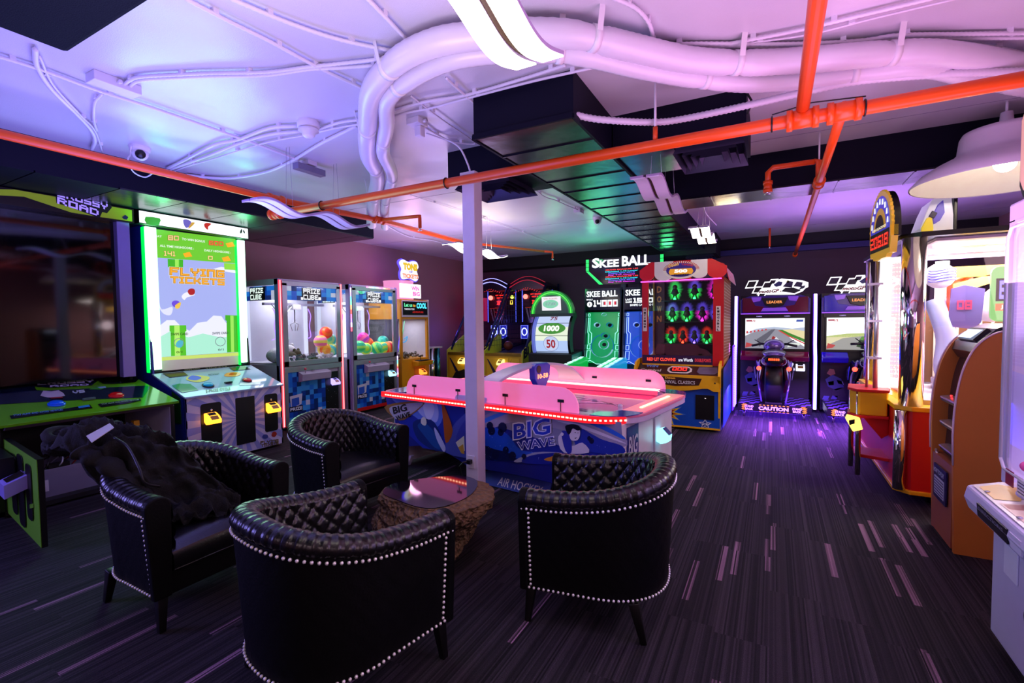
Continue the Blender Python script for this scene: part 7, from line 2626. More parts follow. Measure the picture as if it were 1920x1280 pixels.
# ------------------------------------------------------------------ motogp racing simulators
def racer(loc, label, tint, track, rot_b):
    t = thing('racing_simulator', label, 'racing arcade machine', loc, 0, 'motorcycle racing machines at the back')
    PURP = mt('racer_violet', '#3a10a0', .25)
    TR = mt('racer_trim_' + tint, {'red': '#7a0a3a', 'blue': '#2a1ad0'}[tint], .12)
    LV_ = mt('racer_lilac', '#a060ff', .2, emit=.2)
    W = .53
    mb = MB().box((-W, W), (.0, .7), (.04, 2.0), mt('racer_black', '#0a0614', .4))
    mb.build('cabinet_body', t)
    mb = MB().box((-.475, .475), (-.03, .0), (1.03, 1.66), BLACK)
    sc_ = mb.build('screen', t)
    mb = MB()
    y = -.034
    x0, x1, z0, z1 = -.455, .455, 1.065, 1.595

    def sp(pts, c, e=1.0, k=0):
        mb.add([(x0 + (x1 - x0) * a, y - k * .0012, z0 + (z1 - z0) * b) for a, b in pts], [tuple(range(len(pts)))], em(c, e))
    if track == 'a':
        sp([(0, 0), (1, 0), (1, 1), (0, 1)], '#f8fbff', 1.15)
        sp([(0, .5), (.2, .66), (.5, .72), (.8, .66), (1, .7), (1, .5)], '#b8c4dc', 1, 1)
        sp([(0, .42), (.12, .52), (.3, .62), (.5, .66), (.62, .62), (.8, .3), (1, .08), (1, 0), (0, 0)], '#9a9aa8', .9, 2)
        sp([(.2, .3), (.45, .62), (.52, .64), (.42, .4), (.25, .05)], '#6a6a78', .8, 3)
        sp([(.58, .62), (.72, .45), (1, .22), (1, .32), (.75, .52), (.64, .62)], '#3a8a2a', .9, 3)
        sp([(.64, .62), (.75, .52), (1, .32), (1, .58), (.8, .64)], '#e8dca8', 1, 3)
        sp([(.56, .60), (.74, .40), (1, .16), (1, .20), (.75, .43), (.6, .60)], '#d84038', 1, 4)
        for k in range(6):
            sp([(.02 + k * .065, .50 + k * .02), (.05 + k * .065, .51 + k * .02), (.05 + k * .065, .58 + k * .015), (.02 + k * .065, .57 + k * .015)], '#d03a38', 1, 3)
        bx = .5
    else:
        sp([(0, 0), (1, 0), (1, 1), (0, 1)], '#fcfdff', 1.25)
        sp([(0, .42), (.3, .5), (.6, .52), (1, .5), (1, .42), (0, .38)], '#b8c878', 1, 1)
        sp([(0, .40), (.3, .45), (1, .44), (1, .0), (0, 0)], '#e4dcb0', 1, 1)
        sp([(0, .12), (.25, .36), (.6, .44), (1, .40), (1, 0), (0, 0)], '#a8a8a4', .9, 2)
        sp([(.55, .42), (.8, .45), (1, .42), (1, .0), (.75, .05)], '#55585c', .8, 3)
        bx = .55
    # little rider on the screen
    sp([(bx - .1, .10), (bx - .06, .30), (bx - .02, .42), (bx + .04, .38), (bx + .1, .26), (bx + .12, .12), (bx + .02, .05)], '#e8eaf4' if track == 'a' else '#2a4a28', .9, 5)
    sp([(bx - .04, .04), (bx - .02, .24), (bx + .04, .30), (bx + .10, .10), (bx + .04, .02)], '#1a1a2a', .8, 6)
    sp([(bx - .05, .32), (bx - .02, .42), (bx + .03, .38), (bx, .30)], '#a02a28' if track == 'a' else '#5a9a3a', .9, 6)
    sp([(.02, .9), (.12, .9), (.12, .95), (.02, .95)], '#b04a5a', .9, 5)
    sp([(.86, .88), (.97, .88), (.98, .95), (.87, .95)], '#3a5ab8', .9, 5)
    sp([(.72, .05), (.92, .12), (.95, .2), (.75, .18)], '#e0e8e0', 1, 5)
    sp([(.0, .02), (.1, .06), (.14, .14), (.02, .2)], '#c84a48', .9, 5)
    mb.text('1/2', (x0 + .10, y - .01, z1 - .06), (.06, 0, 0), (0, 0, .035), em('#c02a30', 1), .03)
    mb.build('screen_image', sc_, label='bright race track picture with a rider')
    mb = MB().box((-.5, .5), (-.035, 0), (1.60, 1.66), BLACK)
    mb.text('CAMERA', (-.28, -.038, 1.622), (.09, 0, 0), (0, 0, .018), em('#c0b0ff', 1), .02).text('CAMERA', (.15, -.038, 1.622), (.09, 0, 0), (0, 0, .018), em('#c0b0ff', 1), .02)
    mb.build('camera_bar', t)
    # cowl
    mb = MB().prism([(-W, 1.68), (-W, 1.93), (-.4, 1.99), (.4, 1.99), (W, 1.93), (W, 1.68)], 'y', -.06, .3, PURP)
    mb.prism([(-.5, 1.70), (-.5, 1.96), (-.36, 1.95), (-.30, 1.82), (-.16, 1.80), (-.22, 1.70)], 'y', -.08, -.06, TR)
    mb.prism([(.5, 1.70), (.5, 1.96), (.36, 1.95), (.30, 1.82), (.16, 1.80), (.22, 1.70)], 'y', -.08, -.06, TR)
    mb.prism([(-.20, 1.95), (-.14, 1.82), (.0, 1.78), (.14, 1.82), (.20, 1.95)], 'y', -.09, -.06, BLACK)
    mb.prism([(-.30, 1.72), (.30, 1.72), (.26, 1.78), (-.26, 1.78)], 'y', -.075, -.06, LV_)
    mb.prism([(-.34, 1.88), (-.22, 1.90), (-.20, 1.97), (-.36, 1.97)], 'y', -.075, -.06, LV_).prism([(.34, 1.88), (.22, 1.90), (.20, 1.97), (.36, 1.97)], 'y', -.075, -.06, LV_)
    mb.text('LEADER', (-.12, -.093, 1.855), (.24, 0, 0), (0, 0, .045), em('#ff9a50', 1.2), .03)
    mb.box((-W, W), (-.07, -.05), (1.672, 1.684), em('#a050ff', 2))
    mb.build('cowl', t, bevel=.005, label='violet cowl with a small LEADER display')
    # logo sign on top: flag squares, lettering and rider shapes
    mb = MB()
    Z = 2.02

    def lg(pts, m, y0_, th=.008):
        mb.prism([(a, Z + b) for a, b in pts], 'y', y0_ - th, y0_, m)
    wt = em('#fbfaff', 1.7)
    para = lambda x, z, w_, h_: [(x, z), (x + w_, z), (x + w_ + h_ * .45, z + h_), (x + h_ * .45, z + h_)]
    lg(para(-.47, .115, .16, .135), wt, .0); lg(para(-.36, .02, .14, .12), wt, .0); lg(para(-.21, .10, .16, .12), wt, 0.0); lg(para(-.28, -.06, .12, .09), wt, .0); lg(para(-.1, .17, .12, .09), wt, 0)
    body = [(-.28, .0), (-.1, -.01), (.3, -.02), (.42, .03), (.46, .08), (.5, .10), (.5, .18), (.4, .22), (.25, .24), (.1, .26), (-.02, .22), (-.2, .13)]
    lg(body, wt, 0)
    dk = ink('#0c1216')
    for a in ((-.445, .135, .12, .10), (-.335, .035, .10, .085), (-.19, .115, .12, .085), (-.255, -.045, .085, .06), (-.085, .18, .08, .06)):
        lg(para(*a), dk, -.008, .004)
    for pts, c in (([(-.02, .16), (.06, .22), (.12, .2), (.1, .14), (.02, .12)], '#20386a'), ([(.12, .12), (.2, .22), (.28, .2), (.26, .1)], '#1a2440'), ([(.17, .2), (.2, .23), (.23, .2), (.2, .18)], '#d8d040'), ([(.28, .12), (.33, .2), (.42, .18), (.4, .1)], '#2a3440'), ([(.1, .04), (.3, .0), (.4, .05), (.28, .1), (.16, .1)], '#1c2c2c'), ([(.0, .02), (.1, .03), (.1, .06), (.02, .06)], '#c07a20'), ([(.36, .06), (.44, .08), (.46, .13), (.4, .12)], '#3a4a5a')):
        lg(pts, ink(c), -.008, .003)
    lg([(-.27, .01), (.07, .005), (.1, .085), (-.22, .09)], wt, -.010, .002)
    mb.text('motoGP', (-.25, -.016, Z + .018), (.32, 0, .005), (0, 0, .065), ink('#a01838'), .05, .35)
    mb.build('logo_sign', t, label='white glowing chequered flag sign')
    # light posts
    for s in ((-1, 1) if tint == 'red' else (1,)):
        mb = MB()
        x = s * (W + .082)
        pth = [(x, .05, 2.0), (x, .0, 1.6), (x, .0, 1.15), (x + s * .0, -.12, .9), (x, -.14, .5), (x, -.14, .06)]
        mb.tube(catmull(pth, 5), .022, em('#dccfff', 4.5), 8)
        mb.tube([(p[0] + s * .0, p[1] + .05, p[2]) for p in pth], .030, mt('violet_rail', '#4a18e0', .3, emit=2.2, ecol='#5a20ff'), 8)
        mb.build('light_post', t, label='white light post with violet glow')
    # lower dash
    mb = MB()
    for s in (-1, 1):
        mb.prism([(-.02, .84), (-.18, .86), (-.20, .94), (-.05, 1.02), (.0, 1.02)], 'x', s * .16 if s > 0 else -.52, .52 if s > 0 else -.16, TR)
    mb.build('dashboard', t, bevel=.012)
    mb = MB().box((-W, W), (-.012, .0), (.12, .84), mt('racer_poster', '#0c0828', .3))
    lt = ink('#5a55b8')
    for a in ((-.50, .22, .08, .06), (-.44, .16, .07, .055), (-.38, .23, .08, .06), (-.40, .11, .05, .04)):
        x, z, w_, h_ = a
        mb.prism([(x, z), (x + w_, z), (x + w_ + h_ * .4, z + h_), (x + h_ * .4, z + h_)], 'y', -.016, -.012, lt)
    mb.text('motoGP', (-.36, -.018, .165), (.16, 0, 0), (0, 0, .035), lt, .02, .3)
    for pts, c in (([(-.44, .66), (-.40, .74), (-.34, .73), (-.32, .66), (-.38, .62)], '#8a4a5a'), ([(-.46, .56), (-.36, .64), (-.24, .58), (-.20, .44), (-.30, .38), (-.42, .44)], '#3a3a88'), ([(-.42, .52), (-.34, .54), (-.34, .47), (-.41, .46)], '#a89a6a'), ([(-.34, .40), (-.22, .44), (-.16, .32), (-.26, .24), (-.36, .30)], '#1a1a2c'), ([(-.30, .56), (-.22, .54), (-.20, .48), (-.28, .50)], '#9a9ad8')):
        mb.prism(pts, 'y', -.016, -.0125, ink(c))
    mb.build('front_poster', t, label='dark front print with a small rider')
    reader(t, .40, -.01, .72, '#d8d0ff', 1.2, 2.0)
    mb = MB().box((.18, .50), (-.02, -.012), (.16, .82), BLACK)
    mb.build('coin_door', t)
    # platform
    mb = MB().box((-.51, .52), (-.98, .0), (.10, .22), BLACK)
    pf = mb.build('platform', t)
    mb = MB()
    lv = mt('platform_lilac', '#7a5ad8', .4)
    for i in range(14):
        for j in range(7):
            if (i + j) % 2 == 0 and not (4 <= i <= 8):
                x = -.5 + i * .072; yy = -.96 + j * .13
                mb.quad((x, yy, .2215), (x + .072, yy, .2215), (x + .10, yy + .13, .2215), (x + .028, yy + .13, .2215), lv)
    mb.build('chequer_print', pf)
    mb = MB()
    yl = mt('hazard_yellow', '#e8b818', .4)
    yf = -.984
    for x, s in ((-.44, 1), (.44, -1)):
        for k in range(3):
            mb.prism([(x + s * k * .0, .12 + k * .03), (x + s * .05, .12 + k * .03), (x + s * .02, .14 + k * .03), (x - s * .02, .14 + k * .03)], 'y', yf, -.98, yl)
        mb.prism([(x + s * .02, .20), (x + s * .07, .20), (x + s * .05, .215), (x + s * .0, .215)], 'y', yf, -.98, yl)
    for k in range(8):
        x = -.20 + k * .055
        mb.box((x, x + .03), (yf, -.98), (.203, .215), yl)
        mb.box((x, x + .03), (yf, -.98), (.104, .112), yl)
    wt2 = ink('#f0ecff')
    mb.text('STAND', (-.41, yf - .003, .163), (.13, 0, 0), (0, 0, .035), wt2, .03).text('BACK', (-.40, yf - .003, .12), (.11, 0, 0), (0, 0, .035), wt2, .03)
    mb.text('STAND', (.26, yf - .003, .163), (.13, 0, 0), (0, 0, .035), wt2, .03).text('BACK', (.27, yf - .003, .12), (.11, 0, 0), (0, 0, .035), wt2, .03)
    mb.text('CAUTION', (-.21, yf - .003, .13), (.42, 0, 0), (0, 0, .06), ink('#e0dce8'), .05)
    mb.build('caution_print', pf, label='CAUTION and STAND BACK lettering')
    for x in (-.42, .42):
        for y in (-.9, -.1):
            MB().cyl((x, y, 0), (x, y, .1), .02, CHROME, 8).build('foot', t)
    MB().box((-.49, .50), (-.9, -.1), (.085, .1), em('#6a30ff', 6)).build('underglow', pf, label='violet light under the platform')
    # the ride-on motorcycle (tail towards the camera)
    bk = thing('ride_on_motorcycle', 'ride-on racing motorcycle on the %s racing platform, red tail lights on' % ('left' if tint == 'red' else 'right'), 'motorcycle', (loc[0], loc[1] - .5, .22), 0, 'ride-on motorcycles')
    B = lambda: MB()
    mb = B()
    tyre = mt('tyre_rubber', '#0c0c0e', .45)
    prof = []
    for k in range(11):
        a = PI * k / 10
        prof.append((.125 * math.cos(a), .06 * math.sin(a)))
    vs_ = []
    n = 40
    for i in range(n):
        a = 2 * PI * i / n
        for px_, pr in prof:
            r = .28 + pr
            vs_.append((px_, -.20 + r * math.cos(a), .33 + r * math.sin(a)))
    k_ = len(prof)
    mb.add(vs_, [(i * k_ + j, i * k_ + j + 1, ((i + 1) % n) * k_ + j + 1, ((i + 1) % n) * k_ + j) for i in range(n) for j in range(k_ - 1)], tyre, True)
    mb.cyl((-.10, -.20, .33), (.10, -.20, .33), .27, BLACK, 28)
    w_o = mb.build('rear_wheel', bk)
    FA = mt('fairing_' + tint, {'red': '#4a0c30', 'blue': '#14103a'}[tint], .1)
    FB = mt('fairing_silver', '#8a7ac0', .12, .5)
    # tail
    secs = [(-.52, .70, .07, .05), (-.44, .70, .16, .10), (-.30, .68, .20, .12), (-.10, .66, .20, .13), (.1, .62, .18, .14), (.3, .66, .20, .16), (.42, .70, .16, .14)]
    mb = MB()
    vs_ = []
    sg = 18
    for (y, z, hw, hh_) in secs:
        for q in range(sg):
            a = 2 * PI * q / sg
            vs_.append((hw * math.copysign(abs(math.cos(a)) ** .75, math.cos(a)), y, z + hh_ * math.sin(a)))
    fs = [(i * sg + q, i * sg + (q + 1) % sg, (i + 1) * sg + (q + 1) % sg, (i + 1) * sg + q) for i in range(len(secs) - 1) for q in range(sg)] + [tuple(range(sg))]
    mb.add(vs_, fs, FA, True)
    mb.ball((0, -.30, .80), .16, FB, 16, 10, (1.05, 1.3, .35)).ball((0, .02, .80), .17, BLACK, 16, 10, (1.1, 1.5, .35)).ball((0, .28, .90), .17, FB, 16, 10, (1, 1.1, .7))
    for s in (-1, 1):
        mb.ball((s * .20, -.12, .62), .10, FB, 12, 8, (.35, 1.8, .8))
    mb.build('tail_and_seat', bk, subsurf=1)
    mb = MB()
    for s in (-1, 1):
        pts = [(s * .17, -.1, .60), (s * .27, .1, .66), (s * .30, .35, .60), (s * .26, .42, .38), (s * .20, .3, .16), (s * .18, .0, .14), (s * .21, -.12, .36)]
        mb.slab(pts, (-s * .04, 0, 0), FA)
        pts = [(s * .281, .08, .56), (s * .305, .3, .52), (s * .29, .38, .38), (s * .26, .1, .34)]
        mb.slab(pts, (s * .01, 0, 0), FB)
        mb.tube(catmull([(s * .20, -.02, .56), (s * .23, -.22, .44), (s * .20, -.34, .22), (s * .17, -.3, .02)], 5), .016, FB, 8)
    mb.build('side_fairing', bk, subsurf=0, bevel=.015)
    mb = MB()
    for s in (-1, 1):
        mb.tube([(s * .05, .44, .92), (s * .20, .40, .93), (s * .34, .32, .90)], .02, BLACK, 8)
        mb.tube([(s * .2, .4, .94), (s * .3, .42, 1.0)], .008, BLACK, 6)
    mb.ball((0, .5, .92), .17, FA, 14, 10, (1, .6, .6))
    mb.build('handlebar', bk)
    mb = MB().ball((0, -.50, .70), .11, BLACK, 14, 10, (1.25, .45, .8))
    for k in range(6):
        mb.box((-.075 + k * .026, -.058 + k * .026), (-.565, -.545), (.715, .745), em('#ff4a20', 4))
    mb.build('tail_light', bk, label='row of red tail light diodes')
    for s in (-1, 1):
        mb = MB().cyl((s * .14, -.42, .60), (s * .19, -.46, .585), .016, BLACK, 8).ball((s * .21, -.475, .58), .034, em('#ff3020', 9), 12, 8)
        mb.build('indicator_lamp', bk, label='bright red indicator lamp')
    mb = MB().box((-.06, .06), (-.05, .35), (.0, .16), BLACK).box((-.12, .12), (-.34, .2), (-.0, .02), BLACKM)
    mb.build('mount', bk)
    bk.rotation_euler = (0, math.radians(rot_b), math.radians(-rot_b * .8))
    return t


racer((.015, 9.6, 0), 'left motorcycle racing machine with a red-trimmed cowl over its screen', 'red', 'a', 0)
racer((1.24, 9.6, 0), 'right motorcycle racing machine with a blue-trimmed cowl over its screen', 'blue', 'b', 10)
light('violet_floor_fill', 'AREA', (.5, 8.1, .55), 150, (.35, .1, 1), 2.2, .5)  # added violet fill over the carpet, not a real fixture
light('violet_back_fill', 'AREA', (-.62, 9.2, 1.2), 5, (.4, .15, 1), .3, 1.5, (0, math.radians(80), 0))  # added fill to strengthen the violet glow round the racing machines
# vertical violet slatted light beside the carnival game
mb = MB()
for k in range(34):
    z = .10 + k * .03
    mb.box((-.60, -.56), (8.9, 9.3), (z, z + .012), em('#b8a0ff', 1.4))
mb.box((-.60, -.585), (8.88, 9.32), (.04, 1.14), mt('violet_rail', '#4a18e0', .3, emit=2.2, ecol='#5a20ff'))
solo('slatted_light_panel', mb, 'violet panel of thin lit slats between the carnival game and the left racing machine', 'light panel')
# ------------------------------------------------------------------ big rotary pusher, red and yellow, glazed
t = thing('coin_pusher', 'tall glazed red and yellow prize pusher with chrome columns on the right', 'coin pusher', (2.0, 6.2, 0), -PI / 2)
x0, x1, ya, yb = .93, 3.0, 5.12, 7.3
foot = [(x0, ya + .10), (x0 + .10, ya), (x1, ya), (x1, yb), (x0 + .1, yb), (x0, yb - .1)]
mb = MB().prism([(x0 + .02, ya + .11), (x0 + .11, ya + .02), (x1, ya + .02), (x1, yb - .02), (x0 + .11, yb - .02), (x0 + .02, yb - .11)], 'z', .12, .80, RED)
mb.build('base_cabinet', t, True)
mb = MB().prism(foot, 'z', .80, .84, YELLOW).prism(foot, 'z', .09, .125, YELLOW)
mb.build('base_trim', t, True, bevel=.006, label='yellow edging of the base')
for (x, y, r) in ((x0 + .035, ya + .05, .045), (x0 + .035, yb - .05, .045)):
    MB().cyl((x, y, .12), (x, y, .80), r, CHROME, 20).build('base_column', t, True, label='chrome corner column of the base')
for (x, y, r) in ((1.04, 5.22, .085), (1.06, 7.18, .085), (2.9, 7.2, .085)):
    MB().cyl((x, y, .84), (x, y, 2.26), r, CHROME, 32).build('chrome_column', t, True)
for (a, b) in (((1.135, 5.16), (2.98, 5.16)), ):
    mb = MB().quad((a[0], a[1], .86), (b[0], b[1], .86), (b[0], b[1], 2.24), (a[0], a[1], 2.24), GLASS)
    mb.build('glass_pane', t, True)
MB().quad((.98, 5.32, .86), (.98, 7.1, .86), (.98, 7.1, 2.24), (.98, 5.32, 2.24), GLASS).build('glass_pane', t, True)
mb = MB().prism([(x0 + .02, ya + .14), (x0 + .14, ya + .02), (x1, ya + .02), (x1, yb), (x0 + .14, yb), (x0 + .02, yb - .14)], 'z', 2.26, 2.30, BLACK)
mb.build('roof', t, True)
mb = MB().prism([(1.2, 5.3), (2.9, 5.3), (2.9, 7.1), (1.2, 7.1)], 'z', 2.235, 2.258, mt('canopy_white', '#f2ecf0', .4))
for y in (5.5, 6.1, 6.7):
    mb.box((1.25, 2.85), (y, y + .12), (2.215, 2.234), em('#fff2e6', 5))
mb.build('ceiling_lights', t, True, label='white lamps under the roof')
WGL = em('#fff4f0', 3.0)
for (x, y, r, z1) in ((.93, 5.75, .055, 2.16), (1.62, 6.9, .06, 2.2), (2.55, 6.6, .09, 2.2), (2.2, 6.9, .04, 2.2)):
    mb = MB().cyl((x, y, .86), (x, y, z1), r, WGL, 18)
    mb.tube([(x, y, .86 + k * .02) for k in range(int((z1 - .9) / .02))], [r * (1.06 if k % 2 else .99) for k in range(int((z1 - .9) / .02))], glass('tube_glass', '#ffe8f4', .2), 14)
    mb.build('light_tube', t, True, label='white glowing coil tube')
# inner playfield, ramps and drum
mb = MB().prism([(1.12, 5.3), (2.9, 5.3), (2.9, 7.1), (1.12, 7.1)], 'z', .84, .88, mt('pusher_bed', '#d8d0e0', .3))
mb.cyl((1.9, 6.2, .88), (1.9, 6.2, .98), .5, mt('turntable', '#b0a0c8', .2, .3), 32)
mb.box((1.25, 2.8), (5.4, 5.5), (.88, .93), mt('acid_ticket', '#e05a70', .4))
mb.build('playfield', t, True)
mb = MB()
ML = mt('inner_mirror', '#b8a890', .12, .8)
mb.slab([(1.35, 6.6, .9), (2.9, 6.6, .9), (2.9, 6.6, 1.75), (1.35, 6.6, 1.75)], (0, .05, 0), mt('inner_brown', '#6a4a34', .3))
for k in range(16):
    xx = 1.4 + k * .09
    mb.box((xx, xx + .02), (6.585, 6.6), (.95, 1.7), mt('inner_pale', '#d8c8b8', .3))
mb.tube(catmull([(1.38, 6.1, 1.75), (1.45, 6.0, 1.4), (1.42, 5.9, 1.1), (1.5, 5.8, .9)], 6), .08, mt('lilac_chute', '#a8b0e8', .15), 12)
mb.lathe([(.0, 1.02), (.42, 1.0), (.5, .92), (.5, .88)], (2.1, 6.1, 0), mt('rose_dome', '#c8a8a8', .15), 28)
mb.build('back_scenery', t, True, label='brown and pale back scenery inside the case')
mb = MB()
mb.box((1.35, 2.45), (5.95, 6.0), (1.96, 2.06), mt('gold_beam', '#d8b04a', .3))
mb.tube([(1.50, 6.05, 1.55), (1.50, 6.05, 1.9), (1.62, 6.05, 1.98)], .045, mt('orange_tube', '#ff5a14', .3), 12)
mb.tube([(1.75, 6.1, 1.55), (1.80, 6.1, 1.78), (1.88, 6.1, 1.9), (1.95, 6.1, 1.78), (2.0, 6.1, 1.5)], .07, mt('white_arch', '#e8ecff', .2), 14)
mb.ball((1.38, 5.95, 1.98), .12, mt('striped_white', '#e4e4f8', .3), 14, 8, (1, .6, 1))
for k in range(5):
    mb.tube([(1.38 + .10 * math.cos(a * .5), 5.88, 1.93 + k * .025 + .01 * math.sin(a)) for a in range(7)], .005, ink('#3a3ac0'), 5)
mb.slab([(1.48, 5.95, 1.80), (1.75, 5.95, 1.90), (1.75, 5.95, 1.98), (1.48, 5.95, 1.9)], (0, .02, 0), mt('yellow_pattern', '#ffe060', .4, emit=.2))
mb.build('overhead_feeder', t, True, label='orange tube, white arch and yellow beam of the feeder')
# hanging score plates inside
mb = MB()


def plate(mb, x, y, z, w_, h_, edge, s_):
    o = []
    for cx_, cz, a0 in ((w_ / 2 - .05, -h_ / 2 + .05, -PI / 2), (w_ / 2 - .05, h_ / 2 - .05, 0), (-w_ / 2 + .05, h_ / 2 - .05, PI / 2), (-w_ / 2 + .05, -h_ / 2 + .05, PI)):
        for k in range(4):
            an = a0 + PI / 2 * k / 3
            o.append((x + cx_ + .05 * math.cos(an), z + cz + .05 * math.sin(an)))
    mb.prism(o, 'y', y, y + .03, em(edge, .9))
    mb.box((x - w_ / 2 + .03, x + w_ / 2 - .03), (y - .006, y), (z - .06, z + .13), BLACK)
    mb.pix(s_, (x - w_ / 2 + .05, y - .01, z - .04), (w_ - .1, 0, 0), (0, 0, .15), em('#7a70ff', 2.4), .05)
    mb.box((x - w_ / 2 + .03, x + w_ / 2 - .03), (y - .006, y), (z - .14, z - .08), em('#ff8a50', 1))
    mb.text('JACKPOT', (x - w_ / 2 + .06, y - .009, z - .13), (w_ - .14, 0, 0), (0, 0, .04), em('#fff8f0', 1.2), .04)


plate(mb, 1.78, 5.5, 1.78, .34, .46, '#a8e890', '8018')
mb.build('jackpot_plate', t, True, label='green-edged score plate reading JACKPOT')
mb = MB()
mb.slab([(1.42, 5.8, 1.60), (1.45, 5.8, 1.50), (1.58, 5.8, 1.48), (1.64, 5.8, 1.54), (1.66, 5.8, 1.84), (1.52, 5.8, 1.88), (1.43, 5.8, 1.85)], (0, .02, 0), mt('smoked_plate', '#6a5aa0', .2))
mb.pix('08', (1.47, 5.79, 1.66), (.1, 0, 0), (0, 0, .08), em('#ff3060', 2), .05)
mb.build('small_plate', t, True)
# console box with poles and round sign
mb = MB().prism([(.66, 5.62), (.72, 5.5), (.93, 5.5), (.96, 5.62), (.96, 5.9), (.70, 5.9)], 'z', .68, .90, YELLOW)
mb.build('ticket_console', t, True, bevel=.008, label='yellow console box')
mb = MB()
op = [(.64, 5.62), (.70, 5.48), (.94, 5.48), (.97, 5.62), (.97, 5.92), (.68, 5.92)]
mb.prism(op, 'z', .90, .925, RED).prism(op, 'z', .655, .68, RED).prism([(.70, 5.6), (.96, 5.5), (.97, 5.9), (.72, 5.9)], 'z', .26, .29, RED)
mb.slab([(.75, 5.55, .66), (.95, 5.55, .66), (.95, 5.55, .50), (.90, 5.55, .46)], (0, .3, 0), RED)
mb.build('console_trim', t, True, bevel=.004, label='red edging of the console')
for x, y in ((.72, 5.54), (.70, 5.84)):
    MB().cyl((x, y, .10), (x, y, .90), .022, CHROME, 14).build('console_post', t, True)
mb = MB().slab([(.60, 5.42, .66), (.62, 5.50, .68), (.72, 5.50, .66), (.74, 5.46, .56), (.66, 5.42, .54)], (0, -.05, 0), em('#ffd860', 2.0))
o = mb.build('card_reader', t, True, bevel=.006, label='glowing yellow card reader')
MB().slab([(.625, 5.365, .645), (.67, 5.365, .66), (.67, 5.365, .62), (.63, 5.365, .60)], (0, -.003, 0), BLACK).build('reader_screen', o, True)
mb = MB().cyl((.86, 5.65, .92), (.86, 5.65, 2.12), .02, SILVER, 12).cyl((.80, 5.7, .92), (.80, 5.7, 2.12), .012, SILVER, 10)
for z in (1.2, 1.55, 1.9):
    mb.box((.79, .90), (5.62, 5.72), (z, z + .02), mt('clear_clip', '#d8d0e8', .2))
mb.build('sign_pole', t, True)
# round-topped sign facing -x, turned a little
mb = MB()
c = V3((.84, 5.45, 2.31))
SG = .72
U_ = V3((-.28, .96, 0)).normalized()
U_ = V3((-.10, .99, 0)).normalized()
N_ = V3((-.99, -.10, 0))
HW_ = .40


def sgn(pts, o, m, th=.0):
    ps = [c + U_ * a * SG + V3((0, 0, b * SG)) + N_ * o for a, b in pts]
    if th:
        mb.slab(ps, -N_ * th, m)
    else:
        mb.add(ps, [tuple(range(len(ps)))], m)


def dome_pts(r, n=24, wav=0.0, zb=-.03, rz_=None):
    rz_ = rz_ or r * 1.12
    o = []
    for k in range(n * 2 + 1):
        a = PI * k / (n * 2)
        rr_ = 1 + (wav if k % 2 else 0)
        o.append((r * rr_ * math.cos(a), .10 + rz_ * rr_ * math.sin(a)))
    return [(r, zb)] + o + [(-r, zb)]


GD = mt('sign_gold', '#e8b830', .3, emit=.25)
sgn(dome_pts(.42, wav=.0), -.02, BLACK, .05)
sgn(dome_pts(.42, wav=.05), .0, GD, .02)
sgn(dome_pts(.375), .002, em('#3a3ad8', .7))
sgn(dome_pts(.24, zb=.1), .004, GD)
sgn(dome_pts(.17, zb=.1), .006, BLACK)
for k in range(9):
    a = PI * (k + .5) / 9
    x_, z_ = .31 * math.cos(a), .12 + .33 * math.sin(a)
    sgn([(x_ - .03, z_ - .03), (x_ + .03, z_ - .03), (x_ + .02, z_ + .04), (x_ - .02, z_ + .04)], .006, em('#f4f4ff', 1.2))
sgn([(-.38, -.22), (.38, -.22), (.42, -.02), (.42, .10), (-.42, .10), (-.42, -.02)], .0, GD, .05)
sgn([(-.37, -.16), (.37, -.16), (.38, .08), (-.38, .08)], .004, BLACK)
n_off = N_ * .008
mb.pix('20618', c + U_ * .24 + V3((0, 0, -.085)) + n_off, -U_ * .48, (0, 0, .11), em('#ff2a1a', 2.2), -.12)
mb.text('BONUS JACKPOT', c + U_ * .20 + V3((0, 0, .07)) + n_off, -U_ * .40, (0, 0, .03), em('#fff0d0', 1), .03)
sgn([(-.30, -.21), (.30, -.21), (.24, -.26), (-.24, -.26)], .0, GD, .04)
mb.build('jackpot_sign', t, True, label='round-topped gold and blue sign with red digits')
mb = MB().prism([(1.15, 5.9), (1.2, 5.6), (1.75, 5.6), (1.75, 5.66), (1.3, 5.68), (1.22, 5.95)], 'z', 2.30, 2.36, YELLOW)
mb.prism([(0, 0), (.1, .12), (.24, .1), (.28, 0)], 'y', 0, .02, YELLOW) if False else None
mb.build('roof_rail', t, True, label='yellow rail on the roof')
mb = MB()
tq = lambda L: [(1.17 + (x - 1.74) * .62, 2.3 + (z - 2.3) * .62) for x, z in L]
mb.prism(tq([(1.74, 2.30), (1.73, 2.46), (1.80, 2.70), (1.86, 2.86), (1.98, 2.92), (2.07, 2.90), (2.10, 2.62), (2.10, 2.30)]), 'y', 5.65, 6.0, mt('topper_white', '#e4e4f4', .3, emit=.25))
mb.prism(tq([(1.74, 2.31), (1.74, 2.46), (1.80, 2.60), (1.86, 2.62), (1.88, 2.45), (1.87, 2.31)]), 'y', 5.64, 5.65, mt('topper_yellow', '#f0d83a', .4, emit=.3))
mb.prism(tq([(1.88, 2.50), (1.86, 2.62), (1.92, 2.78), (1.98, 2.84), (2.0, 2.66), (1.95, 2.55)]), 'y', 5.638, 5.65, mt('topper_violet', '#6a5ad0', .4, emit=.2))
mb.prism(tq([(1.82, 2.62), (1.86, 2.70), (1.92, 2.66), (1.88, 2.58)]), 'y', 5.634, 5.65, mt('topper_dark', '#2a1a4a', .4))
mb.box((1.394, 1.42), (5.65, 6.0), (2.30, 2.66), BLACK)
mb.build('roof_topper', t, True, bevel=.015, label='white, yellow and violet shaped topper')
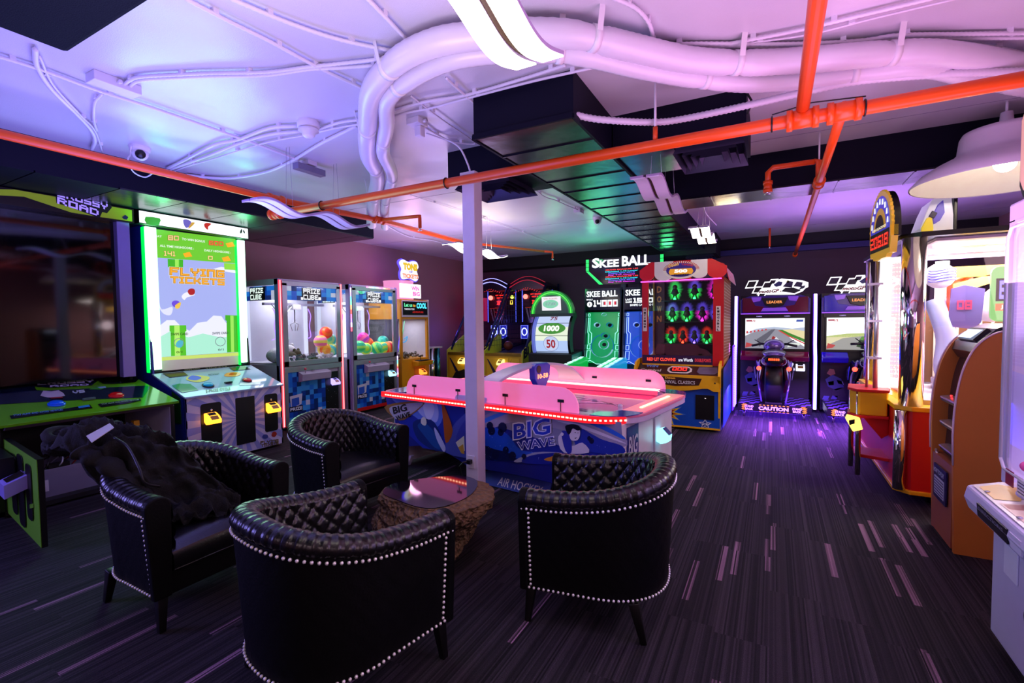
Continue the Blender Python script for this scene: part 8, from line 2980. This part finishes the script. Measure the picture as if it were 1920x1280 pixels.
MB().box((1.44, 1.60), (5.6, 5.9), (2.30, 2.35), mt('topper_white', '#e4e4f4', .3)).build('roof_cap', t, True, bevel=.02)
for x, y in ((1.2, 5.3), (2.8, 5.3), (1.2, 7.1), (2.8, 7.1)):
    MB().cyl((x, y, 0), (x, y, .1), .03, BLACK, 8).build('foot', t, True)
light('pusher_inside', 'AREA', (1.9, 6.0, 2.2), 110, (1, .86, .88), 1.2, 1.2)
light('pusher_spill', 'POINT', (.75, 5.3, 1.6), 3, (1, .8, .9), .1)

# ------------------------------------------------------------------ kiosk
KW = mt('kiosk_wood', '#d07c30', .45, var=.12, scale=3)
KWF = mt('kiosk_wood_front', '#a05a40', .45, var=.12, scale=3)
KB = mt('kiosk_dark', '#171a2c', .2)
t = thing('ticket_kiosk', 'orange wood sided kiosk with a curved dark front and small lit screen', 'kiosk', (1.4, 4.45, 0), -PI / 2)
prof = [(1.085, 0), (1.07, .60), (1.065, .80), (1.07, .96), (1.085, 1.12), (1.115, 1.27), (1.17, 1.40), (1.25, 1.48), (1.34, 1.51), (1.80, 1.52), (1.80, 0)]
pf_ = prof[:3] + [(p.x, p.y) for p in catmull([V3((a, b, 0)) for a, b in prof[2:9]], 4)][1:] + prof[9:]
for y in (4.20, 4.69):
    MB().prism(pf_, 'y', y, y + .035, KW).build('side_panel', t, True, label='orange wood side panel')
edge = mt('kiosk_edge', '#e8c8d8', .3)
for y in (4.20, 4.725):
    mb = MB()
    mb.tube([V3((a - .002, y, b)) for a, b in pf_[1:-2]], .006, edge, 6)
    mb.build('edge_trim', t, True)
mb = MB().box((1.075, 1.78), (4.235, 4.69), (.02, .58), KWF)
mb.build('lower_front', t, True)
mb = MB()
inn = [(a + .09, b) for a, b in pf_[2:-2] if b >= .62]
inn = [(1.14, .58)] + inn
for k in range(len(inn) - 1):
    a, b = inn[k], inn[k + 1]
    mb.quad((a[0], 4.235, a[1]), (a[0], 4.69, a[1]), (b[0], 4.69, b[1]), (b[0], 4.235, b[1]), KB)
mb.box((1.35, 1.79), (4.235, 4.69), (1.48, 1.50), KB)
mb.build('curved_front', t, True, label='dark blue recessed curved front')
mb = MB().prism([(1.165, 1.36), (1.185, 1.42), (1.275, 1.515), (1.34, 1.545), (1.78, 1.56), (1.8, 1.50), (1.3, 1.45), (1.2, 1.3)], 'y', 4.24, 4.685, KB)
mb.build('top_cap', t, True)
mb = MB()
a = V3((1.20, 4.32, 1.425)); b = V3((1.27, 4.32, 1.505))
mb.slab([a, a + V3((0, .30, 0)), b + V3((0, .30, 0)), b], (-.02, 0, .012), BLACK)
mb.slab([a + V3((-.022, .03, .025)), a + V3((-.022, .29, .025)), b + V3((-.030, .29, .0)), b + V3((-.030, .03, .0))], (-.002, 0, .001), em('#c8d4ff', 1.6))
mb.build('screen', t, True, label='small lit white screen')
mb = MB()
SLV = mt('slot_silver', '#c8c0cc', .25, .7)
for z, w_ in ((.98, .07), (.80, .06), (.62, .07)):
    mb.prism([(1.16, z - .03), (1.10, z), (1.095, z + .02), (1.16, z + .04)], 'y', 4.28, 4.62, BLACK)
    mb.prism([(1.10, z + .018), (1.09, z + .022), (1.09, z + .034), (1.15, z + .045)], 'y', 4.29, 4.61, SLV)
mb.tube([(1.09, 4.25 + .42 * k / 8, .60 - .10 * math.sin(PI * k / 8)) for k in range(9)], .010, SLV, 6)
mb.build('card_slots', t, True)
mb = MB()
for k in range(12):
    mb.box((1.17 + k * .006, 1.185 + k * .006), (4.30, 4.60), (1.08 + k * .014, 1.088 + k * .014), BLACK)
mb.cyl((1.13, 4.5, 1.03), (1.12, 4.5, 1.03), .006, em('#ff2020', 6), 8)
mb.build('keypad', t, True)
mb = MB().box((1.058, 1.068), (4.30, 4.58), (.28, .52), mt('sticker_navy', '#1a1a50', .4))
mb.box((1.055, 1.0575), (4.33, 4.55), (.31, .44), ink('#c8c8e0'))
for k in range(6):
    mb.box((1.053, 1.0545), (4.34, 4.54), (.32 + k * .02, .328 + k * .02), ink('#4a4a70'))
mb.text('HOW TO PLAY', (1.053, 4.56, .465), (0, -.24, 0), (0, 0, .035), ink('#d8d8f0'), .02)
mb.build('instruction_sticker', t, True, label='dark blue instruction sticker')

# ------------------------------------------------------------------ white crane cabinet at the right edge
t = thing('crane_cabinet', 'white crane game cabinet with a pink-knobbed joystick, cut by the right edge', 'crane machine', (1.45, 2.4, 0), -PI / 2)
WC = mt('crane_white', '#cfc9e4', .35)
xa = .95
ya, yb = 1.5, 3.13
mb = MB().box((xa, 1.9), (ya, yb), (.06, .80), WC)
mb.box((xa + .02, 1.9), (yb - .08, yb), (.80, 2.05), WC).box((xa + .02, 1.9), (ya, ya + .08), (.80, 2.05), WC)
mb.box((xa + .02, 1.9), (ya, yb), (2.02, 2.12), WC).box((1.86, 1.9), (ya, yb), (.8, 2.05), WC)
mb.build('cabinet_body', t, True, bevel=.012)
mb = MB().slab([(.815, ya, .70), (.815, 3.10, .70), (.80, 3.10, .755), (.83, 3.10, .785), (1.12, 3.10, .90), (1.12, ya, .90), (.83, ya, .785), (.80, ya, .755)][0:0] or [(.85, 3.10, .66), (.83, 3.10, .72), (.842, 3.10, .775), (1.15, 3.10, .86), (1.15, 3.10, .66)], (0, -1.6, 0), WC)
cp_ = mb.build('control_panel', t, True, bevel=.01)
A = MB()
CPo = V3((.842, 3.10, .778)); CPu = V3((1.15, 3.10, .862)) - CPo
PF2 = lambda u, y, o=.003: CPo + CPu * u + V3((0, y - 3.10, o))
A.add([PF2(.04, 3.07), PF2(.04, 1.6), PF2(.98, 1.6), PF2(.98, 3.07)], [(0, 1, 2, 3)], mt('panel_print', '#e0dccc', .25))
for pts, c in (([(.08, 3.03), (.08, 2.85), (.3, 2.8), (.5, 2.95), (.3, 3.04)], '#f0c860'), ([(.08, 2.8), (.1, 2.4), (.3, 2.45), (.35, 2.75)], '#d8b8a0'), ([(.1, 2.78), (.1, 2.72), (.35, 2.66), (.35, 2.74)], '#e08a80'), ([(.45, 2.68), (.5, 2.35), (.78, 2.32), (.72, 2.66)], '#e04030'), ([(.55, 2.60), (.58, 2.52), (.7, 2.5), (.68, 2.6)], '#fff0ec'), ([(.55, 2.46), (.58, 2.38), (.72, 2.36), (.7, 2.46)], '#fff0ec'), ([(.85, 2.8), (.85, 2.3), (.97, 2.3), (.97, 2.8)], '#3a2a20')):
    A.add([PF2(a, b, .005) for a, b in pts], [tuple(range(len(pts)))], mt('pp' + c.strip('#'), c, .3))
n = 20
for r_, c in ((.17, '#8a8aa8'), (.15, '#e4e0dc')):
    A.add([PF2(.55 + r_ * 1.3 * math.cos(2 * PI * k / n), 2.86 + r_ * .6 * math.sin(2 * PI * k / n), .006 if r_ > .16 else .0075) for k in range(n)], [tuple(range(n))], mt('pp' + c.strip('#'), c, .3))
A.build('panel_artwork', cp_, True)
c = PF2(.5, 2.86, .0)
MB().cyl(c, c + V3((-.01, 0, .10)), .008, SILVER, 8).ball(c + V3((-.012, 0, .125)), .032, mt('pink_knob', '#ff5ab0', .25), 16, 10, (1.15, 1.15, .85)).cyl(c, c + V3((0, 0, .008)), .03, BLACK, 16).build('joystick', t, True, label='joystick with a pink knob')
mb = MB()
for k, y in enumerate((2.95, 2.62, 2.28)):
    p = PF2(.1, y, .004)
    mb.cyl(p, p + V3((0, 0, .005)), .01, SILVER, 8)
p = PF2(.7, 2.18, .004)
mb.cyl(p, p + V3((0, 0, .02)), .03, mt('violet_button', '#4a3a9a', .3), 14)
mb.build('screws', t, True)
mb = MB().slab([(.839, 2.92, .685), (.839, 2.60, .685), (.834, 2.60, .745), (.834, 2.92, .745)], (-.006, 0, 0), mt('black_label', '#16121e', .4))
mb.slab([(.839, 2.58, .685), (.839, 2.48, .685), (.834, 2.48, .745), (.834, 2.58, .745)], (-.004, 0, 0), mt('white_label', '#d8d4ec', .4))
mb.text('DIRECTIONS', (.828, 2.9, .72), (0, -.27, 0), (0, 0, .014), ink('#8a86a0'), .01)
mb.build('edge_label', t, True)
MB().box((xa - .006, xa), (2.84, 2.98), (.42, .64), mt('recess_white', '#e8e4f4', .4)).build('ticket_chute', t, True, bevel=.004)
# flower marks on the body
mb = MB()
for (cy_, cz) in ((2.62, .40), (2.55, .33), (2.62, .28), (2.70, .34)):
    mb.tube([(xa - .004, cy_ + .045 * math.cos(k * PI / 10), cz + .045 * math.sin(k * PI / 10)) for k in range(20)], .010, ink('#1a1a3a'), 6, True)
mb.tube([(xa - .004, 2.36 + .06 * math.cos(k * PI / 10), .36 + .07 * math.sin(k * PI / 10)) for k in range(20)], .010, ink('#5a1a1a'), 6, True)
mb.build('body_print', t, True, label='dark looped flower print')
mb = MB().quad((xa + .012, ya + .1, .90), (xa + .012, yb - .09, .90), (xa + .012, yb - .09, 2.0), (xa + .012, ya + .1, 2.0), GLASS)
mb.build('front_glass', t, True)
mb = MB()
fr = [(yb - .06, .93), (yb - .06, 1.95), (yb - .10, 2.0), (ya + .1, 2.0)]
mb.tube([V3((xa + .0, a, b)) for a, b in fr], .007, WHITE, 8).tube([V3((xa, yb - .06, .93)), V3((xa, yb - .10, .89)), V3((xa, ya + .1, .88))], .007, WHITE, 8)
mb.build('glass_frame', t, True)
mb = MB().box((1.2, 1.24), (2.95, 3.0), (.9, 2.0), em('#f0ecff', 1.2)).box((1.80, 1.85), (1.7, 3.0), (.86, 2.0), mt('case_back', '#dcdcf0', .4, emit=.12))
mb.box((xa + .08, xa + .12), (2.86, 3.0), (1.15, 1.55), mt('spring_white', '#e8e4ff', .3, emit=.3))
for k in range(22):
    mb.box((xa + .078, xa + .122), (2.86, 3.0), (1.15 + k * .018, 1.156 + k * .018), mt('spring_line', '#9a90c8', .3))
mb.build('inner_fittings', t, True)
mb = MB().tube([(1.05, 2.80, 1.03), (1.05, 2.55, 1.03)], .045, mt('violet_metal', '#2a2a78', .3, .4), 14).box((1.01, 1.09), (2.5, 2.86), (.98, 1.0), BLACK)
mb.build('prize_gripper', t, True, label='dark violet gripper inside the case')
mb = MB().box((xa - .003, xa + .0), (2.92, 3.0), (.83, .90), ink('#8a1c28')).box((xa - .003, xa), (2.70, 2.88), (.82, .89), ink('#dcd8ec'))
for k in range(4):
    mb.box((xa - .0045, xa - .003), (2.72, 2.87), (.83 + k * .014, .834 + k * .014), ink('#3a3a58'))
mb.build('warning_stickers', t, True)
mb = MB()
pl_ = []
hh0 = [(3.08, 2.14), (3.12, 2.2), (3.12, 2.50), (3.04, 2.60), (2.2, 2.72), (1.6, 2.74), (1.6, 2.14)]
mb.slab([(1.0, a, b) for a, b in hh0], (.08, 0, 0), BLACK)
mb.slab([(.999, 2.7 + (a - 2.7) * .96, 2.43 + (b - 2.43) * .90) for a, b in hh0], (-.004, 0, 0), mt('sign_mesh', '#c8b090', .4, emit=.25, ecol='#c8a070'))
mb.slab([(.993, 3.04, 2.2), (.993, 2.98, 2.30), (.993, 2.94, 2.44), (.993, 2.6, 2.6), (.993, 1.7, 2.64), (.993, 1.7, 2.2)], (-.003, 0, 0), mt('sign_wood', '#8a3a10', .4, emit=.2))
mb.text('AMAZING', (.988, 3.02, 2.24), (0, -1.3, .0), (0, 0, .18), em('#ffd020', .9), .06)
mb.build('top_sign', t, True, label='wooden-look sign with yellow letters')
for x, y in ((1.05, 3.0), (1.8, 3.0), (1.05, 1.65), (1.8, 1.65)):
    MB().cyl((x, y, 0), (x, y, .07), .03, BLACK, 8).build('foot', t, True)
light('crane_inside', 'AREA', (1.4, 2.4, 1.98), 12, (.75, .65, 1), .5, 1.2)
# conduit on the right wall
mb = MB().tube([(XR - .02, 6.0, 3.0), (XR - .02, 8.4, 2.75)], .014, CON, 8)
solo('wall_conduit', mb, 'conduit slanting over the right wall behind the big pusher', 'conduit', gc)
